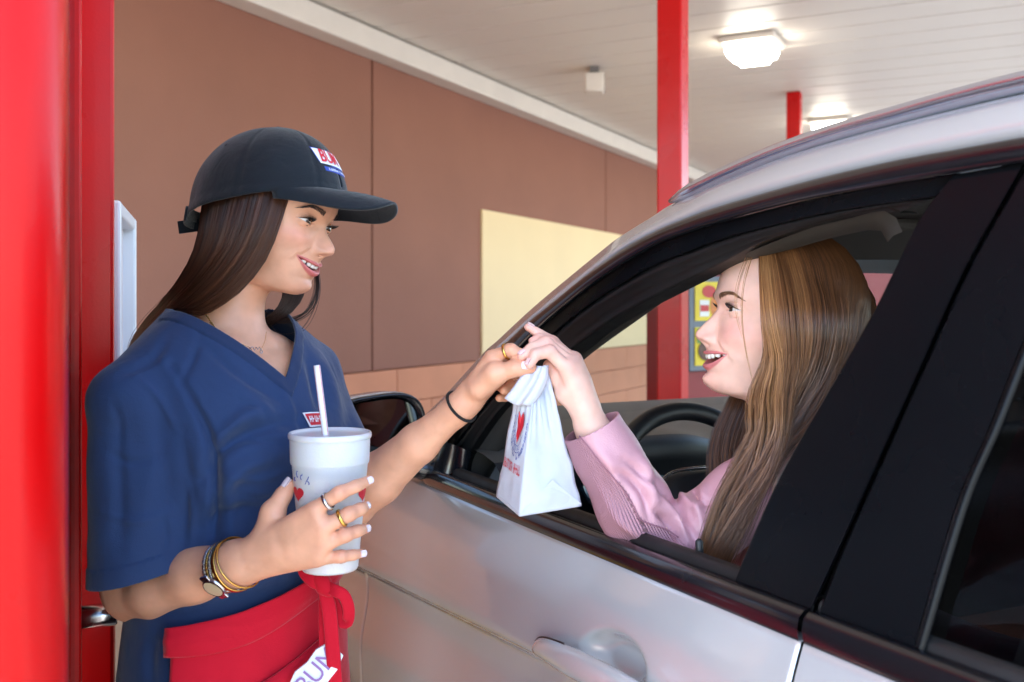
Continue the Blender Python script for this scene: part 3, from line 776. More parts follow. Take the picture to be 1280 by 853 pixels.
tube('stalk', [CW(0.72, 0.33, 1.06), CW(0.71, 0.24, 1.075), CW(0.70, 0.19, 1.08)], [0.008, 0.009, 0.011], M['int_dark'], car, k=10)

# ---- seats
def seat(v0, lean=0.0):
    def roundbox(nm, c, s, ax, b, par): return add_mod_subsurf(box(nm, c, s, M['seat'], par, ax, bevel=b, seg=3), 1)
    ax = np.array([nrm(CF + 0.1 * UPZ), CN, nrm(UPZ - 0.1 * CF)])
    s = roundbox('seat_cushion', CW(0.12, v0, 0.68), (0.50, 0.50, 0.16), ax, 0.05, car)
    bx = np.array([nrm(CF + 0.33 * UPZ), CN, nrm(UPZ - 0.33 * CF)])
    roundbox('seat_back', CW(-0.22, v0, 1.02), (0.13, 0.48, 0.62), bx, 0.05, car)
    roundbox('headrest', CW(-0.36, v0, 1.43), (0.10, 0.26, 0.17), bx, 0.04, car)
seat(0.44); seat(1.52)

# ---- outside mirror
mh0 = CW(1.06, -0.02, 1.13)
mc = P(468, 547, 1.75)
MX = nrm(CN * 0.98 + CF * 0.10); MF = nrm(np.cross(UPZ, MX)); MF = MF if np.dot(MF, CF) > 0 else -MF
a = np.linspace(0, 2 * np.pi, 56, endpoint=False)
def mring(w, h, f, p=3.2, dx=0.0, dz=0.0):
    c, s = np.cos(a), np.sin(a); r = (np.abs(c) ** p + np.abs(s) ** p) ** (-1 / p)
    z = r * s * h; x = r * c * w
    z = np.where(z > 0, z * (0.93 + 0.10 * np.clip(x / w, -1, 1)), z)
    return mc + (x[:, None] + dx) * MX + (z[:, None] + dz) * UPZ + f * MF
WM, HM = 0.098, 0.081
mir = strip('mirror_shell', [mring(WM * .96, HM * .95, -0.004), mring(WM, HM, -0.002), mring(WM * 1.01, HM * 1.02, 0.012), mring(WM * .99, HM * .99, 0.05), mring(WM * .86, HM * .86, 0.095), mring(WM * .5, HM * .5, 0.12), mring(WM * .02, HM * .02, 0.125)], M['silver'], car, wrap=True)
strip('mirror_bezel', [mring(WM * 1.005, HM * 1.005, -0.004), mring(WM * .985, HM * .985, -0.012), mring(WM * .93, HM * .92, -0.012), mring(WM * .90, HM * .89, 0.006), mring(WM * .02, HM * .02, 0.012)], M['blk_gloss'], mir, wrap=True)
strip('mirror_glass', [mring(WM * .86, HM * .85, -0.0015, dx=0.0), mring(WM * .5, HM * .5, -0.0017), mring(0.001, 0.001, -0.0017)], M['mirror'], mir, wrap=True)
tube('mirror_arm', [mc + MX * 0.08 - UPZ * 0.06 + MF * 0.05, CW(1.08, -0.03, 1.10), CW(1.08, 0.04, 1.09)], [0.03, 0.03, 0.035], M['blk_gloss'], mir, k=14, flat=0.7)

# ---- bonnet, nose, wheels
us = np.linspace(1.30, 2.25, 24)
hr = []
for v in np.linspace(0.0, CWID, 21):
    e = abs(v - 1.0) / 1.0
    hr.append(CW(us - 0.10 * e ** 2 * sstep(1.7, 2.25, us), v, 1.11 - 0.05 * e ** 4 - 0.10 * sstep(1.6, 2.3, us) - 0.03 * (us - 1.3)))
strip('bonnet', hr, M['silver'], car)
nr = []
for (u, z) in ((2.20, 1.0), (2.30, 0.92), (2.33, 0.75), (2.34, 0.55), (2.28, 0.32)):
    vv = np.linspace(-0.0, CWID, 21); e = np.abs(vv - 1.0) / 1.0
    nr.append(CW(u - 0.26 * e ** 3, vv, z))
strip('nose', nr, M['silver'], car)
for uw in (1.98, -1.20):
    for vw, s in ((0.06, -1), (CWID - 0.06, 1)):
        ty = lathe('tyre', [(0.22, -0.10), (0.31, -0.11), (0.345, -0.08), (0.35, 0.0), (0.345, 0.08), (0.31, 0.11), (0.22, 0.10)], CW(uw, vw - s * 0.04 * -1, 0.208), CN, M['tyre'], car, k=40)
        lathe('rim', [(0.225, s * 0.09), (0.20, s * 0.07), (0.06, s * 0.085), (0.0, s * 0.09)], CW(uw, vw + s * 0.0, 0.208), CN, M['chrome'], ty, k=30)
# ------------------------------------------------------------------ figure tools
def surface_nets(F, o, h):
    s = F < 0
    c = [s[i:s.shape[0]-1+i, j:s.shape[1]-1+j, k:s.shape[2]-1+k] for i in (0, 1) for j in (0, 1) for k in (0, 1)]
    anyv = c[0].copy(); allv = c[0].copy()
    for q in c[1:]: anyv |= q; allv &= q
    act = anyv & ~allv
    I, J, K = np.nonzero(act)
    idx = np.full(act.shape, -1, np.int64); idx[I, J, K] = np.arange(len(I))
    cor = {}
    for a in (0, 1):
        for b in (0, 1):
            for d in (0, 1): cor[a, b, d] = F[I + a, J + b, K + d]
    acc = np.zeros((len(I), 3)); cnt = np.zeros(len(I))
    edges = []
    for b in (0, 1):
        for d in (0, 1):
            edges += [((0, b, d), (1, b, d)), ((b, 0, d), (b, 1, d)), ((b, d, 0), (b, d, 1))]
    for p, q in edges:
        f0, f1 = cor[p], cor[q]; m = (f0 < 0) != (f1 < 0)
        t = np.where(m, f0 / np.where(m, f0 - f1, 1), 0)
        pos = np.array(p)[None] + t[:, None] * (np.array(q) - np.array(p))[None]
        acc += np.where(m[:, None], pos, 0); cnt += m
    V = (acc / cnt[:, None] + np.stack((I, J, K), 1)) * h + o
    quads = []
    n0, n1, n2 = act.shape
    for ax in range(3):
        sl0 = [slice(None)] * 3; sl1 = [slice(None)] * 3
        sl0[ax] = slice(0, -1); sl1[ax] = slice(1, None)
        a, b = s[tuple(sl0)], s[tuple(sl1)]
        x = a != b
        u, w = [q for q in range(3) if q != ax]
        E = np.stack(np.nonzero(x), 1)
        ok = (E[:, u] > 0) & (E[:, w] > 0) & (E[:, u] < act.shape[u]) & (E[:, w] < act.shape[w])
        E = E[ok]
        fl = a[E[:, 0], E[:, 1], E[:, 2]]
        def cell(du, dw):
            q = E.copy(); q[:, u] -= du; q[:, w] -= dw; return idx[q[:, 0], q[:, 1], q[:, 2]]
        Q = np.stack((cell(1, 1), cell(0, 1), cell(0, 0), cell(1, 0)), 1)
        if ax == 1: fl = ~fl
        Q[~fl] = Q[~fl][:, ::-1]
        quads.append(Q)
    Q = np.vstack(quads); Q = Q[(Q >= 0).all(1)]
    return V, Q

def smooth_verts(V, Q, it=2, lam=0.5):
    n = len(V); V = V.copy()
    a = Q.ravel(); b = np.roll(Q, -1, 1).ravel()
    deg = np.bincount(a, minlength=n) + np.bincount(b, minlength=n)
    for i in range(it):
        acc = np.zeros_like(V)
        for k in range(3):
            acc[:, k] = np.bincount(a, V[b, k], n) + np.bincount(b, V[a, k], n)
        V += lam * (acc / np.maximum(deg, 1)[:, None] - V)
    return V

def vnormals(V, Q):
    a, b, c, d = V[Q[:, 0]], V[Q[:, 1]], V[Q[:, 2]], V[Q[:, 3]]
    fn = np.cross(c - a, d - b)
    N = np.zeros_like(V)
    for k in range(4):
        for j in range(3): N[:, j] += np.bincount(Q[:, k], fn[:, j], len(V))
    return nrm(N)

class Field:
    """signed distance field sampled on a box, combined by smooth unions"""
    def __init__(self, lo, hi, h):
        self.h = h; self.o = np.asarray(lo, float)
        n = np.ceil((np.asarray(hi) - self.o) / h).astype(int) + 1
        ax = [self.o[k] + h * np.arange(n[k]) for k in range(3)]
        self.ax = ax; self.F = np.full(tuple(n), 1.0, np.float32); self.n = n
    def _sub(self, lo, hi):
        i0 = np.clip(((np.asarray(lo) - self.o) / self.h).astype(int), 0, self.n - 1)
        i1 = np.clip(((np.asarray(hi) - self.o) / self.h).astype(int) + 2, 0, self.n)
        if (i1 <= i0).any(): return None, None
        sl = tuple(slice(a, b) for a, b in zip(i0, i1))
        g = np.meshgrid(*[self.ax[k][sl[k]] for k in range(3)], indexing='ij')
        return sl, np.stack(g, -1).astype(np.float32)
    def add(self, fn, lo, hi, k=0.0):
        sl, p = self._sub(lo, hi)
        if sl is None: return
        d = fn(p); f = self.F[sl]
        if k > 0:
            hh = np.clip(0.5 + 0.5 * (f - d) / k, 0, 1)
            self.F[sl] = f * (1 - hh) + d * hh - k * hh * (1 - hh)
        else: self.F[sl] = np.minimum(f, d)
    def cone(self, a, b, r1, r2, k=0.01, flat=None, fdir=None):
        a = np.asarray(a, float); b = np.asarray(b, float); ba = b - a; L2 = max(float(ba @ ba), 1e-9)
        pad = max(r1, r2) * (1.6 if flat else 1.0) + k + 3 * self.h
        lo = np.minimum(a, b) - pad; hi = np.maximum(a, b) + pad
        def fn(p):
            q = p - a; t = np.clip((q @ ba.astype(np.float32)) / L2, 0, 1)
            w = q - t[..., None] * ba.astype(np.float32)
            if flat:
                fd = np.asarray(fdir, np.float32); c = w @ fd
                w = w + (c * (1.0 / flat - 1.0))[..., None] * fd
                return (np.sqrt((w ** 2).sum(-1)) - (r1 + (r2 - r1) * t)) * min(1.0, flat)
            return np.sqrt((w ** 2).sum(-1)) - (r1 + (r2 - r1) * t)
        self.add(fn, lo, hi, k)
    def chain(self, pts, rads, k=0.01):
        for i in range(len(pts) - 1): self.cone(pts[i], pts[i + 1], rads[i], rads[i + 1], k)
    def ell(self, c, r, axes=None, k=0.01):
        c = np.asarray(c, float); r = np.asarray(r, float); ax = np.eye(3) if axes is None else np.asarray(axes, float)
        pad = r.max() + k + 3 * self.h
        def fn(p):
            q = (p - c.astype(np.float32)) @ ax.T.astype(np.float32) / r.astype(np.float32)
            l = np.sqrt((q ** 2).sum(-1)); return (l - 1) * r.min() if False else (l - 1) * float(r.min() * 0.5 + np.median(r) * 0.5)
        self.add(fn, c - pad, c + pad, k)
    def mesh(self, it=2): 
        V, Q = surface_nets(self.F, self.o, self.h)
        u, inv = np.unique(Q, return_inverse=True); V = V[u]; Q = inv.reshape(Q.shape)
        return smooth_verts(V, Q, it), Q

def frame(fwd, up=(0, 0, 1)):
    f = nrm(np.array(fwd, float)); l = nrm(np.cross(up, f)); u = np.cross(f, l)
    return np.stack((f, l, u), 1)          # columns: forward, left, up

class Fr:
    def __init__(s, o, R, sc=1.0): s.o = np.asarray(o, float); s.R = R; s.s = sc
    def w(s, p): return s.o + (np.asarray(p, float) @ s.R.T) * s.s
    def l(s, p): return ((np.asarray(p, float) - s.o) @ s.R) / s.s

def pix(p):
    p = np.asarray(p); return np.stack((CX + p[..., 0] / p[..., 1] * FPX, HY - (p[..., 2] - CAM_Z) / p[..., 1] * FPX), -1)

def skin_mat(name, base, tip):
    """skin with an attribute driven tint (lips, blush) and fine pores"""
    m = mat(name, base, 0.40, spec=0.45, bump=0.20, bscale=900, sss=0.16, rvar=.07, nscale=60)
    t = m.node_tree; b = t.nodes['Principled BSDF']; L = t.links.new
    b.inputs['Subsurface Radius'].default_value = (0.012, 0.0045, 0.0025); b.inputs['Subsurface Scale'].default_value = 0.6
    at = t.nodes.new('ShaderNodeAttribute'); at.attribute_name = 'tint'
    tc = t.nodes.new('ShaderNodeTexCoord'); n = t.nodes.new('ShaderNodeTexNoise'); n.inputs['Scale'].default_value = 45; n.inputs['Detail'].default_value = 5
    L(tc.outputs['Object'], n.inputs['Vector'])
    r = t.nodes.new('ShaderNodeMapRange'); r.inputs[1].default_value = 0.3; r.inputs[2].default_value = 0.7; r.inputs[3].default_value = 0.90; r.inputs[4].default_value = 1.07
    L(n.outputs['Fac'], r.inputs[0])
    mx = t.nodes.new('ShaderNodeVectorMath'); mx.operation = 'SCALE'; L(at.outputs['Color'], mx.inputs[0]); L(r.outputs[0], mx.inputs['Scale'])
    L(mx.outputs[0], b.inputs['Base Color'])
    return m

def hair_mat(name):
    m = mat(name, (0.1, 0.05, 0.03), 0.30, spec=0.6)
    t = m.node_tree; b = t.nodes['Principled BSDF']; L = t.links.new
    at = t.nodes.new('ShaderNodeAttribute'); at.attribute_name = 'tint'; L(at.outputs['Color'], b.inputs['Base Color'])
    b.inputs['Anisotropic'].default_value = 0.0
    return m

def strands(name, paths, cols, width, mt, parent, k=3, taper=0.35, rootthin=0.7):
    """paths (S, n, 3): one thin tapered tube for each hair"""
    S, n, _ = paths.shape
    T = nrm(np.gradient(paths, axis=1)); ref = np.array((0.31, 0.77, 0.55))
    A = nrm(np.cross(T, ref)); B = np.cross(T, A)
    prof = np.interp(np.linspace(0, 1, n), [0, 0.08, 0.6, 1], [rootthin, 1, 0.9, taper])
    w = (np.asarray(width).reshape(-1, 1) * prof[None])[..., None]
    th = np.arange(k) * 2 * np.pi / k
    V = np.stack([paths + w * (math.cos(t) * A + math.sin(t) * B) for t in th], 2)     # S,n,k,3
    base = grid_faces(n, k, wrap_n=True)
    Q = (base[None] + (np.arange(S) * n * k)[:, None, None]).reshape(-1, 4)
    o = fast_mesh(name, V.reshape(-1, 3), Q, mt, parent)
    c = np.repeat(np.asarray(cols, np.float32).reshape(S, -1, 3) if np.ndim(cols) == 3 else np.repeat(np.asarray(cols, np.float32)[:, None], n, 1), k, axis=1) if np.ndim(cols) != 3 else np.repeat(cols, k, axis=1)
    set_attr(o.data, 'tint', c.reshape(-1, 3))
    return o

def sheet(guides, a, n):
    """guides (G,m,3) -> strands at positions a (S,) across them, n points"""
    G = np.array([spline(g, n) for g in guides])
    x = np.clip(a, 0, 1) * (len(G) - 1)
    i = np.clip(np.floor(x).astype(int), 0, len(G) - 2); t = (x - i)[:, None, None]
    p0 = G[np.clip(i - 1, 0, None)]; p1 = G[i]; p2 = G[i + 1]; p3 = G[np.clip(i + 2, None, len(G) - 1)]
    return 0.5 * (2 * p1 + (p2 - p0) * t + (2 * p0 - 5 * p1 + 4 * p2 - p3) * t ** 2 + (3 * p1 - p0 - 3 * p2 + p3) * t ** 3)

def lockify(pth, a, guides, nl, amt, wave, fq, seed, depth=.004):
    """gather hairs into locks that each bend and wave a little on their own"""
    S_, n = pth.shape[:2]; t = np.linspace(0, 1, n); rg = np.random.default_rng(seed)
    wob = .35 * noise3(np.stack((a * nl * .7, np.zeros(S_), np.zeros(S_)), -1), 1.0, seed, 1)
    idl = np.clip(np.floor(a * nl + wob), 0, nl - 1).astype(int)
    ac = (np.arange(nl) + .5 + rg.uniform(-.25, .25, nl)) / nl
    cen_ = sheet(guides, ac, n)
    s = np.interp(t, [0, .35, 1], [0, .22, 1]) * amt
    base = cen_[idl] + (pth - cen_[idl]) * (1 - s[None, :, None] * (.55 + .45 * rg.random((S_, 1, 1))))
    T = nrm(np.gradient(cen_, axis=1)); sd_ = nrm(np.cross(T, (0.2, 1, 0.1))); ph = rg.uniform(0, 6.28, nl); fr_ = fq * rg.uniform(.75, 1.3, nl)
    wv_ = np.sin(t[None] * fr_[:, None] + ph[:, None]) * np.interp(t, [0, .35, .6, 1], [0, .15, 1, 1.2])[None] * wave
    dp = rg.uniform(-1, 1, nl)[:, None] * np.interp(t, [0, .35, .6, 1], [0, .25, .9, 1])[None] * depth
    off = sd_ * wv_[..., None] + np.cross(T, sd_) * dp[..., None]
    return base + off[idl], idl

# ---- head: rows of key rings skinned into one surface, then facial relief
NC = 300
_u = np.linspace(-1, 1, NC, endpoint=False)
PHI = np.pi * (0.50 * _u + 0.50 * _u ** 3)            # denser towards the face (phi = 0)
def key_ring(fr, xf, zf, w, xs, zs, xb, zb, pf=2.1, pb=2.2, ysh=0.0):
    c, s = np.cos(PHI), np.sin(PHI)
    fr_ = c >= 0
    x = np.where(fr_, xs + (xf - xs) * np.abs(c) ** (2 / pf), xs - (xs - xb) * np.abs(c) ** (2 / pb))
    y = w * np.sign(s) * np.abs(s) ** (2 / np.where(fr_, pf, pb)) + ysh
    z = np.where(fr_, zs + (zf - zs) * np.abs(c), zs + (zb - zs) * np.abs(c))
    return fr.w(np.stack((x, y, z), -1))

def head_keys(f):
    k = lambda *a, **kw: key_ring(f, *a, **kw)
    return [k(-.008, .1135, .004, -.012, .1135, -.018, .1135), k(.034, .106, .036, -.012, .108, -.052, .105), k(.0585, .094, .054, -.013, .096, -.078, .090),
            k(.0775, .072, .0685, -.015, .073, -.096, .066), k(.0865, .047, .0725, -.013, .047, -.102, .040), k(.0885, .022, .0720, -.009, .022, -.101, .014),
            k(.0850, .002, .0695, -.004, .002, -.097, -.008), k(.0850, -.018, .0670, .002, -.018, -.088, -.026), k(.0862, -.038, .0640, .003, -.036, -.078, -.042),
            k(.0870, -.058, .0570, .004, -.050, -.070, -.056), k(.0866, -.076, .0510, .005, -.062, -.066, -.068), k(.0850, -.092, .0455, .004, -.073, -.066, -.078),
            k(.0800, -.104, .0425, .000, -.083, -.068, -.088), k(.0680, -.1115, .0415, -.008, -.093, -.071, -.096), k(.0440, -.1145, .0415, -.018, -.102, -.075, -.103),
            k(.0240, -.121, .0420, -.028, -.112, -.080, -.112)]

def build_head(fr, lower, opt, skin, lipc, blush):
    """returns V, Q, tint for head + neck + chest; lower = key rings of neck and chest in world space"""
    keys = np.array(head_keys(fr) + lower)
    dens = [5, 8, 12, 18, 26, 26, 26, 26, 26, 24, 22, 18, 12, 10, 10] + [10] * len(lower)
    rows = []
    K = np.concatenate((keys[:1], keys, keys[-1:]))
    for i in range(len(keys) - 1):
        t = np.linspace(0, 1, dens[i], endpoint=False)[:, None, None]
        a, b, c, d = K[i], K[i + 1], K[i + 2], K[i + 3]
        rows.append(0.5 * (2 * b + (c - a) * t + (2 * a - 5 * b + 4 * c - d) * t ** 2 + (3 * b - a - 3 * c + d) * t ** 3))
    rows.append(keys[-1:]); G = np.concatenate(rows); m = len(G)
    L = fr.l(G.reshape(-1, 3)); x, y, z = L.T.copy()
    z0_ = z.copy(); z = z + opt.get('drop', 0.0) * sstep(-.034, -.010, z) * (z < .07)
    ay = np.abs(y); front = sstep(0.0, 0.03, x) * sstep(-0.125, -0.105, z)
    # nose
    hN = cinterp([-.064, -.058, -.0535, -.0495, -.0465, -.0430, -.039, -.035, -.030, -.022, -.012, -.004, .003, .010, .020], [0, .0022, .0060, .0118, .0172, .0228, .0258, .0256, .0228, .0168, .0088, .0034, .0006, .0003, 0], z)
    hN = hN * opt.get('nose', 1.0)
    sN = cinterp([-.06, -.05, -.042, -.034, -.024, -.012, .0, .02], [.0115, .0112, .0108, .0104, .0086, .0072, .0070, .010], z)
    dx = hN * np.exp(-(ay / sN) ** 2.5)
    dx += .0092 * gauss(ay - .0124, .0052) * gauss(z + .0420, .0066)
    dx -= .0060 * gauss(ay - .0062, .0034) * gauss(z + .0478, .0026)
    dx -= .0012 * gauss(ay - .0178, .0022) * gauss(z + .041, .006)
    # brow, sockets, cheeks, chin
    dx += .0032 * gauss(z - .017, .009) * gauss(ay - .022, .022)
    dx -= .0085 * gauss(ay - .0300, .0150) * gauss(z - .001, .0105)
    dx -= .0020 * gauss(ay - .012, .006) * gauss(z - .001, .008)
    ck = opt.get('cheek', .005)
    dx += ck * gauss(ay - .040, .016) * gauss(z + .034, .014); 
    dx += .0055 * gauss(y, .015) * gauss(z + .097, .0105) + opt.get('chin', 0) * gauss(y, .018) * gauss(z + .1, .014)
    dx -= .0035 * gauss(y, .020) * gauss(z + .0855, .005)
    # smile fold
    t = np.clip((z + .066) / .024, 0, 1); fy = .034 - .0155 * t ** 1.3
    fold = gauss(ay - fy, .0040) * sstep(-.074, -.064, z) * (1 - sstep(-.046, -.038, z))
    dx -= .0013 * fold
    dx += .0020 * gauss(ay - fy - .007, .006) * sstep(-.076, -.06, z) * (1 - sstep(-.05, -.036, z))
    # lips
    mw = opt.get('mw', .0295); q = np.clip(ay / mw, 0, 1.3)
    zm = opt.get('mz', -.0680) + opt.get('smile', .0095) * q ** 2
    g = opt.get('gap', .0028) * np.clip(1 - (ay / (mw * .95)) ** 3.2, 0, 1)
    tu = .0050 * np.clip(1 - (q * .96) ** 2.2, 0, 1) + .0007 - .0012 * gauss(y, .0022); tl = .0088 * np.clip(1 - (q * .97) ** 2, 0, 1) + .0007
    inmouth = 1 - sstep(.93, 1.06, q)
    a_u = (z - (zm + g)) / tu; a_l = ((zm - g) - z) / tl
    bu = .0050 * sstep(-.30, .35, a_u) * (1 - sstep(.40, 1.15, a_u)) * inmouth * np.clip(1 - q ** 2 * .8, 0, 1)
    bl = .0048 * sstep(-.20, .40, a_l) * (1 - sstep(.50, 1.15, a_l)) * inmouth * np.clip(1 - q ** 2 * .8, 0, 1)
    dx += bu + bl + opt.get('lipfwd', .003) * gauss(y, .019) * gauss(z - zm, .014)
    hole = sstep(-.0005, .0004, g - np.abs(z - zm)) * (g > 0.0003) * (1 - sstep(.80, .93, q))
    dx -= .018 * hole
    dx -= .0016 * gauss(ay - mw, .003) * gauss(z - (zm), .0035)
    xn = x + dx * front
    # eyes: lid sphere and slit
    ey, ez, exc, er = .0312, .0005, opt.get('ex', .0648), .0122
    e = (ay - ey) / .0130; inr = np.clip(1 - e ** 2, 0, 1)
    zu = ez + .0008 * e + opt.get('zu', .0042) * inr ** .75; zl = ez + .0008 * e - opt.get('zl', .0026) * inr
    rr = np.sqrt((ay - ey) ** 2 + (z - ez) ** 2)
    xl = exc + np.sqrt(np.clip((er + .0011) ** 2 - rr ** 2, 0, None)) - 1.0 * (rr > er + .0012)
    kk = .0022; h = np.clip(.5 + .5 * (xl - xn) / kk, 0, 1)
    xe = xn * (1 - h) + xl * h + kk * h * (1 - h)
    isface = (x > 0.03)
    xn = np.where(isface, xe, xn)
    xn -= np.where(isface, .0010 * gauss(z - (zu + .0048), .0011) * sstep(1.25, .9, np.abs(e)), 0)
    xn -= np.where(isface, .0007 * gauss(z - (zl - .0045), .0014) * sstep(1.25, .8, np.abs(e)), 0)
    slit = sstep(-.0003, .0003, zu - z) * sstep(-.0003, .0003, z - zl) * (np.abs(e) < 1.0)
    xn -= np.where(isface, .007 * slit, 0)
    L2 = np.stack((xn, y, z0_), -1)
    V = fr.w(L2)
    # tint
    col = np.tile(np.array(skin), (len(V), 1))
    def mixc(c, wgt):
        wgt = np.clip(wgt, 0, 1)[:, None]; col[:] = col * (1 - wgt) + np.array(c) * wgt
    fr3 = front
    mixc(blush, .50 * gauss(ay - .043, .020) * gauss(z + .030, .016) * fr3)
    mixc(blush, .30 * gauss(y, .012) * gauss(z + .038, .010) * fr3)
    mixc(blush, .25 * gauss(y, .018) * gauss(z + .10, .01) * fr3)
    lip = (sstep(-.12, .10, a_u) * (1 - sstep(.85, 1.08, a_u)) + sstep(-.12, .10, a_l) * (1 - sstep(.85, 1.08, a_l))) * inmouth * fr3
    mixc(lipc, lip)
    mixc(np.array(lipc) * .45, hole * fr3)
    mixc(np.array(skin) * .62, .55 * slit * fr3)
    mixc(np.array(skin) * np.array((.80, .62, .58)), .55 * gauss(z - zu, .0012) * (np.abs(e) < 1.08) * isface)      # lash line
    Q = grid_faces(m, NC, wrap_n=True)
    return V, Q, col, L2

def on_face(L2, pts):
    """local face x at (y,z) pairs"""
    f = L2[L2[:, 0] > 0.02]; out = []
    for (yy, zz) in pts:
        d = (f[:, 1] - yy) ** 2 + (f[:, 2] - zz) ** 2
        i = np.argsort(d)[:4]; out.append((f[i, 0].mean(), yy, zz))
    return np.array(out)

M['eye'] = hair_mat('eye_surface'); M['eye'].node_tree.nodes['Principled BSDF'].inputs['Roughness'].default_value = 0.06
M['eye'].node_tree.nodes['Principled BSDF'].inputs['Coat Weight'].default_value = 1.0
M['teeth'] = mat('tooth_enamel', srgb(236, 232, 222), 0.22, sss=0.15, coat=0.4)
M['lash'] = mat('dark_lash', srgb(22, 14, 12), 0.5)
def face_extras(fr, L2, opt, parent, browc, iris, gaze):
    for s in (-1, 1):
        dr = opt.get('drop', 0.0); c = np.array((opt.get('ex', .0648), s * .0312, .0005 - dr)); er = .0122
        a = np.linspace(0, np.pi, 33); b = np.linspace(0, 2 * np.pi, 40, endpoint=False)
        gz = nrm(np.array(gaze)); ga = nrm(np.cross(gz, (0, 0, 1))); gb = np.cross(ga, gz)
        V = c + er * (np.cos(a)[:, None, None] * gz + np.sin(a)[:, None, None] * (np.cos(b)[None, :, None] * ga + np.sin(b)[None, :, None] * gb))
        bul = .0009 * gauss(a, .35); V = V + bul[:, None, None] * gz
        o = fast_mesh('eye', fr.w(V.reshape(-1, 3)), grid_faces(33, 40, wrap_n=True), M['eye'], parent)
        ang = np.repeat(a, 40)[:, None]
        col = np.where(ang < .17, np.array((.004, .004, .004)), np.where(ang < .44, np.array(iris), np.where(ang < .50, np.array(iris) * .35, np.array((.70, .66, .63)))))
        set_attr(o.data, 'tint', col)
        # lashes
        ps = []
        for e in np.linspace(-.75, .98, 46):
            yy = .0312 + .0130 * e; zz = .0005 + .0008 * e + opt.get('zu', .0042) * max(0, 1 - e * e) ** .75
            xx = c[0] + math.sqrt(max(0, .0130 ** 2 - (yy - .0312) ** 2 - (zz - .0005) ** 2))
            d = np.array((.9, .55 * e + .15, 0)); d = d / np.linalg.norm(d); ln = .0065 + .003 * max(e, 0) + .001 * random.random()
            t = np.linspace(0, 1, 6)[:, None]
            p = np.array((xx, yy, zz - dr)) + d * ln * t + np.array((0, 0, 1)) * ln * (.75 * t ** 2 - .12 * t)
            p[:, 1] *= s; ps.append(p)
        ps = fr.w(np.array(ps).reshape(-1, 3)).reshape(len(ps), 6, 3)
        o = strands('eyelashes', ps, np.tile((.012, .008, .007), (len(ps), 1)), np.full(len(ps), .00030), M['lash'], parent, taper=.2)
        # brow hairs
        bs = []; nb = 230
        us = np.sort(RNG.random(nb)); by = cinterp([0, .25, .6, 1], [.0150, .0225, .0345, .0475], us); bz = cinterp([0, .25, .6, 1], opt.get('brow', [.0160, .0185, .0215, .0150]), us) - dr
        th = cinterp([0, .2, .6, 1], [.0030, .0036, .0028, .0010], us)
        off = (RNG.random(nb) - .5) * 2
        pts = on_face(L2, [(s * y_, z_ + o_ * t_) for y_, z_, o_, t_ in zip(by, bz, off, th)])
        for i in range(nb):
            u = us[i]; ln = (.0062 + .002 * RNG.random()) * (.55 + .45 * min(1, u * 3))
            dy = cinterp([0, .3, 1], [.35, .9, .95], u); dz = cinterp([0, .3, .65, 1], [.95, .35, -.05, -.45], u) - .25 * off[i]
            dxx = -.25 - .45 * u
            d = nrm(np.array((dxx, s * dy, dz))); t = np.linspace(0, 1, 5)[:, None]
            bs.append(pts[i] + np.array((.0006, 0, 0)) + d * ln * t + np.array((.0012, s * .0004, 0)) * np.sin(t * 3.0))
        bs = fr.w(np.array(bs).reshape(-1, 3)).reshape(nb, 5, 3)
        strands('eyebrow', bs, np.tile(browc, (nb, 1)) * (0.7 + 0.6 * RNG.random((nb, 1))), np.full(nb, .00026), opt['hairmat'], parent, taper=.25)
    # upper teeth
    V = []; Q = []; ws = [.0084, .0066, .0074, .0068, .0066, .006]
    for s in (-1, 1):
        arc = 0.0
        for i, w_ in enumerate(ws):
            yc = arc + w_ / 2; arc += w_ * (0.97 - .05 * i)
            A = lambda yy: opt.get('teethx', .0865) - .0135 * (yy / .022) ** 2.2
            xx = A(min(yc, .032)); sl = math.atan2(A(yc + .001) - A(max(yc - .001, 0)), .002)
            tx = np.array((math.sin(sl), math.cos(sl), 0)); tn = np.array((math.cos(sl), -math.sin(sl), 0))
            zt, zb = opt.get('tz', -.0605), opt.get('tz', -.0605) - opt.get('th', .0098) * (1 - .035 * i) + .0085 * (yc / .0285) ** 2
            zt += .007 * (yc / .0285) ** 2
            rows = []
            for zz, kx, kn in ((zt, .80, .6), (zt * .6 + zb * .4, .98, 1.0), (zt * .25 + zb * .75, 1.0, .95), (zb + .0008, .94, .75), (zb, .7, .45)):
                ring = []
                for a in np.linspace(0, 2 * np.pi, 10, endpoint=False):
                    ca, sa = math.cos(a), math.sin(a)
                    ring.append(np.array((xx, yc, zz)) + tx * (w_ * .485 * kx * math.copysign(abs(ca) ** .55, ca)) + tn * (.0030 * kn * math.copysign(abs(sa) ** .8, sa)))
                rows.append(ring)
            R = np.array(rows); R[..., 1] *= s; b0 = sum(len(v) for v in V)
            V.append(R.reshape(-1, 3)); Q.append(grid_faces(5, 10, wrap_n=True, off=b0, flip=(s < 0)))
            top = None
    fast_mesh('teeth', fr.w(np.vstack(V)), np.vstack(Q), M['teeth'], parent)

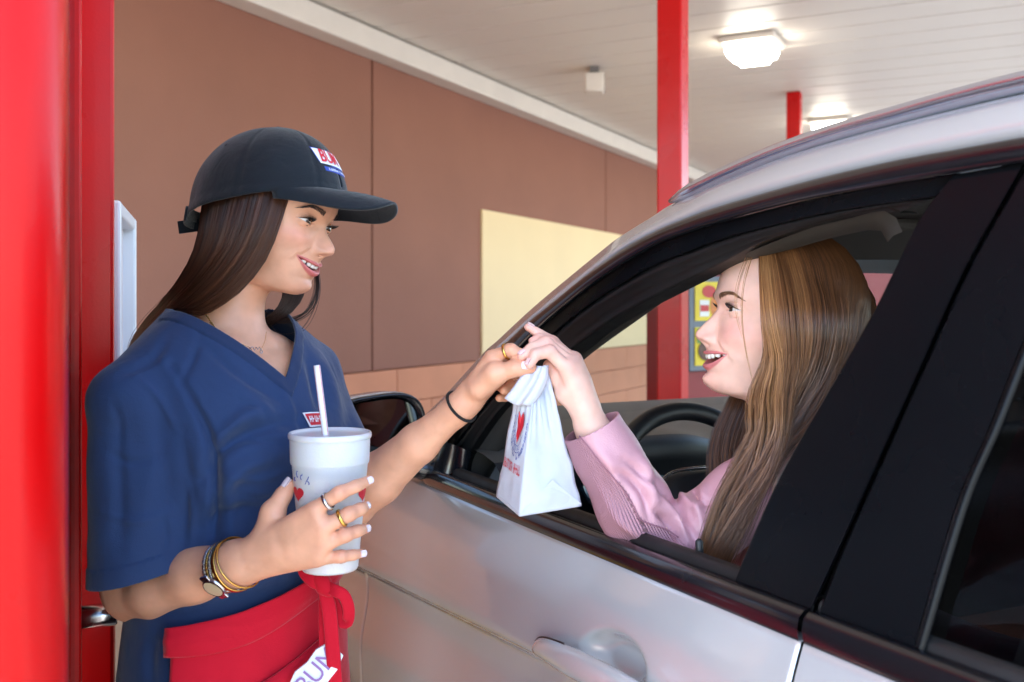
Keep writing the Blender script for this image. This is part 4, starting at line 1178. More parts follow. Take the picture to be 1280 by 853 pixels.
def hand_field(F, wrist, mcp, fingers, thumb, rs=1.0, palm_k=0.011, rm=.0105):
    """adds a palm, four fingers and a thumb to a field; points in world space"""
    wrist = np.asarray(wrist)
    for i, m in enumerate(mcp):
        w0 = wrist + (np.asarray(mcp[i]) - np.mean(mcp, 0)) * 0.45
        F.cone(w0, m, .0130 * rs, rm * rs, palm_k)
    for i in range(3):
        F.cone(wrist * .4 + (np.asarray(mcp[i]) + mcp[i + 1]) / 2 * .6, (np.asarray(mcp[i]) + mcp[i + 1]) / 2, .0125 * rs, .0090 * rs, palm_k)
    for i, f in enumerate(fingers):
        r = np.array([.0096, .0088, .0079, .0066]) * rs * (1.0, 1.03, .98, .86)[i]
        F.chain([mcp[i]] + list(f), r, .0035)
        F.cone(f[0], f[0], r[1] * 1.06, r[1] * 1.06, .003)
    th = [np.asarray(p) for p in thumb]
    F.chain(th, np.array([.0150, .0120, .0106, .0084]) * rs, .007)
    F.cone(wrist, th[1], .0155 * rs, .0118 * rs, .011)
    F.cone(np.mean(mcp, 0) * .35 + wrist * .65, th[1], .0140 * rs, .0100 * rs, .012)

def nail(name, tip, prev, dorsal, mt, parent, w=.0046, l=.0048, r=.0060):
    t = nrm(np.asarray(tip) - prev); dd = np.asarray(dorsal, float); dd = nrm(dd - t * (dd @ t)); s = np.cross(t, dd)
    a = np.linspace(-1, 1, 11); b = np.linspace(-1, 1, 9)
    V = []
    for u in a:
        for v in b:
            ln = u * l * (1 - .22 * v * v if u > 0 else 1 - .12 * v * v)
            ang = v * .78 * (1 - .05 * abs(u))
            c = np.asarray(tip) + t * (ln - .0002) + s * math.sin(ang) * w * 1.25 + dd * ((r + .0006) * (math.cos(ang) * .55 + .45) - .0010 * max(u, 0) ** 2)
            V.append(c)
    V = np.array(V); lo = V - dd * .0016
    Q = grid_faces(11, 9); Q2 = grid_faces(11, 9, off=99, flip=True)
    rim = [i for i in range(9)] + [9 * k + 8 for k in range(1, 11)] + [90 + i for i in range(7, -1, -1)] + [9 * k for k in range(9, 0, -1)]
    rim = np.array(rim); S = np.stack((rim, np.roll(rim, -1), np.roll(rim, -1) + 99, rim + 99), 1)
    return fast_mesh(name, np.vstack((V, lo)), np.vstack((Q, Q2, S)), mt, parent)

def stroke_disp(V, N, strokes, front_only=True):
    """fold relief: strokes (polyline of photograph pixels, width px, height m) pressed into the side that faces the photographer"""
    px = pix(V); fac = sstep(0.02, 0.25, -(N * nrm(V - np.array((0, 0, CAM_Z)))).sum(1)) if front_only else 1
    D = np.zeros(len(V))
    for pts, w, h in strokes:
        c = resample(catmull(np.array(pts, float), 8), 40)
        d2 = np.full(len(V), 1e9); tt = np.zeros(len(V))
        near = (px[:, 0] > c[:, 0].min() - 4 * w) & (px[:, 0] < c[:, 0].max() + 4 * w) & (px[:, 1] > c[:, 1].min() - 4 * w) & (px[:, 1] < c[:, 1].max() + 4 * w)
        ix = np.nonzero(near)[0]
        if not len(ix): continue
        p = px[ix]
        best = np.full(len(ix), 1e9); bt = np.zeros(len(ix))
        for i in range(len(c) - 1):
            a, b = c[i], c[i + 1]; ba = b - a
            t = np.clip(((p - a) @ ba) / max(ba @ ba, 1e-9), 0, 1); q = ((p - a - t[:, None] * ba) ** 2).sum(1)
            u = q < best; best[u] = q[u]; bt[u] = (i + t[u]) / (len(c) - 1)
        D[ix] += h * np.exp(-best / w ** 2) * np.sin(np.pi * np.clip(bt, 0.06, .94)) ** .6
    return V + N * (D * fac)[:, None]

def bm_cut(V, Q, planes_cut, drop):
    """split along planes (point, normal) then drop faces whose centre satisfies drop(centre array)"""
    me = bpy.data.meshes.new('tmp'); me.from_pydata([tuple(v) for v in V], [], [tuple(int(i) for i in q) for q in Q])
    bm = bmesh.new(); bm.from_mesh(me)
    for co, no, reg in planes_cut:
        bm.faces.ensure_lookup_table()
        fs = [f for f in bm.faces if reg(f.calc_center_median())]
        geom = list({v for f in fs for v in f.verts}) + list({e for f in fs for e in f.edges}) + fs
        bmesh.ops.bisect_plane(bm, geom=geom, plane_co=Vector(co), plane_no=Vector(no), dist=1e-5)
    C = np.array([tuple(f.calc_center_median()) for f in bm.faces]); k = drop(C)
    bmesh.ops.delete(bm, geom=[f for f, d in zip(list(bm.faces), k) if d], context='FACES')
    bm.to_mesh(me); bm.free()
    return me
# ------------------------------------------------------------------ the carhop (standing, navy T-shirt, cap)
SKIN1 = srgb(224, 166, 134); LIP1 = srgb(206, 112, 106); BLUSH1 = srgb(222, 140, 118)
M['skin1'] = skin_mat('skin_tan', SKIN1, LIP1)
M['hair1'] = hair_mat('dark_brown_hair')
def cloth_mat(name, col, rough=0.85, weave=900, bs=0.35, sheen=0.25, noise=.06):
    m = mat(name, col, rough, sheen=sheen, bump=bs, bscale=weave, noise=noise, nscale=14, spec=0.3)
    t = m.node_tree; b = t.nodes['Principled BSDF']; L = t.links.new; old = b.inputs['Normal'].links[0].from_node
    tc = t.nodes.new('ShaderNodeTexCoord'); n = t.nodes.new('ShaderNodeTexNoise'); n.inputs['Scale'].default_value = 26; n.inputs['Detail'].default_value = 3; n.inputs['Distortion'].default_value = .8
    L(tc.outputs['Object'], n.inputs['Vector']); bp = t.nodes.new('ShaderNodeBump'); bp.inputs['Strength'].default_value = .30; bp.inputs['Distance'].default_value = .006
    L(n.outputs['Fac'], bp.inputs['Height']); L(old.outputs[0], bp.inputs['Normal']); L(bp.outputs[0], b.inputs['Normal'])
    return m
M['navy'] = cloth_mat('navy_cotton', srgb(37, 58, 97))
M['navy_rib'] = cloth_mat('navy_rib_collar', srgb(32, 50, 85))
M['apron'] = cloth_mat('red_apron_twill', srgb(200, 10, 40), sheen=0.15)
M['cap'] = cloth_mat('black_cap_twill', srgb(17, 25, 33), 0.8, 1100, 0.5)
M['gold'] = mat('gold_metal', srgb(214, 170, 88), 0.18, metal=1.0)
M['silver_m'] = mat('silver_metal', srgb(200, 200, 205), 0.16, metal=1.0)
M['nail1'] = mat('white_nail_polish', srgb(240, 226, 232), 0.15, coat=1.0)
M['white_print'] = mat('white_print', srgb(232, 234, 240), 0.6)
M['red_print'] = mat('red_print', srgb(204, 30, 48), 0.6)
M['blue_print'] = mat('blue_print', srgb(46, 70, 160), 0.6)
M['trouser'] = cloth_mat('black_trousers', srgb(26, 28, 34))
M['shoe'] = mat('black_shoe', srgb(20, 20, 22), 0.4)

emp = empty('person', (-0.39, 1.37, 0), 'woman in black cap and navy shirt holding a foam cup and handing over a bag', 'person')
TF = Fr((-0.378, 1.36, 0), frame((0.8, -0.6, 0)))
HF = Fr((-0.3235, 1.362, 1.5575), frame((0.951 * .963, -0.309 * .963, -0.268), (0, .10, 1)), .955)
S_R, S_L = TF.w((-.012, -.156, 1.303)), TF.w((-.015, .146, 1.322))
E_R, W_R = P(168, 738, 1.30), P(303, 703, 1.18)
E_L, W_L = P(436, 630, 1.37), P(580, 505, 1.285)

# ---- skin: head, neck and chest
k = lambda *a, **kw: key_ring(TF, *a, **kw)
lower1 = [k(.034, 1.412, .0465, -.014, 1.412, -.062, 1.425), k(.041, 1.388, .053, -.016, 1.396, -.072, 1.412), k(.056, 1.366, .084, -.016, 1.382, -.086, 1.396),
          k(.076, 1.348, .126, -.016, 1.358, -.098, 1.385), k(.099, 1.312, .145, -.012, 1.325, -.098, 1.33), k(.122, 1.25, .142, -.005, 1.25, -.092, 1.25)]
opt1 = dict(drop=.0085, nose=.90, gap=.0032, zu=.0036, zl=.0022, cheek=.0060, hairmat=M['hair1'], teethx=.0868, tz=-.0615, th=.0075, mz=-.0680, mw=.0325, smile=.0115)
hv, hq, hc, hL = build_head(HF, lower1, opt1, SKIN1, LIP1, BLUSH1)
# the scalp under the hair
_s = sstep(.025, .06, hL[:, 2])[:, None] * .09 * (hL[:, 2:] < .2); hv = hv + (HF.w((-.012, 0, .015)) - hv) * _s
_l = hL; _w = sstep(.036, .026, _l[:, 0] + .25 * np.clip(-_l[:, 2], 0, 1) * 0) * sstep(-.085, -.07, _l[:, 2]) ; _w = np.maximum(_w, sstep(.045, .055, _l[:, 2]) * (_l[:, 2] < .2)); _w[_l[:, 2] < -.12] = 0
hc = hc * (1 - _w[:, None]) + np.array(srgb(40, 26, 23)) * _w[:, None]
# collar bones and neck cord relief
T_ = TF.l(hv); sgn = np.abs(T_[:, 1])
cl = gauss(T_[:, 2] - (1.372 + .10 * sgn), .009) * sstep(.012, .03, sgn) * (1 - sstep(.11, .15, sgn)) * (T_[:, 0] > 0)
hv = hv + TF.R[:, 0] * (.006 * cl)[:, None]
# ---- arms and hands
MCP_R = PP([(393, 637, 1.143), (404, 660, 1.141), (404, 682, 1.145), (396, 699, 1.152)])
FIN_R = [PP([(424, 617, 1.139), (445, 608, 1.150), (461, 601, 1.166)]), PP([(436, 643, 1.143), (450, 637, 1.155), (457, 633, 1.170)]),
         PP([(432, 669, 1.145), (447, 664, 1.157), (457, 661, 1.172)]), PP([(426, 696, 1.150), (441, 694, 1.159), (452, 692, 1.170)])]
THU_R = PP([(330, 676, 1.172), (341, 641, 1.178), (353, 621, 1.186), (362, 607, 1.192)])
F = Field(P(118, 800, 1.02) - .03, P(480, 590, 1.40) + .03, .0017)
F.o = np.minimum(E_R, np.minimum(MCP_R.min(0), FIN_R[3].min(0))) - .075
def field_for(pts, pad, h):
    a = np.vstack(pts); return Field(a.min(0) - pad, a.max(0) + pad, h)
arm_dir = nrm(W_R - E_R); back_n = nrm(np.cross(MCP_R[0] - W_R, MCP_R[3] - W_R)); back_n = back_n if back_n[1] < 0 else -back_n
F = field_for([E_R, W_R, MCP_R, FIN_R[0], FIN_R[3], THU_R], .062, .0018)
F.chain([E_R + UPZ * .12, E_R + UPZ * .02], [.041, .042], .014)
F.chain([E_R, E_R * .72 + W_R * .28 - UPZ * .004, E_R * .40 + W_R * .60, W_R * .92 + E_R * .08, W_R], [.0405, .0400, .0325, .0245, .0235], .014)
F.cone(W_R, np.mean(MCP_R, 0) * .5 + W_R * .5, .0240, .0190, .014, flat=.78, fdir=back_n)
hand_field(F, W_R * .8 + np.mean(MCP_R, 0) * .2, MCP_R, FIN_R, THU_R, rs=.93)
rv, rq = F.mesh(3)
# left arm
MCP_L = PP([(615, 447, 1.262), (617, 455, 1.285), (618, 466, 1.300), (616, 478, 1.312)])
FIN_L = [PP([(638, 438, 1.252), (652, 444, 1.248), (660, 453, 1.250)]), PP([(640, 450, 1.290), (650, 462, 1.285), (646, 471, 1.275)]),
         PP([(638, 470, 1.312), (640, 484, 1.300), (630, 488, 1.288)]), PP([(632, 486, 1.322), (632, 496, 1.308), (624, 498, 1.298)])]
THU_L = PP([(598, 486, 1.262), (619, 468, 1.250), (643, 461, 1.243), (663, 459.5, 1.240)])
F = field_for([E_L, W_L, MCP_L, FIN_L[0], FIN_L[3], THU_L, S_L * .3 + E_L * .7], .058, .0018)
F.chain([S_L, E_L], [.040, .034], .010)
F.chain([E_L, E_L * .74 + W_L * .26, E_L * .38 + W_L * .62, W_L * .92 + E_L * .08, W_L], [.0335, .0340, .0258, .0188, .0184], .010)
bn = nrm(np.cross(MCP_L[0] - W_L, MCP_L[3] - W_L))
F.cone(W_L, np.mean(MCP_L, 0) * .5 + W_L * .5, .0205, .0175, .012, flat=.82, fdir=bn)
hand_field(F, W_L * .75 + np.mean(MCP_L, 0) * .25, MCP_L, FIN_L, THU_L, rs=.94)
lv, lq = F.mesh(3)
def finger_creases(V, Q, joints, amp=.0007):
    N = vnormals(V, Q)
    D = np.zeros(len(V))
    for a, b, c in joints:
        ax = nrm(c - a); dist = np.linalg.norm(V - b, axis=1); al = (V - b) @ ax
        D -= amp * (gauss(al, .0007) + gauss(al - .0024, .0006) * .8 + gauss(al + .0024, .0006) * .8) * (dist < .016)
    return V + N * D[:, None]
jr = [(m, f[0], f[1]) for m, f in zip(MCP_R, FIN_R)] + [(f[0], f[1], f[2]) for f in FIN_R] + [(THU_R[1], THU_R[2], THU_R[3])]
rv = finger_creases(rv, rq, jr)
jl = [(MCP_L[0], FIN_L[0][0], FIN_L[0][1]), (FIN_L[0][0], FIN_L[0][1], FIN_L[0][2]), (THU_L[1], THU_L[2], THU_L[3])]
lv = finger_creases(lv, lq, jl)
def skin_tint(V, base, pts, warm, s=.010):
    c = np.tile(np.array(base), (len(V), 1))
    for p in pts:
        w = .38 * np.exp(-((V - p) ** 2).sum(1) / s ** 2)[:, None]; c = c * (1 - w) + np.array(warm) * w
    return c
warm1 = srgb(214, 130, 108)
rc = skin_tint(rv, SKIN1, list(MCP_R) + [f[0] for f in FIN_R] + [f[2] for f in FIN_R] + [THU_R[3]], warm1)
lc = skin_tint(lv, SKIN1, list(MCP_L) + [FIN_L[0][0], FIN_L[0][2], THU_L[2], THU_L[3]], warm1)
o1 = len(hv); o2 = o1 + len(rv)
F = field_for([S_R, S_L, E_R, E_L, TF.w((0, 0, 1.0))], .10, .006)
F.chain([TF.w((0, 0, 1.30)), S_R - UPZ * .012, E_R + UPZ * .05], [.05, .034, .034], .02); F.chain([TF.w((0, 0, 1.30)), S_L - UPZ * .012, E_L * .5 + S_L * .5], [.05, .040, .046], .02)
F.cone(TF.w((0, 0, 1.24)), TF.w((0, 0, 1.0)), .080, .075, .02)
iv, iq = F.mesh(2); o3 = o2 + len(lv)
body = fast_mesh('body', np.vstack((hv, rv, lv, iv)), np.vstack((hq[:, ::-1], rq + o1, lq + o2, iq + o3)), M['skin1'], emp)
set_attr(body.data, 'tint', np.vstack((hc, rc, lc, np.tile(np.array(SKIN1), (len(iv), 1)))))
face_extras(HF, hL, opt1, emp, np.array(srgb(46, 28, 22)), (.05, .022, .010), (.93, -.05, -.16))
dorsR = back_n
for f in FIN_R: nail('fingernail', f[2] * .93 + f[1] * .07, f[1], dorsR * .75 + np.array((.35, -.15, .25)), M['nail1'], emp)
nail('fingernail', THU_R[3], THU_R[2], np.array((-.55, -.6, .5)), M['nail1'], emp, w=.0058, l=.0075, r=.0085)
nail('fingernail', THU_L[3] * .9 + THU_L[2] * .1, THU_L[2], np.array((0.0, -.85, .45)), M['nail1'], emp, w=.0060, l=.0075, r=.0088)

# ---- shirt
_zk = [.66, .85, .95, 1.05, 1.15, 1.225, 1.29, 1.345, 1.385, 1.415, 1.44]
_af = [.122, .120, .116, .114, .128, .141, .126, .100, .078, .060, .050]
_ab = [.130, .132, .122, .110, .106, .106, .104, .098, .085, .070, .060]
_b = [.148, .148, .142, .136, .139, .146, .150, .142, .112, .080, .062]
_cx = [.0, .0, .0, .0, .0, .0, -.004, -.008, -.014, -.018, -.02]
def torso_rad(z): return [cinterp(_zk, q, z) for q in (_af, _ab, _b, _cx)]
def hipshift(z): return cinterp([.6, 1.0, 1.38, 1.5], [-.012, -.008, 0, 0], z)
def torso_fn(p):
    q = p.copy(); q[..., 0] -= hipshift(p[..., 2]); l = TF.l(q)
    af, ab, b, cx = torso_rad(l[..., 2]); x = l[..., 0] - cx; a = np.where(x > 0, af, ab)
    r = (np.abs(x / a) ** 2.3 + np.abs(l[..., 1] / b) ** 2.3) ** (1 / 2.3)
    return ((r - 1) * np.minimum(a, b) * .9).astype(np.float32)
def torso_pt(phi, z, off=0.0):
    """point on the torso at angle phi from its front"""
    af, ab, b, cx = torso_rad(z); c, s = np.cos(phi), np.sin(phi)
    a = np.where(c > 0, af, ab) + off; bb = b + off
    r = (np.abs(c / a) ** 2.3 + np.abs(s / bb) ** 2.3) ** (-1 / 2.3)
    w = TF.w(np.stack(np.broadcast_arrays(r * c + cx, r * s, z), -1)); w[..., 0] += hipshift(np.broadcast_to(z, w.shape[:-1])); return w
lo = np.array((-.64, 1.10, .70)); hi = np.array((-.14, 1.62, 1.46))
F = Field(lo, hi, .0034)
F.add(torso_fn, lo, hi, 0)
F.F = np.maximum(F.F, (F.ax[2][None, None, :] - 1.425).astype(np.float32))
HEM_R = P(195, 705, 1.262); HEM_L = E_L * .62 + S_L * .38
for s, S in ((-1, S_R), (1, S_L)):
    F.cone(TF.w((-.020, s * .060, 1.380)), S + UPZ * .002, .034, .0450, .03)
    _h = HEM_R if s < 0 else HEM_L; _d = nrm(_h - S); _f = nrm(np.array((.5, -1, 0))) if s < 0 else nrm(np.array((1.0, -.3, 0)))
    F2 = Field(F.ax[0][0] * np.array((1, 0, 0)) + np.array((0, F.ax[1][0], F.ax[2][0])), np.array((F.ax[0][-1], F.ax[1][-1], F.ax[2][-1])) - 1e-6, .0034)
    F2.cone(S, _h + _d * .06, .0460, .092 if s < 0 else .062, .0, flat=.80 if s < 0 else .92, fdir=nrm(_f - _d * (_f @ _d)))
    _n = nrm(_d + np.array((.10, 0, 0))) if s < 0 else _d
    _g = np.stack(np.meshgrid(*F.ax, indexing='ij'), -1); _pl = ((_g - _h) @ _n - .006).astype(np.float32)
    n3 = tuple(min(a_, b_) for a_, b_ in zip(F.F.shape, F2.F.shape)); sl3 = tuple(slice(0, q_) for q_ in n3)
    d2_ = np.maximum(F2.F[sl3], _pl[sl3]); f_ = F.F[sl3]; hh_ = np.clip(.5 + .5 * (f_ - d2_) / .014, 0, 1)
    F.F[sl3] = f_ * (1 - hh_) + d2_ * hh_ - .014 * hh_ * (1 - hh_)
sv, sq = F.mesh(3)
sn_ = vnormals(sv, sq)
folds = [([(252, 600), (285, 555), (330, 535), (368, 528)], 9, -.0085), ([(262, 628), (300, 588), (345, 570)], 10, .0065), ([(265, 560), (300, 525), (330, 512)], 8, .005),
         ([(214, 458), (244, 508), (264, 556), (270, 620), (266, 690)], 6, -.0090), ([(284, 575), (288, 640), (284, 700)], 9, .004), ([(205, 450), (240, 500), (262, 545)], 8, .004), ([(180, 500), (190, 580), (180, 650)], 16, .0035), ([(225, 540), (235, 610), (225, 690)], 10, -.004), ([(145, 540), (150, 620), (150, 690)], 9, -.003),
         ([(250, 660), (290, 640), (350, 640), (380, 655)], 9, -.006), ([(245, 690), (300, 668), (360, 668)], 10, .004), ([(235, 720), (300, 706), (370, 700)], 8, -.005), ([(230, 760), (290, 735), (350, 720)], 8, .004),
         ([(255, 430), (300, 470), (350, 500)], 6, -.003), ([(380, 430), (395, 470), (405, 520)], 8, -.0035), ([(405, 440), (418, 490), (430, 540)], 7, .003), ([(300, 480), (330, 520), (370, 560)], 12, .003),
         ([(195, 790), (188, 820), (190, 860)], 8, -.003), ([(210, 420), (190, 450), (150, 470)], 6, -.002)]
folds += [([(274, 566), (310, 550), (352, 556)], 4.5, -.0026), ([(276, 590), (318, 600), (360, 590)], 4.5, .0022), ([(285, 694), (330, 682), (378, 688)], 4.5, -.0026), ([(262, 712), (310, 716), (360, 708)], 4.5, .0022),
          ([(250, 418), (240, 450), (224, 482)], 4.5, -.0020), ([(130, 562), (162, 578), (204, 570)], 4.5, -.0018), ([(126, 640), (166, 652), (216, 640)], 4.5, .0018), ([(204, 646), (208, 668), (206, 694)], 4.5, -.0022),
          ([(350, 482), (366, 520), (372, 562)], 4.5, .0020), ([(386, 452), (393, 480), (396, 506)], 4.5, -.0022), ([(170, 470), (200, 500), (222, 540)], 4.5, .0022), ([(140, 500), (150, 530), (150, 560)], 5, -.0018), ([(300, 500), (322, 512), (340, 530)], 4.5, -.0018), ([(232, 600), (240, 640), (238, 680)], 4.5, .0022), ([(300, 620), (330, 626), (356, 618)], 4.5, -.0020)]
sv = stroke_disp(sv, sn_, [(p_, w_ * 1.0, h_ * 1.7) for p_, w_, h_ in folds])
sn_ = vnormals(sv, sq)
ns = noise3(sv, 16, 3, 2) * .0018 + noise3(sv, 45, 5, 2) * .0006
sv = sv + sn_ * ns[:, None]
ZT = 1.328
def tl(c): return TF.l(np.asarray(c))
plR = []
for s in (-1, 1):
    no = TF.R @ nrm(np.array((0.0, -s * 1.0, 1.0))); co = TF.w((0, 0, ZT))
    reg = lambda c, s=s: (lambda q: q[0] > -.02 and s * q[1] > -.004 and q[2] > 1.29)(tl(c))
    plR.append((co, no, reg)); plR.append((co - UPZ * .024, no, reg))
ax_r = nrm(HEM_R - S_R); ax_l = nrm(HEM_L - S_L)
ax_rh = nrm(ax_r + np.array((.10, 0, 0)))
plR.append((HEM_R, ax_rh, lambda c: c.z < 1.2 and np.linalg.norm(np.array(c) - HEM_R) < .17))
plR.append((HEM_R - ax_r * .024, ax_rh, lambda c: c.z < 1.2 and np.linalg.norm(np.array(c) - HEM_R) < .17))
plR.append((HEM_L, ax_l, lambda c: np.linalg.norm(np.array(c) - HEM_L) < .12))
def nearline(C, A, B):
    ba = B - A; t = np.clip(((C - A) @ ba) / (ba @ ba), 0, 1.6); return np.linalg.norm(C - A - t[:, None] * ba, axis=1)
def drop(C):
    q = TF.l(C)
    v = (q[:, 2] > ZT + np.abs(q[:, 1]) + 1e-5) & (q[:, 0] > -.02)
    bk = (q[:, 2] > 1.418) & (q[:, 0] <= -.02) & (np.abs(q[:, 1]) < .09)
    tor = torso_fn(C.astype(np.float32))
    hr = ((C - HEM_R) @ ax_rh > 1e-5) & (nearline(C, S_R, HEM_R) < .115) & (tor > .005) & (q[:, 1] < -.03) & (C[:, 2] < 1.2) & (np.linalg.norm(C - HEM_R, axis=1) < .20) & (nearline(C, S_R, HEM_R) > .0) & ((C - HEM_R) @ ax_rh < .016)
    hl = ((C - HEM_L) @ ax_l > 1e-5) & (nearline(C, S_L, HEM_L) < .10) & (tor > .005) & (q[:, 1] > .03) & ((C - HEM_L) @ ax_l < .016)
    return v | bk | hr | hl
me = bm_cut(sv, sq, plR, drop)
co = np.empty(len(me.vertices) * 3); me.vertices.foreach_get('co', co); co = co.reshape(-1, 3)
no_ = np.empty(len(me.vertices) * 3); me.vertices.foreach_get('normal', no_); no_ = no_.reshape(-1, 3)
q = TF.l(co); dcol = ZT + np.abs(q[:, 1]) - q[:, 2]
collar = (dcol > -.002) & (dcol < .0238) & (q[:, 0] > -.03) & (q[:, 2] > 1.29)
hemm = ((co - HEM_R) @ ax_rh > -.0238) & (nearline(co, S_R, HEM_R) < .105) & (co[:, 2] < 1.2) & (torso_fn(co.astype(np.float32)) > .015)
co = co + no_ * (np.where(collar, .0022, 0) + np.where(hemm, .0016, 0))[:, None]
me.vertices.foreach_set('co', co.ravel()); me.update()
me.materials.append(M['navy']); me.materials.append(M['navy_rib'])
fcen = np.empty(len(me.polygons) * 3); me.polygons.foreach_get('center', fcen); fcen = fcen.reshape(-1, 3); q = TF.l(fcen); dcol = ZT + np.abs(q[:, 1]) - q[:, 2]
me.polygons.foreach_set('material_index', ((dcol < .0236) & (q[:, 0] > -.03) & (q[:, 2] > 1.29)).astype(np.int32))
me.name = 'shirt'
shirt = link(me, 'shirt', None, emp)
sol = shirt.modifiers.new('thickness', 'SOLIDIFY'); sol.thickness = .003; sol.offset = -1

# chest badge
def torso_patch(name, uv, faces, cpx, mt, par, off, right, up):
    """flat print pressed onto the front of the shirt round the point seen at pixel cpx"""
    d0 = co[(np.abs(pix(co) - np.array(cpx)).max(1) < 12)]; c = d0[np.argsort(np.linalg.norm(d0, axis=1))[:6]].mean(0)
    i = np.argmin(np.linalg.norm(co - c, axis=1)); nn = no_[i]; rt = nrm(right - nn * (right @ nn)); u_ = np.cross(nn, rt)
    u_ = u_ if u_[2] > 0 else -u_
    V = []
    for a, b in uv:
        p = c + rt * a + u_ * b
        dd = np.linalg.norm((co - p) - ((co - p) @ nn)[:, None] * nn, axis=1) + 9 * (np.abs((co - p) @ nn) > .02); j = np.argsort(dd)[:5]
        V.append(p + nn * (((co[j] - p) @ nn).mean() + off))
    return mesh(name, V, faces, mt, par, False)
RT = TF.R[:, 1]
def trap(w0, w1, h): return [(-w0, h), (-w0 * .4, h), (w0 * .4, h), (w0, h), (w1, -h), (w1 * .3, -h), (-w1 * .3, -h), (-w1, -h)]
bp = (403, 515)
torso_patch('shirt_badge', trap(.021, .015, .010), [tuple(range(8))[::-1]], bp, M['white_print'], shirt, .002, RT, UPZ)
torso_patch('shirt_badge', [(a * .88, b * .8) for a, b in trap(.021, .015, .010)], [tuple(range(8))[::-1]], bp, M['red_print'], shirt, .0028, RT, UPZ)
tv, tf = letter_marks((6,), .0036, .0085, 3)
torso_patch('shirt_badge_lettering', tv, tf, bp, M['white_print'], shirt, .0036, RT, UPZ)
tv, tf = letter_marks((5,), .0022, .0042, 4)
torso_patch('shirt_badge_lettering', tv + np.array((.004, -.0155)), tf, bp, M['white_print'], shirt, .002, RT, UPZ)

# ---- apron
phis = np.linspace(-1.12, 1.75, 90); zs = np.linspace(1.085, .62, 60)
Pg, Zg = np.meshgrid(phis, zs, indexing='ij')
ztop = 1.045 + .030 * np.sin(Pg * .9 + .3)
Zg = ztop - (1.085 - Zg) * 1.0
fo = .012 + .004 * np.sin(Pg * 9 + Zg * 6) * sstep(1.02, .85, Zg) + .003 * noise3(np.stack((Pg * .3, Zg, Pg * 0), -1), 14, 2, 2)
g = torso_pt(Pg, Zg, 0) + 0
nn = nrm(np.stack((np.cos(Pg), np.sin(Pg), np.zeros_like(Pg)), -1)) @ TF.R.T
g = g + nn * fo[..., None]
ap = fast_mesh('apron', g.reshape(-1, 3), grid_faces(90, 60), M['apron'], emp)
s_ = ap.modifiers.new('thickness', 'SOLIDIFY'); s_.thickness = .003; s_.offset = 1
# pocket layer and waistband
def apron_band(name, p0, p1, zt, zb, off, n=60, mz=14):
    ph = np.linspace(p0, p1, n); t = np.linspace(0, 1, mz); Pq, Tq = np.meshgrid(ph, t, indexing='ij')
    Zq = zt(Pq) * (1 - Tq) + zb(Pq) * Tq
    bulge = off + .003 * np.sin(Tq * np.pi) + .002 * noise3(np.stack((Pq, Zq * 4, Tq), -1), 5, 8, 2)
    base = torso_pt(Pq, Zq, 0); n2 = nrm(np.stack((np.cos(Pq), np.sin(Pq), np.zeros_like(Pq)), -1)) @ TF.R.T
    gg = base + n2 * bulge[..., None]
    o = fast_mesh(name, gg.reshape(-1, 3), grid_faces(n, mz), M['apron'], ap); m_ = o.modifiers.new('t', 'SOLIDIFY'); m_.thickness = .003; m_.offset = 1
    return o
tline = lambda p: 1.045 + .030 * np.sin(p * .9 + .3)
apron_band('apron_waistband', -1.16, 1.9, lambda p: tline(p) + .006, lambda p: tline(p) - .030 + .006 * np.sin(p * 3), .017)
apron_band('apron_pocket', -1.00, 1.4, lambda p: tline(p) - .085 + .018 * p, lambda p: tline(p) - .30, .019)
# knot, bow loop and hanging strings
kp = P(404, 731, 1.262)
def ribbon(name, pts, w, par, wd=(0.3, -0.1, 1.0), n=36):
    c = spline(pts, n); t = nrm(np.gradient(c, axis=0)); a = nrm(np.cross(t, np.array((0.15, -1.0, .2)))); 
    g = np.array([c - a * w, c - a * w * .4 + np.cross(t, a) * .0015, c + a * w * .4 + np.cross(t, a) * .0015, c + a * w])
    o = fast_mesh(name, g.reshape(-1, 3), grid_faces(4, n), M['apron'], par); m_ = o.modifiers.new('t', 'SOLIDIFY'); m_.thickness = .0024; m_.offset = 0
    return o
ribbon('apron_string', [kp, P(411, 760, 1.255), P(415, 800, 1.26), P(419, 853, 1.27), P(424, 930, 1.29)], .0088, ap)
ribbon('apron_string', [kp + np.array((.002, .006, 0)), P(406, 765, 1.268), P(407, 810, 1.27), P(410, 870, 1.28)], .008, ap)
ribbon('apron_bow', [kp, P(418, 738, 1.25), P(430, 745, 1.25), P(436, 762, 1.255), P(434, 778, 1.262), P(426, 776, 1.268), P(420, 760, 1.268), P(408, 738, 1.262)], .0072, ap)
ribbon('apron_bow', [kp, P(392, 728, 1.255), P(380, 715, 1.26), P(382, 706, 1.268), P(394, 712, 1.27), kp], .007, ap)
F = Field(kp - .03, kp + .03, .0016); F.ell(kp, (.011, .010, .014), None, .004); F.cone(kp + (-.006, 0, .008), kp + (.008, -.004, -.008), .008, .007, .004)
kv, kq = F.mesh(2); fast_mesh('apron_knot', kv, kq, M['apron'], ap)
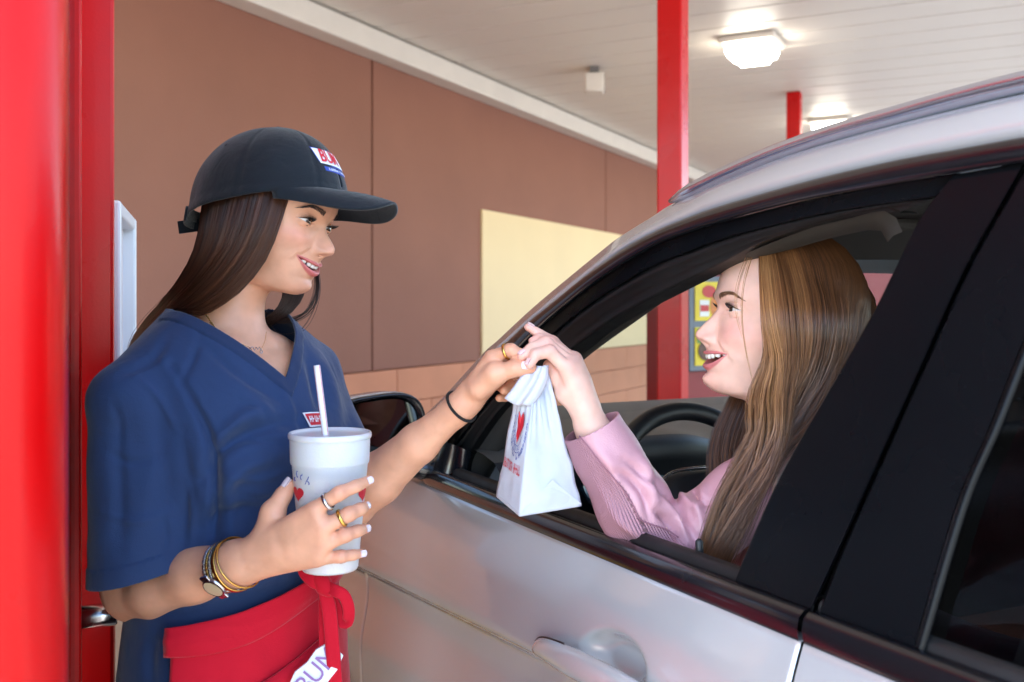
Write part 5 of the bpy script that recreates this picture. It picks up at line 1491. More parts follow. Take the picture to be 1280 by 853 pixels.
# patch BUMPERS on the apron
pc = P(396, 836, 1.27)
pn = nrm(np.array((.25, -1, .05))); prt = nrm(np.array((.55, .22, .62))); pup = nrm(np.cross(pn, prt)); pup = -pup if pup[2] < 0 else pup
ov = [(-.032, -.018), (-.016, -.020), (.018, -.019), (.034, -.013), (.036, .012), (.018, .019), (0, .017), (-.018, .021), (-.034, .016)]
mesh('apron_patch', [pc + prt * a + pup * b + pn * .010 for a, b in ov] + [pc + prt * a + pup * b + pn * .006 for a, b in ov], [tuple(range(9))] + [(i, (i + 1) % 9, 9 + (i + 1) % 9, 9 + i) for i in range(9)], M['white_print'], ap, False)
tv, tf = text_geo('BUM', .030, False)
mesh('apron_patch_lettering', [pc + prt * a * 1.0 + pup * b * 1.15 + pn * .0115 for a, b in tv], tf, mat('violet_print', srgb(150, 110, 170), .6), ap, False)
# trousers and shoes
F = Field((-.66, 1.10, -.01), (-.12, 1.66, .80), .008)
for s in (-1, 1):
    hp_ = TF.w((0, s * .085, .76)) + (-.025, 0, 0); kn = TF.w((.02, s * .095, .46)) + (-.025, 0, 0); an = TF.w((-.01, s * .10, .09)) + (-.025, 0, 0)
    F.chain([hp_, kn, an], [.095, .062, .05], .02)
F.ell(TF.w((0, 0, .72)) + (-.025, 0, 0), (.13, .13, .10), None, .03)
tv_, tq_ = F.mesh(2); fast_mesh('trousers', tv_, tq_, M['trouser'], emp)
for s in (-1, 1):
    an = TF.w((-.01, s * .10, .035)) + (-.025, 0, 0)
    F = Field(an - .2, an + .2, .006); F.cone(an - TF.R[:, 0] * .03, an + TF.R[:, 0] * .13 - UPZ * .005, .042, .036, .01); F.cone(an, an + UPZ * .06, .04, .042, .02)
    F.F = np.maximum(F.F, (0.001 - F.ax[2])[None, None, :].astype(np.float32))
    v_, q_ = F.mesh(1); fast_mesh('shoe', v_, q_, M['shoe'], emp)

# ---- cap
CFR = Fr((-0.3230, 1.362, 1.5385), frame((0.951 * .997, -0.309 * .997, -0.075), (0, .11, 1)))
HC = CFR
def cap_pt(th, h, off=0.0):
    """crown surface: th 0 = front, h 0 rim .. 1 top"""
    th, h = np.broadcast_arrays(np.asarray(th, float), h)
    a = np.where(np.cos(th) > 0, .1010, .1180); r = np.sqrt(np.clip(1 - h ** (2.15 - .45 * np.cos(th)), 0, 1)) ** .94
    rim = .016 + .024 * np.cos(th)
    x = -.006 + a * r * np.cos(th) - .006 * h; y = .0850 * r * np.sin(th); z = rim + (.126 - rim) * h
    z = z + .004 * gauss(h - .75, .25) * np.cos(th)
    n = nrm(np.stack((np.cos(th) * r, np.sin(th) * r, h * .9), -1))
    p = np.stack((x, y, z), -1) + n * np.asarray(off)[..., None]
    return CFR.w(p)
ths = np.linspace(0, 2 * np.pi, 145)[:-1]; hs = 1 - (1 - np.linspace(0, 1, 44)) ** 1.6
TH, HS = np.meshgrid(ths, hs, indexing='ij')
seam = np.zeros_like(TH)
for k_ in range(6):
    dlt = np.abs((TH - np.pi / 6 - k_ * np.pi / 3 + np.pi) % (2 * np.pi) - np.pi) * .09
    seam = np.maximum(seam, gauss(dlt, .0022))
loc3 = np.stack((np.cos(TH) * .1, np.sin(TH) * .1, HS * .1), -1)
offc = -.0012 * seam + .0026 * noise3(loc3, 22, 4, 2) * (1 - HS ** 4) * (1 - .9 * gauss((TH + np.pi) % (2 * np.pi) - np.pi, .75)) + .0016 * sstep(.10, .06, HS)
cg = cap_pt(TH, HS, offc)
# opening over the strap at the back
capv = cg.reshape(-1, 3); capq = grid_faces(144, 44, wrap_m=True)
qc = capq.mean(1).astype(int); tc_ = TH.ravel()[capq].mean(1); hc_ = HS.ravel()[capq].mean(1)
bk = (np.abs(tc_ - np.pi) < .36) & (hc_ > .12) & (hc_ < .12 + .40 * np.sqrt(np.clip(1 - (np.abs(tc_ - np.pi) / .36) ** 2, 0, 1)))
capq = capq[~bk]
cap = fast_mesh('cap', capv, capq, M['cap'], emp)
m_ = cap.modifiers.new('t', 'SOLIDIFY'); m_.thickness = .002; m_.offset = -1
tb = CFR.w((-.012, 0, .1265)); lathe('cap_button', [(.0001, .005), (.004, .0045), (.0065, .002), (.007, -.002)], tb, HF.R[:, 2], M['cap'], cap, k=16)
for k_ in range(6):
    e = cap_pt(np.array(k_ * np.pi / 3), np.array(.72), np.array(.0005))
    n_ = nrm(e - CFR.w((-.006, 0, .03))); lathe('cap_eyelet', [(.0016, .0012), (.0026, .0014), (.0034, .0006), (.0034, -.001)], e, n_, M['cap'], cap, k=12)
# brim
tt = np.linspace(-1, 1, 61); rr_ = np.linspace(0, 1, 22); T2, R2 = np.meshgrid(tt, rr_, indexing='ij')
thb = T2 * 1.16
root = CFR.l(cap_pt(thb, np.full_like(thb, .035), np.full_like(thb, .001)))
xo = .040 + .134 * (1 - np.abs(T2) ** 2.5); yo = .080 * T2 * (1 - .04 * T2 ** 2)
outp = np.stack((xo, yo, np.full_like(xo, .030)), -1)
bz = root * (1 - R2[..., None]) + outp * R2[..., None]
bz[..., 2] = root[..., 2] * (1 - R2) + R2 * (.044 * (1 - T2 ** 2) + root[:, :1, 2] * T2 ** 2) - .017 * np.sin(np.pi * np.clip(np.abs(T2), 0, 1) ** 1.3) ** 1.2 * R2 - .012 * R2 ** 2
bg_ = CFR.w(bz)
brim = strip('cap_brim', bg_, M['cap'], cap)
m_ = brim.modifiers.new('t', 'SOLIDIFY'); m_.thickness = .0035; m_.offset = 0
for r_ in (.35, .5, .65, .8, .93):
    j = int(r_ * 21); tube('brim_stitch', bg_[2:-2, j] + HF.R[:, 2] * .0018, .00035, M['cap'], cap, k=4)
# strap
tst = np.linspace(np.pi - .62, np.pi + .62, 24)
st_ = np.array([cap_pt(tst, np.full(24, h_), np.full(24, .003 + .006 * 0)) for h_ in (-.0, .10)])
bpz = -HF.R[:, 2] * .010
s2 = strip('cap_strap', [st_[0] + bpz, st_[1] + bpz * .4], M['cap'], cap); m_ = s2.modifiers.new('t', 'SOLIDIFY'); m_.thickness = .0025; m_.offset = 1
ta = cap_pt(np.array(np.pi), np.array(.03), np.array(.004)); tdir = nrm(-HF.R[:, 0] * .8 + HF.R[:, 1] * -.25 - UPZ * .35)
box('strap_end', ta + tdir * .010 - UPZ * .008, (.030, .003, .018), M['cap'], cap, np.array([tdir, nrm(np.cross(UPZ, tdir)), np.cross(tdir, nrm(np.cross(UPZ, tdir)))]), bevel=.001)
# front badge
def cap_print(name, uv, faces, mt, off, z0=.50, sc=1.0):
    uv = np.asarray(uv) * .80; th = uv[:, 0] / .088; h = z0 + uv[:, 1] / .100
    return mesh(name, cap_pt(th, h, np.full(len(th), off)), faces, mt, cap, False)
def gridpoly(poly_top, poly_bot, n=16, m=5):
    u = np.linspace(-1, 1, n); v = np.linspace(0, 1, m); U_, V_ = np.meshgrid(u, v, indexing='ij')
    w = poly_top[0] * (1 - V_) + poly_bot[0] * V_; z = poly_top[1] * (1 - V_) + poly_bot[1] * V_
    return np.stack((U_ * w, z), -1).reshape(-1, 2), [tuple(f) for f in grid_faces(n, m)]
uv, fc_ = gridpoly((.060, .016), (.046, -.013)); cap_print('cap_badge', uv, fc_, M['blue_print'], .0022)
uv, fc_ = gridpoly((.058, .014), (.046, -.011)); cap_print('cap_badge', uv, fc_, M['white_print'], .0030)
tv, tf = text_geo('BUM', .0300, True); tv = tv * np.array((.88, 1.0)); cap_print('cap_badge_lettering', tv + np.array((-.0175, .0015)), tf, M['red_print'], .0042)
uv, fc_ = gridpoly((.040, -.0155), (.038, -.0235)); cap_print('cap_badge', uv, fc_, M['blue_print'], .0026)
tv, tf = letter_marks((5, 6), .0040, .0042, 6); cap_print('cap_badge_lettering', tv + np.array((0, -.0195)), tf, M['white_print'], .0036)

# ---- hair
g_near = [PP(x) for x in (
    [(366, 232, 1.300), (350, 282, 1.284), (334, 322, 1.283), (312, 352, 1.285), (288, 374, 1.288), (256, 391, 1.298), (222, 402, 1.36), (190, 500, 1.50)],
    [(346, 232, 1.292), (328, 292, 1.277), (306, 332, 1.280), (280, 362, 1.286), (248, 384, 1.305), (214, 400, 1.37), (190, 450, 1.47), (178, 510, 1.51)],
    [(316, 236, 1.290), (298, 300, 1.278), (272, 340, 1.290), (244, 369, 1.312), (214, 391, 1.36), (188, 412, 1.43), (174, 460, 1.49), (166, 520, 1.52)],
    [(284, 244, 1.310), (268, 306, 1.303), (244, 345, 1.322), (218, 374, 1.365), (194, 398, 1.425), (174, 424, 1.475), (164, 464, 1.50), (158, 520, 1.52)],
    [(258, 252, 1.350), (248, 310, 1.350), (226, 350, 1.375), (202, 380, 1.415), (182, 404, 1.46), (166, 430, 1.50), (158, 470, 1.52), (152, 520, 1.53)],
    [(252, 256, 1.405), (242, 312, 1.415), (222, 352, 1.44), (200, 382, 1.47), (182, 408, 1.50), (168, 436, 1.52), (162, 474, 1.54), (158, 520, 1.55)])]
S = 7500; n_ = 20
a = RNG.random(S) ** 0.92; dep = RNG.random(S) ** 1.6
pth = sheet(g_near, a, n_)
cen = np.array([HF.w((-.03, 0, -.03)), TF.w((-.10, 0, 1.30))]); tl_ = np.linspace(0, 1, n_)
axis_pts = cen[0] * (1 - tl_)[:, None] + cen[1] * tl_[:, None]
inward = nrm(axis_pts[None] - pth)
clump = noise3(np.stack((a * 26, np.zeros(S), np.zeros(S)), -1), 1.0, 9, 2)
prof = np.interp(tl_, [0, .15, 1], [.15, 1, 1])
pth = pth + inward * ((dep * .026 - .004 * clump)[:, None] * prof)[..., None]
jit = np.stack([noise3(np.stack((a * 60 + dep * 7, np.full(S, c * 3.1), np.zeros(S)), -1), 1.0, 20 + c, 2) for c in range(3)], -1)
pth = pth + (jit * .0045)[:, None] * tl_[None, :, None] + (RNG.standard_normal((S, 1, 3)) * .0012) * tl_[None, :, None]
fly = (RNG.random(S) < .05)[:, None, None] * RNG.standard_normal((S, 1, 3)) * .007; pth = pth + fly * (tl_ ** 1.5)[None, :, None]
c0, c1 = np.array(srgb(46, 30, 25)), np.array(srgb(124, 76, 48))
tone = np.clip(.5 + .5 * noise3(np.stack((a * 40, dep * 4, np.zeros(S)), -1), 1.0, 31, 2) + .25 * RNG.standard_normal(S) * .4, 0, 1)
tcol = c0[None, None] + (c1 - c0)[None, None] * (tone[:, None] * .45 + .55 * np.interp(tl_, [0, .25, .8], [0, .10, .85])[None])[..., None]
pth, _ = lockify(pth, a, g_near, 46, .40, .0022, 5.0, 77, .005)
strands('hair', pth, tcol.astype(np.float32), .00032 + .00016 * RNG.random(S), M['hair1'], emp)
# backing mass below the strands
bk_a = np.linspace(0, 1, 40); bp_ = sheet(g_near, bk_a, 24); tl2 = np.linspace(0, 1, 24)
ap2 = cen[0] * (1 - tl2)[:, None] + cen[1] * tl2[:, None]; inw = nrm(ap2[None] - bp_)
bp_ = bp_ + inw * (.010 + .003 * np.sin(np.linspace(0, 60, 40)))[:, None, None]
o = strip('hair_mass', bp_, M['hair1'], emp); set_attr(o.data, 'tint', np.tile(c0 * .8, (len(o.data.vertices), 1)))
# far side lock under the chin and loose wisps
g_far = [PP(x) for x in (
    [(352, 330, 1.40), (356, 360, 1.398), (352, 380, 1.398), (338, 396, 1.402), (318, 410, 1.43), (300, 440, 1.46)],
    [(362, 330, 1.418), (368, 358, 1.412), (362, 380, 1.410), (345, 398, 1.412), (322, 412, 1.435), (305, 440, 1.46)],
    [(372, 330, 1.435), (379, 358, 1.428), (372, 378, 1.424), (352, 396, 1.422), (330, 410, 1.44), (310, 440, 1.46)])]
S2 = 900; a2 = RNG.random(S2); pf_ = sheet(g_far, a2, 16); t16 = np.linspace(0, 1, 16)
pf_ = pf_ + RNG.standard_normal((S2, 1, 3)) * np.array((.003, .008, .002)) * t16[None, :, None] ** .7
wisp = [PP(x) for x in ([(394, 330, 1.425), (398, 350, 1.420), (396, 372, 1.416), (386, 390, 1.414), (366, 401, 1.414), (345, 402, 1.416), (334, 394, 1.42)],
                        [(392, 330, 1.427), (395, 352, 1.422), (391, 374, 1.418), (380, 391, 1.416), (360, 399, 1.416), (342, 398, 1.418), (332, 390, 1.42)],
                        [(398, 335, 1.420), (400, 360, 1.415), (394, 388, 1.410), (380, 412, 1.408), (362, 419, 1.41), (346, 416, 1.412), (336, 402, 1.418)])]
wp_ = []
for i, c_ in enumerate((14, 14, 3)):
    b_ = spline(wisp[i], 16)
    for q_ in range(c_): wp_.append(b_ + RNG.standard_normal(3) * .0012 * (0.4 + np.sin(t16 * 3.1))[:, None])
pf_ = np.concatenate((pf_, np.array(wp_)))
strands('hair', pf_, np.tile(c0 * 1.15, (len(pf_), 1)) * (.7 + .9 * RNG.random((len(pf_), 1))), np.full(len(pf_), .00040), M['hair1'], emp)
# temple wisps in front of the ear
# ---- jewellery
def ring_on(name, c, axis, r, rt, mt, k=10, n=40, flat=1.0, fdir=None):
    ax_ = nrm(np.asarray(axis, float)); u = nrm(np.cross(ax_, (0.2, 0.3, 1.0))) if fdir is None else nrm(np.asarray(fdir) - ax_ * (np.asarray(fdir) @ ax_)); v = np.cross(ax_, u)
    t = np.linspace(0, 2 * np.pi, n + 1)[:-1]
    c_ = np.asarray(c) + r * (np.cos(t)[:, None] * u * flat + np.sin(t)[:, None] * v)
    ph = np.linspace(0, 2 * np.pi, k, endpoint=False); rad = nrm(c_ - np.asarray(c))
    g = c_[:, None] + rt[0] * np.cos(ph)[None, :, None] * rad[:, None] + rt[1] * np.sin(ph)[None, :, None] * ax_
    return fast_mesh(name, g.reshape(-1, 3), grid_faces(n, k, wrap_n=True, wrap_m=True), mt, emp)
ring_on('finger_ring', FIN_R[0][0] * .52 + MCP_R[0] * .48 + (.001, -.002, 0), FIN_R[0][0] - MCP_R[0], .0104, (.0010, .0022), M['silver_m'])
ring_on('finger_ring', FIN_R[1][0] * .72 + MCP_R[1] * .28, FIN_R[1][0] - MCP_R[1], .0100, (.0010, .0022), M['gold'])
ring_on('finger_ring', FIN_L[0][0] * .80 + MCP_L[0] * .20, FIN_L[0][0] - MCP_L[0], .0102, (.0009, .0018), M['gold'])
# watch: linked band, case, dial; gold cuff bracelet, all lying on the wrist
wax = nrm(W_R - E_R)
wu = nrm(np.cross(wax, UPZ)); wu = wu if wu[1] < 0 else -wu; wv = np.cross(wax, wu); wv = wv if wv[2] > 0 else -wv
def wrist_loop(c, ax_, lift, n=72, vv=None):
    ax_ = nrm(ax_); a_ = nrm(wu - ax_ * (wu @ ax_)); b_ = nrm(wv - ax_ * (wv @ ax_) - a_ * (wv @ a_))
    d = (rv if vv is None else vv) - c; al = d @ ax_; m = np.abs(al) < .006; x, y = d[m] @ a_, d[m] @ b_; rr0 = np.hypot(x, y); an = np.arctan2(y, x); ok = rr0 < .06
    ts = np.linspace(0, 2 * np.pi, n, endpoint=False); R_ = []
    for t in ts:
        w_ = np.abs((an - t + np.pi) % (2 * np.pi) - np.pi) < .22
        R_.append(np.percentile(rr0[w_ & ok], 92) if (w_ & ok).any() else .03)
    R_ = np.array(R_); R_ = np.mean([np.roll(R_, k_) for k_ in range(-4, 5)], 0) + lift
    rad = np.cos(ts)[:, None] * a_ + np.sin(ts)[:, None] * b_
    return ts, c + R_[:, None] * rad, rad, ax_
wc = E_R * .13 + W_R * .87
ts, lp_, rad_, ax_ = wrist_loop(wc, wax, .0018)
fi = int(round((math.radians(-42) % (2 * np.pi)) / (2 * np.pi) * 72))
loop = np.vstack((lp_, lp_[:1])); rl_ = resample(loop, 33)[:-1]
for i in range(32):
    c_ = rl_[i]
    if np.linalg.norm(c_ - lp_[fi]) < .013: continue
    tg = nrm(rl_[(i + 1) % 32] - rl_[i - 1]); rd = nrm(np.cross(tg, ax_)); rd = rd if rd @ (c_ - wc) > 0 else -rd
    for o_, m_ in ((-.0048, M['silver_m']), (0, M['gold']), (.0048, M['silver_m'])):
        box('watch_link', c_ + ax_ * o_, (.0058, .0044, .0030), m_, emp, np.array([tg, ax_, rd]), bevel=.001, seg=2)
rd = rad_[fi]; wcc = lp_[fi] - rd * .0018
watch = lathe('watch_case', [(.0001, -.002), (.0140, -.002), (.0150, .001), (.0148, .0045), (.0128, .0066), (.0125, .0056), (.0001, .0056)], wcc, rd, M['silver_m'], emp, k=36)
lathe('watch_dial', [(.0123, .0060), (.0001, .0063)], wcc, rd, mat('champagne_dial', srgb(214, 196, 160), .3, coat=1.0), watch, k=30)
for s in (-1, 1):
    tg = nrm(np.cross(ax_, rd)); box('watch_lug', wcc + rd * .0030 + tg * s * .0150, (.009, .014, .0034), M['silver_m'], watch, np.array([tg, ax_, nrm(rd - tg * s * .25)]), bevel=.001)
def cuff(c, ax, w, t, lift, mt):
    ts, q_, rad, a_ = wrist_loop(c, ax, lift)
    ph = np.linspace(0, 2 * np.pi, 10, endpoint=False)
    g = q_[:, None] + t * np.cos(ph)[None, :, None] * rad[:, None] + (w * np.sin(ph))[None, :, None] * a_
    fast_mesh('bracelet', g.reshape(-1, 3), grid_faces(72, 10, wrap_n=True, wrap_m=True), mt, emp)
cuff(wc + wax * .0135, wax + np.array((0, 0, .10)), .0042, .0011, .0026, M['gold'])
cuff(wc + wax * .0240, wax + np.array((0, 0, .28)), .0012, .0011, .0020, M['gold'])
tc_l = P(575, 506, 1.289); _m = np.abs((lv - tc_l) @ nrm(W_L - E_L)) < .004; tc_l = lv[_m & (np.linalg.norm(lv - tc_l, axis=1) < .06)].mean(0)
ts, q_, rad, a_ = wrist_loop(tc_l, W_L - E_L, .0014, vv=lv)
ph = np.linspace(0, 2 * np.pi, 10, endpoint=False)
g = q_[:, None] + .0019 * np.cos(ph)[None, :, None] * rad[:, None] + .0019 * np.sin(ph)[None, :, None] * a_
fast_mesh('hair_tie', g.reshape(-1, 3), grid_faces(72, 10, wrap_n=True, wrap_m=True), mat('black_elastic', srgb(20, 18, 18), .8, bump=.5, bscale=1500), emp)
# necklaces on the chest
def on_body(px_, py_, lift=.0012):
    pb = pix(hv); d_ = np.abs(pb - np.array((px_, py_))).max(1); j = np.nonzero(d_ < 9)[0]
    j = j[np.argsort(np.linalg.norm(hv[j], axis=1))[:3]]; d0 = hv[j, 1].mean()
    return P(px_, py_, d0 - lift)
c_ = spline([on_body(x, y, .003) for x, y in ((257, 393), (266, 406), (274, 418), (283, 429), (291, 438), (297, 445))], 46)
for i in range(46):
    t = nrm(c_[min(i + 1, 45)] - c_[max(i - 1, 0)]); s1 = nrm(np.cross(t, (0, -1, 0.1))); 
    box('chain_link', c_[i], (.0022, .0016, .0010), M['gold'], emp, np.array([nrm(t + s1 * (.5 if i % 2 else -.5)), s1, np.cross(t, s1)]), bevel=.0003, seg=1)
tube('thin_necklace', spline([on_body(x, y, .0018) for x, y in ((262, 403), (278, 418), (295, 427), (311, 434))] , 24), .00035, M['gold'], emp, k=5)
tube('thin_necklace', spline([on_body(x, y, .0018) for x, y in ((327, 436), (331, 427), (333, 415))], 12), .00035, M['gold'], emp, k=5)
scr = [(311, 434), (314, 437), (313, 440), (312, 436), (316, 434), (318, 438), (320, 434), (322, 437), (324, 434), (326, 437), (328, 439), (327, 442), (325, 440), (327, 436)]
tube('name_pendant', spline([on_body(x, y, .0024) for x, y in scr], 60), .00055, M['silver_m'], emp, k=5)
# ------------------------------------------------------------------ the driver (seated, pink jacket, long light hair)
SKIN2 = srgb(236, 190, 170); LIP2 = srgb(214, 126, 126); BLUSH2 = srgb(232, 150, 140)
M['skin2'] = skin_mat('skin_fair', SKIN2, LIP2)
M['hair2'] = hair_mat('light_brown_hair')
M['nail2'] = mat('pink_nail', srgb(244, 206, 204), .18, coat=.8)
M['denim'] = cloth_mat('blue_jeans', srgb(52, 66, 96))
drv = empty('person', P(985, 900, 1.42), 'smiling woman in a pink jacket with long light brown hair sitting in the car', 'person')
DH = Fr((0.3585, 1.337, 1.4055), frame((-0.987, -0.050, 0.150)), .99)
# neck and chest rings
NB = P(984, 540, 1.345)
DT = Fr((NB[0], NB[1], 0), frame((-0.95, 0.10, 0)))
zb = NB[2]
k = lambda *a, **kw: key_ring(DT, *a, **kw)
lower2 = [k(.048, zb + .002, .046, .000, zb + .004, -.052, zb + .012), k(.054, zb - .030, .056, .000, zb - .020, -.062, zb - .008), k(.070, zb - .060, .10, .0, zb - .045, -.08, zb - .03), k(.090, zb - .11, .125, .0, zb - .09, -.09, zb - .08)]
opt2 = dict(gap=.0060, zu=.0042, zl=.0024, cheek=.0062, chin=.002, hairmat=M['hair2'], teethx=.0885, tz=-.0585, th=.0098, mz=-.0690, mw=.0335, smile=.0115, lipfwd=.0035, nose=.90, brow=[.0150, .0190, .0225, .0160])
dv, dq, dc, dL = build_head(DH, lower2, opt2, SKIN2, LIP2, BLUSH2)
hm = np.maximum(sstep(.030, .018, dL[:, 0]) * sstep(-.10, -.08, dL[:, 2]), sstep(.066, .072, dL[:, 2] - .25 * np.clip(np.abs(dL[:, 1]) - .02, 0, 1))); hm[dL[:, 2] < -.13] = 0
dc = dc * (1 - hm[:, None]) + np.array(srgb(70, 48, 36)) * hm[:, None]
# left arm and hand
SH, EL, WR = P(930, 624, 1.295), P(818, 686, 1.275), P(738, 531, 1.265)
MCP_D = PP([(708, 461, 1.250), (714, 456, 1.262), (717, 452, 1.275), (716, 450, 1.287)])
FIN_D = [PP([(687, 440, 1.244), (670, 443, 1.236), (662, 456, 1.231)]), PP([(682, 429, 1.257), (665, 436, 1.247), (652, 445, 1.240)]),
         PP([(688, 429, 1.273), (675, 424, 1.269), (666, 427, 1.264)]), PP([(691, 427, 1.283), (673, 417, 1.278), (660, 409, 1.274)])]
THU_D = PP([(727, 511, 1.264), (709, 491, 1.264), (696, 472, 1.268), (686, 457, 1.269)])
F = field_for([WR, WR * .6 + EL * .4, MCP_D, FIN_D[0], FIN_D[1], FIN_D[3], THU_D], .035, .0016)
F.chain([EL * .5 + WR * .5, WR * .9 + EL * .1, WR], [.031, .0215, .0205], .010)
bd = nrm(np.cross(MCP_D[0] - WR, MCP_D[3] - WR))
F.cone(WR, np.mean(MCP_D, 0) * .6 + WR * .4, .0205, .0190, .012, flat=.85, fdir=bd)
hand_field(F, WR * .72 + np.mean(MCP_D, 0) * .28, MCP_D, FIN_D, THU_D, rs=.93)
av, aq = F.mesh(3)
av = finger_creases(av, aq, [(m, f[0], f[1]) for m, f in zip(MCP_D, FIN_D)] + [(f[0], f[1], f[2]) for f in FIN_D] + [(THU_D[1], THU_D[2], THU_D[3])])
ac = skin_tint(av, SKIN2, list(MCP_D) + [f[0] for f in FIN_D] + [f[2] for f in FIN_D] + [THU_D[2], THU_D[3]], srgb(232, 142, 128), .011)
F = field_for([NB, SH, EL, WR], .12, .006)
F.chain([EL * .38 + WR * .62, EL, SH, P(985, 590, 1.39)], [.033, .033, .036, .05], .02); F.cone(P(990, 590, 1.39), P(1005, 700, 1.41), .099, .099, .03); F.cone(NB - UPZ * .02, P(990, 590, 1.39), .052, .06, .02)
iv, iq = F.mesh(2); ic = np.tile(np.array(SKIN2), (len(iv), 1))
body2 = fast_mesh('body', np.vstack((dv, av, iv)), np.vstack((dq[:, ::-1], aq + len(dv), iq + len(dv) + len(av))), M['skin2'], drv)
set_attr(body2.data, 'tint', np.vstack((dc, ac, ic)))
face_extras(DH, dL, opt2, drv, np.array(srgb(112, 80, 58)), (.045, .032, .022), (.98, .04, .03))
for f, dd in ((FIN_D[1], (-.2, -.55, .9)), (FIN_D[0], (-.8, -.6, .2)), (FIN_D[3], (.2, -.3, 1.0))):
    nail('fingernail', f[2] * .95 + f[1] * .05, f[1], np.array(dd), M['nail2'], drv)

# ---- jacket
def jacket_mat():
    m = mat('pink_soft_leather', srgb(206, 158, 170), .42, spec=.5, bump=.25, bscale=500, noise=.05, nscale=12, coat=.12, coat_rough=.3)
    t = m.node_tree; b = t.nodes['Principled BSDF']; L = t.links.new
    at = t.nodes.new('ShaderNodeAttribute'); at.attribute_name = 'rib_phase'; at2 = t.nodes.new('ShaderNodeAttribute'); at2.attribute_name = 'rib_mask'
    sn_n = t.nodes.new('ShaderNodeMath'); sn_n.operation = 'SINE'; L(at.outputs['Fac'], sn_n.inputs[0])
    ml = t.nodes.new('ShaderNodeMath'); ml.operation = 'MULTIPLY'; L(sn_n.outputs[0], ml.inputs[0]); L(at2.outputs['Fac'], ml.inputs[1])
    old = b.inputs['Normal'].links[0].from_node
    bp = t.nodes.new('ShaderNodeBump'); bp.inputs['Strength'].default_value = .9; bp.inputs['Distance'].default_value = .0009
    L(ml.outputs[0], bp.inputs['Height']); L(old.outputs[0], bp.inputs['Normal']); L(bp.outputs[0], b.inputs['Normal'])
    r = t.nodes.new('ShaderNodeMapRange'); r.inputs[3].default_value = .42; r.inputs[4].default_value = .8; L(at2.outputs['Fac'], r.inputs[0]); L(r.outputs[0], b.inputs['Roughness'])
    mx = t.nodes.new('ShaderNodeMix'); mx.data_type = 'RGBA'; mx.inputs['A'].default_value = (*srgb(204, 152, 162), 1); mx.inputs['B'].default_value = (*srgb(180, 130, 142), 1)
    L(at2.outputs['Fac'], mx.inputs['Factor']); L(mx.outputs['Result'], b.inputs['Base Color'])
    return m
M['pink'] = jacket_mat()
CUF = WR * .985 + EL * .015
F = Field(np.array((.05, 1.14, 1.00)), np.array((.60, 1.62, 1.30)), .0036)
F.cone(P(1000, 592, 1.40), P(1015, 800, 1.43), .104, .118, .02)
F.cone(P(985, 578, 1.38), SH, .050, .049, .035)
F.cone(P(1010, 575, 1.42), P(1040, 600, 1.50), .06, .06, .04)
F.chain([SH, SH * .5 + EL * .5 + (0, 0, -.012), EL], [.050, .047, .047], .014)
F.chain([EL, EL * .62 + WR * .38 + (.004, 0, -.004), EL * .25 + WR * .75, CUF + nrm(WR - EL) * .02], [.048, .047, .0410, .0385], .012)
jv, jq = F.mesh(3); jn = vnormals(jv, jq)
jf = [([(770, 590), (790, 600), (806, 620), (812, 650)], 5, -.006), ([(800, 570), (812, 600), (820, 625)], 6, .005), ([(820, 640), (838, 655), (850, 680)], 4, -.008), ([(832, 622), (846, 650), (862, 676)], 5, .006),
      ([(846, 628), (858, 655), (872, 680)], 4, -.006), ([(845, 612), (862, 632), (880, 645)], 5, .005), ([(860, 605), (876, 625), (893, 632)], 4, -.005), ([(745, 560), (765, 585), (775, 615)], 8, .003), ([(760, 640), (790, 660), (820, 690)], 8, .004), ([(790, 690), (815, 690), (835, 700)], 5, -.004),
      ([(727, 550), (752, 582), (783, 619), (800, 650), (833, 662)], 5.0, -.0012), ([(780, 575), (800, 590), (822, 612)], 4.5, -.0040), ([(815, 600), (835, 620), (850, 650)], 4.5, -.0045), ([(742, 600), (770, 640), (800, 672)], 6, .003), ([(880, 612), (872, 640), (884, 668)], 4.5, .0035)]
jv = stroke_disp(jv, jn, [(p_, max(w_, 4.0), h_ * 1.8) for p_, w_, h_ in jf]); jn = vnormals(jv, jq)
jv = jv + jn * (noise3(jv, 22, 6, 2) * .0014)[:, None]
fx = nrm(WR - EL)
def near2(C): return nearline(C, EL, WR + fx * .05)
jme = bm_cut(jv, jq, [(CUF, fx, lambda c: np.linalg.norm(np.array(c) - CUF) < .07)], lambda C: ((C - CUF) @ fx > 1e-5) & (near2(C) < .06) & (C[:, 0] < .25))
jco = np.empty(len(jme.vertices) * 3); jme.vertices.foreach_get('co', jco); jco = jco.reshape(-1, 3)
jpx = pix(jco)
seam_l = resample(catmull(np.array([(716, 522), (727, 548), (752, 580), (783, 617), (800, 648), (833, 660), (860, 680), (890, 684)], float), 8), 60)
# arm inside the sleeve
# ribbed panel: underside of the sleeve, below the seam line
ys = np.interp(jpx[:, 0], seam_l[:, 0], seam_l[:, 1])
rib = sstep(-2.0, 5.0, jpx[:, 1] - ys) * (jpx[:, 0] < 893)
rib = np.maximum(rib, sstep(716, 712, jpx[:, 0]))
e1 = nrm(np.cross(fx, (0, 1, 0))); e2 = np.cross(fx, e1); d_ = jco - EL
ang = np.arctan2(d_ @ e1, -(d_ @ e2))
set_attr(jme, 'rib_mask', rib * (jpx[:, 1] > 500)); set_attr(jme, 'rib_phase', np.where(jpx[:, 0] < 1000, ang * .044 / .0030 * 2 * np.pi, 0))
jme.materials.append(M['pink']); jme.name = 'jacket'
jk = link(jme, 'jacket', None, drv); m_ = jk.modifiers.new('t', 'SOLIDIFY'); m_.thickness = .0035; m_.offset = -1
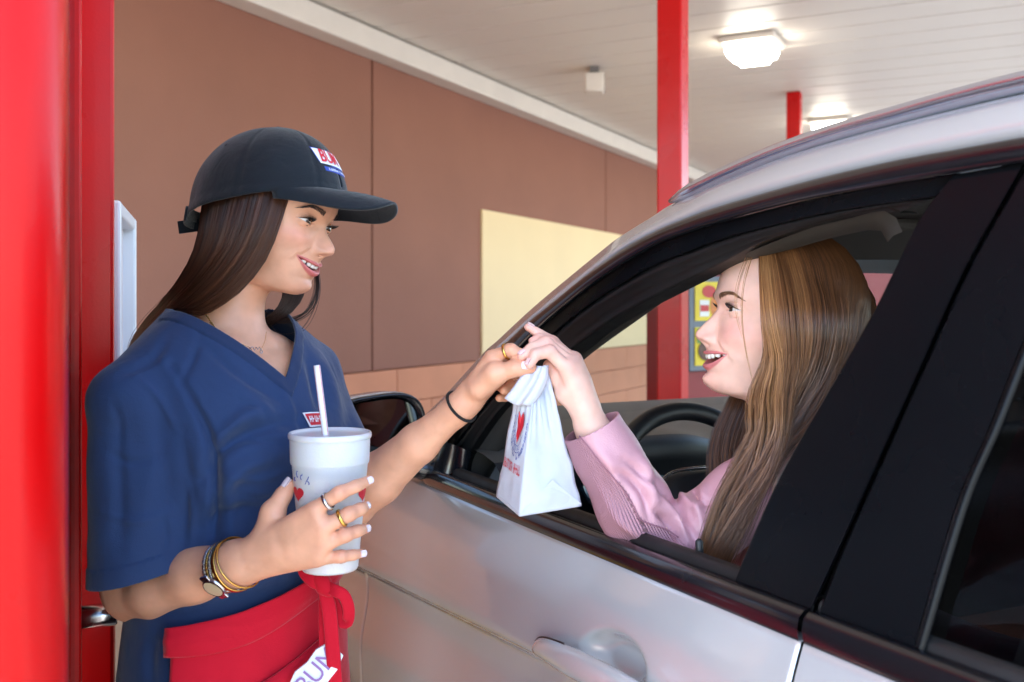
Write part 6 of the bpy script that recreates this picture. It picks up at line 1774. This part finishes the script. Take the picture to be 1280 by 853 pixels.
# sewn seams lying on the leather
def on_jacket(px_, py_):
    d_ = np.abs(jpx - np.array((px_, py_))).max(1); j_ = np.nonzero(d_ < 7)[0]
    j_ = j_[np.argsort(jco[j_, 1])[:4]]; return P(px_, py_, jco[j_, 1].mean() - .0004)
M['pink_seam'] = mat('pink_seam', srgb(150, 100, 116), .6)
for sm_ in (((724, 545), (740, 565), (752, 581), (768, 599), (783, 618), (793, 635), (800, 649), (815, 656), (833, 662), (848, 672)),):
    tube('jacket_seam', spline([on_jacket(x, y) for x, y in sm_], 50), .0009, M['pink_seam'], jk, k=6)
# lower body on the seat
F = Field(CW(-.35, .1, .45) - .3, CW(.55, .6, .95) + .35, .009)
hipc = CW(.02, .42, .84)
for s in (-1, 1): F.chain([hipc + CN * s * .09, CW(.46, .42 + s * .11, .80), CW(.62, .42 + s * .11, .42)], [.09, .07, .055], .03)
F.ell(hipc, (.14, .14, .11), None, .04)
F.cone(hipc, P(1015, 790, 1.43), .11, .10, .04)
v_, q_ = F.mesh(2); fast_mesh('jeans', v_, q_, M['denim'], drv)

# ---- hair
g_d = [PP(x) for x in (
    [(954, 296, 1.315), (952, 345, 1.262), (957, 395, 1.244), (954, 445, 1.242), (940, 482, 1.245), (937, 514, 1.243), (942, 545, 1.238), (918, 590, 1.236), (893, 650, 1.230), (874, 700, 1.228), (868, 750, 1.23)],
    [(950, 286, 1.310), (952, 350, 1.252), (955, 400, 1.222), (962, 450, 1.226), (954, 492, 1.230), (956, 535, 1.230), (944, 578, 1.226), (914, 632, 1.220), (892, 685, 1.218), (880, 720, 1.22), (874, 755, 1.225)],
    [(963, 280, 1.310), (980, 346, 1.250), (988, 400, 1.218), (990, 452, 1.222), (980, 500, 1.227), (970, 545, 1.229), (950, 592, 1.223), (924, 645, 1.216), (902, 692, 1.214), (888, 724, 1.218), (881, 757, 1.222)],
    [(980, 278, 1.315), (1016, 345, 1.262), (1028, 400, 1.228), (1022, 455, 1.232), (995, 508, 1.238), (963, 555, 1.237), (936, 604, 1.229), (912, 654, 1.221), (890, 697, 1.217), (892, 726, 1.22), (886, 757, 1.225)],
    [(994, 278, 1.330), (1050, 345, 1.292), (1066, 396, 1.262), (1054, 450, 1.262), (1017, 510, 1.260), (962, 560, 1.252), (928, 610, 1.240), (902, 660, 1.229), (882, 702, 1.222), (888, 729, 1.225), (889, 758, 1.23)],
    [(1000, 280, 1.350), (1074, 350, 1.340), (1091, 396, 1.322), (1072, 450, 1.315), (1026, 512, 1.300), (966, 562, 1.282), (929, 613, 1.260), (903, 664, 1.242), (883, 706, 1.232), (889, 731, 1.23), (891, 760, 1.235)],
    [(1000, 282, 1.370), (1076, 352, 1.395), (1092, 400, 1.385), (1072, 455, 1.375), (1028, 515, 1.345), (968, 565, 1.31), (930, 616, 1.28), (904, 667, 1.255), (884, 708, 1.24), (890, 733, 1.24), (892, 760, 1.24)])]
S = 11000; n_ = 28; tl_ = np.linspace(0, 1, n_)
a = RNG.random(S); dep = RNG.random(S) ** 1.5
pth = sheet(g_d, a, n_)
axp = np.array([DH.w((-.02, 0, .03)), DH.w((-.03, .01, -.08)), P(985, 600, 1.36), P(930, 760, 1.33)]); axp = resample(axp, n_)
inw = nrm(axp[None] - pth)
clump = noise3(np.stack((a * 22, np.zeros(S), np.zeros(S)), -1), 1.0, 41, 2)
wav = np.sin(tl_[None] * 9.5 + 3.0 * noise3(np.stack((a * 9, np.zeros(S), np.zeros(S)), -1), 1.0, 43, 1)[:, None])
pr = np.interp(tl_, [0, .12, .9, 1], [.05, 1, 1, .6])
pth = pth + inw * ((dep * .024 - .0032 * clump)[:, None] * pr)[..., None]
side = nrm(np.cross(inw, np.gradient(pth, axis=1)))
pth = pth + side * ((wav * .0030 + .003 * clump[:, None]) * np.interp(tl_, [0, .25, .5, 1], [0, .25, 1, 1])[None])[..., None]
pth = pth + RNG.standard_normal((S, 1, 3)) * .0012 * tl_[None, :, None] + (RNG.random(S) < .09)[:, None, None] * RNG.standard_normal((S, 1, 3)) * .008 * (tl_ ** 1.3)[None, :, None]
dk, md, lt = np.array(srgb(58, 37, 26)), np.array(srgb(124, 79, 48)), np.array(srgb(190, 138, 88))
hl = np.clip(.5 + .42 * noise3(np.stack((a * 24, dep * 3, np.zeros(S)), -1), 1.0, 51, 2) + .20 * RNG.standard_normal(S) + .30 * (1 - a * 1.9), 0, 1)
lv_ = hl[:, None] * np.interp(tl_, [0, .10, .35, .65, 1], [.25, .85, 1.0, .75, .45])[None] * np.clip(1.15 - .75 * a, .25, 1)[:, None]
base_c = dk + (md - dk) * np.clip(lv_ * 2, 0, 1)[..., None] + (lt - md) * np.clip(lv_ * 2 - 1, 0, 1)[..., None]
def off_skull(p, k_):
    l = DH.l(p) ; c_ = np.array((-.008, 0, .018)); r_ = np.array((.104, .080, .102)) * k_
    e_ = (l - c_) / r_; nn_ = np.linalg.norm(e_, axis=-1, keepdims=True); up_ = l[..., 2:] > -.05
    return np.where((nn_ < 1) & up_, DH.w(c_ + e_ / np.maximum(nn_, 1e-4) * r_), p)
pth, lid_ = lockify(pth, a, g_d, 54, .42, .0080, 8.0, 99, .0050)
pth = off_skull(pth, 1.02 + .05 * (1 - dep)[:, None, None])
strands('hair', pth, base_c.astype(np.float32), .00030 + .00016 * RNG.random(S), M['hair2'], drv)
bk_ = np.linspace(0, 1, 60); b3 = sheet(g_d, bk_, n_); iw = nrm(axp[None] - b3)
b3 = b3 + iw * (.011 + .003 * np.sin(np.linspace(0, 90, 60)))[:, None, None] * pr[None, :, None]
b3 = off_skull(b3, 1.01)
o = strip('hair_mass', b3, M['hair2'], drv); set_attr(o.data, 'tint', np.tile(dk, (len(o.data.vertices), 1)))
# far side lock behind the chin
g_f = [PP(x) for x in (
    [(925, 440, 1.385), (911, 495, 1.380), (894, 545, 1.372), (893, 600, 1.355), (895, 640, 1.34), (885, 690, 1.33)],
    [(940, 440, 1.375), (935, 490, 1.365), (922, 540, 1.355), (918, 590, 1.335), (905, 640, 1.32), (890, 690, 1.31)],
    [(955, 440, 1.365), (955, 490, 1.345), (945, 540, 1.325), (932, 590, 1.305), (915, 640, 1.29), (897, 690, 1.28)])]
S2 = 1500; a2 = RNG.random(S2); p2 = sheet(g_f, a2, 18); t18 = np.linspace(0, 1, 18)
p2 = p2 + RNG.standard_normal((S2, 1, 3)) * np.array((.004, .008, .002)) * t18[None, :, None] ** .6
p2[..., 0] += .004 * np.sin(t18 * 8)[None]
strands('hair', p2, (dk + (md - dk) * RNG.random((S2, 1)) ** 1.5), np.full(S2, .00045), M['hair2'], drv)
b4 = sheet(g_f, np.linspace(0, 1, 12), 18) + np.array((.004, .010, 0)); o = strip('hair_mass', b4, M['hair2'], drv); set_attr(o.data, 'tint', np.tile(dk * .8, (len(o.data.vertices), 1)))
# strands over the temple
tw = [PP(x) for x in ([(944, 306, 1.30), (930, 352, 1.262), (926, 395, 1.238), (931, 440, 1.234), (940, 480, 1.236)], [(943, 306, 1.30), (926, 350, 1.266), (921, 380, 1.244), (924, 405, 1.240), (930, 425, 1.238)])]
tp_ = np.concatenate([np.array([spline(g, 14) + RNG.standard_normal(3) * .0022 for _ in range(c)]) for g, c in zip(tw, (4, 3))])
strands('hair', tp_, np.tile(lt, (len(tp_), 1)) * (.7 + .4 * RNG.random((len(tp_), 1))), np.full(len(tp_), .00034), M['hair2'], drv)
# ------------------------------------------------------------------ foam cup
cc_ = P(412.5, 540, 1.20); cbz = P(412.5, 711, 1.20)[2]; ctz = cc_[2]
cup = empty('foam_cup', (cc_[0], cc_[1], cbz), 'white foam cup with lid and red striped straw in the woman in navy\'s hand', 'cup')
M['foam'] = mat('white_foam', srgb(214, 215, 218), .55, sss=.25, bump=.25, bscale=420)
M['lid'] = mat('translucent_lid', srgb(216, 218, 222), .25, sss=.2, coat=.3)
Hc = ctz - cbz
cupb = lathe('cup_body', [(.0001, .002), (.0300, .002), (.0325, .0), (.0338, .003), (.0452, Hc * .765), (.0465, Hc * .775), (.0472, Hc * .79), (.0480, Hc * .97), (.0478, Hc * .985), (.0460, Hc * .985), (.0440, Hc * .7)], (cc_[0], cc_[1], cbz), mat=M['foam'], parent=cup, k=72)
lathe('cup_lid', [(.0488, Hc * .955), (.0496, Hc * .962), (.0500, Hc * .975), (.0496, Hc * .992), (.0486, Hc * 1.0), (.0470, Hc * 1.0), (.0462, Hc * .985), (.0450, Hc * .980), (.0300, Hc * .980), (.0001, Hc * .981)], (cc_[0], cc_[1], cbz), mat=M['lid'], parent=cup, k=72)
# straw with red stripes
M['straw'] = bpy.data.materials.new('striped_straw'); M['straw'].use_nodes = True
_t = M['straw'].node_tree; _b = _t.nodes['Principled BSDF']; _b.inputs['Roughness'].default_value = .25
_a = _t.nodes.new('ShaderNodeAttribute'); _a.attribute_name = 'tint'; _t.links.new(_a.outputs['Color'], _b.inputs['Base Color'])
sp = np.linspace(0, 1, 14)[:, None] * (P(396, 457, 1.205) - P(409, 560, 1.195)) + P(409, 560, 1.195)
sv_, sf_ = tube_geo(sp, .0040, 24, cap=False)
so = mesh('straw', sv_, sf_, M['straw'], cup); 
ang = np.tile(np.arange(24), 14)
set_attr(so.data, 'tint', np.where(((ang % 8) < 1)[:, None], np.array(srgb(214, 60, 80)), np.array(srgb(240, 236, 240))))
m_ = so.modifiers.new('t', 'SOLIDIFY'); m_.thickness = .0004
def cup_pt(th, h, off=.0006):
    r = np.interp(h, [0, .765], [.0338, .0452]) + off
    return np.stack((cc_[0] + r * np.sin(th), cc_[1] - r * np.cos(th), cbz + h * Hc), -1)
def cup_print(name, uv, faces, mt, th0, h0, off=.0006):
    uv = np.asarray(uv); return mesh(name, cup_pt(th0 + uv[:, 0] / .040, h0 + uv[:, 1] / Hc, off), faces, mt, cup, False)
def heart(s, n=40):
    t = np.linspace(0, 2 * np.pi, n, endpoint=False)
    return np.stack((16 * np.sin(t) ** 3, 13 * np.cos(t) - 5 * np.cos(2 * t) - 2 * np.cos(3 * t) - np.cos(4 * t)), 1) * s / 16
def fan(uv): return np.vstack((uv.mean(0), uv)), [(0, i + 1, (i + 1) % len(uv) + 1) for i in range(len(uv))]
hvv, hff = fan(heart(.0115) * np.array((1, .85)))
cup_print('cup_print', hvv, hff, M['red_print'], -.88, .58)
cup_print('cup_print', hvv, hff, M['red_print'], 1.35, .56)
rng2 = random.Random(4)
for th0, hh in ((-.95, .67), (-.80, .70), (-.66, .685), (-.52, .66), (-.40, .655)):
    pts = [(0, 0)]
    x, y = 0, 0
    for k_ in range(5): x += rng2.uniform(-.002, .002); y += rng2.uniform(-.001, .0042); pts.append((x, y))
    c = spline([(a_, b_, 0) for a_, b_ in pts], 18)[:, :2]
    tube('cup_scribble', cup_pt(th0 + c[:, 0] / .04, hh + c[:, 1] / Hc, .0005), .0005, M['blue_print'], cup, k=4)

# ------------------------------------------------------------------ paper bag
bag = empty('paper_bag', P(668, 640, 1.27), 'small white paper bag with red heart print, pinched by both women\'s hands', 'bag')
M['paper'] = mat('white_paper', srgb(204, 207, 217), .8, bump=.35, bscale=60, sss=.1, noise=.02)
A_, B_, C_ = P(620, 621, 1.300), P(649.5, 646, 1.225), P(727, 633, 1.262); D_ = A_ + C_ - B_
TA, TB = P(648, 474, 1.262), P(684, 462, 1.258)
TM = P(668, 478, 1.250); TN = P(670, 470, 1.275)
# perimeter at the bottom A-B-C-D; at the top pinched flat, gusset folded in
def edge(p, q, n): return np.array([p + (q - p) * t for t in np.linspace(0, 1, n, endpoint=False)])
bot = np.vstack((edge(A_, B_, 14), edge(B_, C_, 16), edge(C_, D_, 14), edge(D_, A_, 16)))
TG = (TB * .72 + TA * .28)
top = np.vstack((edge(TA, TM, 14), edge(TM, TB, 8), edge(TB, TG + (0, .004, 0), 8), edge(TG + (0, .004, 0), TB + (0, .010, 0), 7), edge(TB + (0, .010, 0), TN, 7), edge(TN, TA, 8)))
i_ = np.interp(np.linspace(0, 1, 60, endpoint=False), np.linspace(0, 1, len(top), endpoint=False), np.arange(len(top)))
top60 = top[np.clip(np.round(i_).astype(int), 0, len(top) - 1)]
# match corners: A->TA, B->TM, C->TB, D->TN
top60 = np.vstack((edge(TA, TM, 14), edge(TM, TB, 16), edge(TB, TN, 14), edge(TN, TA, 16)))
rows = []
H_ = np.linspace(0, 1, 46)
cen_b = (A_ + C_) / 2
for h in H_:
    w = 1 - (1 - h) ** 1.25 * 1.0; w = h ** 1.12
    r = bot * (1 - w) + top60 * w
    # side gusset crease: middle of B-C and D-A pulled in towards the top
    t = np.zeros(60); t[14:30] = np.sin(np.linspace(0, np.pi, 16)); t[44:60] = np.sin(np.linspace(0, np.pi, 16))
    cc2 = r.mean(0); r = r + (cc2 - r) * (t * .38 * sstep(.30, 1.0, h))[:, None]
    b2 = np.zeros(60); b2[14:30] = np.sin(np.linspace(0, np.pi, 16))
    r = r - np.array((.2, -1, 0)) * (b2 * .006 * gauss(h - .18, .12))[:, None] * -1
    rows.append(r)
G_ = np.array(rows)
cr_ = noise3(G_, 38, 11, 2) * .0022 + noise3(G_ * np.array((1, 1, .35)), 90, 12, 2) * .0012
# long pleats converging on the pinch
px_ = np.linspace(0, 60, 60, endpoint=False)
pl_ = np.sin(px_ * 1.9) * .0030 + np.sin(px_ * 3.7 + 1) * .0018
nb = nrm(G_ - G_.mean(1, keepdims=True))
G_ = G_ + nb * (cr_ * (sstep(0, .1, H_))[:, None] + pl_[None] * (sstep(.45, .95, H_) * .9)[:, None])[..., None]
bagm = fast_mesh('bag_body', G_.reshape(-1, 3), grid_faces(46, 60, wrap_n=True), M['paper'], bag, smooth=False)
bagm.data.polygons.foreach_set('use_smooth', np.ones(len(bagm.data.polygons), bool))
mb = bagm.modifiers.new('t', 'SOLIDIFY'); mb.thickness = .0006
# bottom panel with folded flap
bc = [A_, B_, C_, D_]
mesh('bag_base', [p + UPZ * .004 * k_ for k_, p in zip((1, 1, 1, 1), bc)], [(0, 1, 2, 3)], M['paper'], bag, False)
fl = [B_ * .55 + C_ * .45, B_ * .80 + C_ * .20 + UPZ * .0, B_ * .62 + C_ * .38 + UPZ * .028 + (0, -.004, 0), B_ * .05 + C_ * .95 + UPZ * .004]
# diagonal fold triangle on the side face
tri = [B_ + (0, -.0016, .002), C_ + (.000, -.0016, .003), B_ * .48 + C_ * .52 + UPZ * .040 + (0, -.0035, 0)]
mesh('bag_fold', tri + [p + (0, .0008, 0) for p in tri], [(0, 1, 2), (5, 4, 3), (0, 3, 4, 1), (1, 4, 5, 2), (2, 5, 3, 0)], M['paper'], bag, False)
# rolled top hanging on the left of the pinch
f0 = [P(663, 456, 1.246), P(685, 457, 1.250)]; 
g0 = np.array([spline([P(664, 455, 1.247), P(652, 470, 1.243), P(641, 486, 1.243), P(631, 498, 1.246)], 14), spline([P(670, 458, 1.243), P(660, 474, 1.238), P(650, 490, 1.238), P(641, 505, 1.242)], 14),
               spline([P(676, 458, 1.242), P(668, 474, 1.236), P(658, 490, 1.236), P(647, 507, 1.241)], 14), spline([P(681, 457, 1.246), P(676, 474, 1.240), P(666, 490, 1.240), P(654, 506, 1.246)], 14), spline([P(685, 457, 1.250), P(684, 474, 1.245), P(676, 492, 1.244), P(664, 508, 1.248)], 14)])
g0 = np.array([resample(g0[:, j], 25) for j in range(14)])
g0 = g0 + np.array((0, -1, 0)) * (.0016 * np.sin(np.linspace(0, 17, 25)))[None, :, None]
ft = strip('bag_rolled_top', g0, M['paper'], bag); mm = ft.modifiers.new('t', 'SOLIDIFY'); mm.thickness = .0012
# print on the A-B face: lookup on the grid
def bag_pt(u, h, off=-.0014):
    u = np.asarray(u, float); h = np.asarray(h, float)
    fu = np.clip(u, 0, 1) * 13.0; fh = np.clip(h, 0, 1) * 45
    i0 = np.clip(np.floor(fu).astype(int), 0, 13); i1 = np.clip(i0 + 1, 0, 14); j0 = np.clip(np.floor(fh).astype(int), 0, 44); a = (fu - i0)[..., None]; b = (fh - j0)[..., None]
    p = G_[j0, i0] * (1 - a) * (1 - b) + G_[j0, i1] * a * (1 - b) + G_[j0 + 1, i0] * (1 - a) * b + G_[j0 + 1, i1] * a * b
    nn = nrm(np.cross(B_ - A_, UPZ)); nn = nn if nn[1] < 0 else -nn
    return p - nn * off
LW = np.linalg.norm(B_ - A_); LH = np.linalg.norm((TA - A_))
def bag_print(name, uv, faces, mt, u0, h0, off=-.0014):
    uv = np.asarray(uv); return mesh(name, bag_pt(u0 + uv[:, 0] / LW, h0 + uv[:, 1] / LH, off), faces, mt, bag, False)
hh_, hf_ = fan(heart(.0165) * np.array((1.0, 1.35)))
bag_print('bag_heart', hh_, hf_, M['red_print'], .62, .68, -.0020)
def arc_marks(n, r, a0, a1, size, seed, sy=1.25):
    rg = random.Random(seed)
    for i in range(n):
        if rg.random() < .10: continue
        v, f = letter_marks((1,), size * .75, size * rg.uniform(.7, 1.05), seed + i)
        t = a0 + (a1 - a0) * (i + .5) / n
        up_ = -np.array((math.cos(t), math.sin(t))); rt_ = np.array((up_[1], -up_[0])); c = np.array((math.cos(t), math.sin(t))) * r
        uv = (c + v[:, :1] * rt_ + v[:, 1:] * up_) * np.array((1, sy))
        bag_print('bag_lettering', uv, f, M['blue_print'], .62, .68)
arc_marks(13, .0305, math.radians(165), math.radians(262), .0052, 11)
arc_marks(11, .0305, math.radians(276), math.radians(368), .0052, 40)
arc_marks(9, .0228, math.radians(195), math.radians(300), .0042, 70)
def ringline(r, a0, a1, w):
    t = np.linspace(a0, a1, 40); o_ = np.stack((np.cos(t) * (r + w), np.sin(t) * (r + w) * 1.25), 1); i2 = np.stack((np.cos(t) * r, np.sin(t) * r * 1.25), 1)
    return np.vstack((o_, i2)), [(k_, k_ + 1, k_ + 41, k_ + 40) for k_ in range(39)]
for r_, a0, a1 in ((.0195, 2.6, 5.9), (.0262, 2.9, 5.2)):
    uv, f = ringline(r_, a0, a1, .0007); bag_print('bag_ring', uv, f, M['blue_print'], .62, .68)
tv, tf = letter_marks((5, 5, 6), .0030, .0125, 9)
bag_print('bag_lettering', tv, tf, M['red_print'], .50, .36)
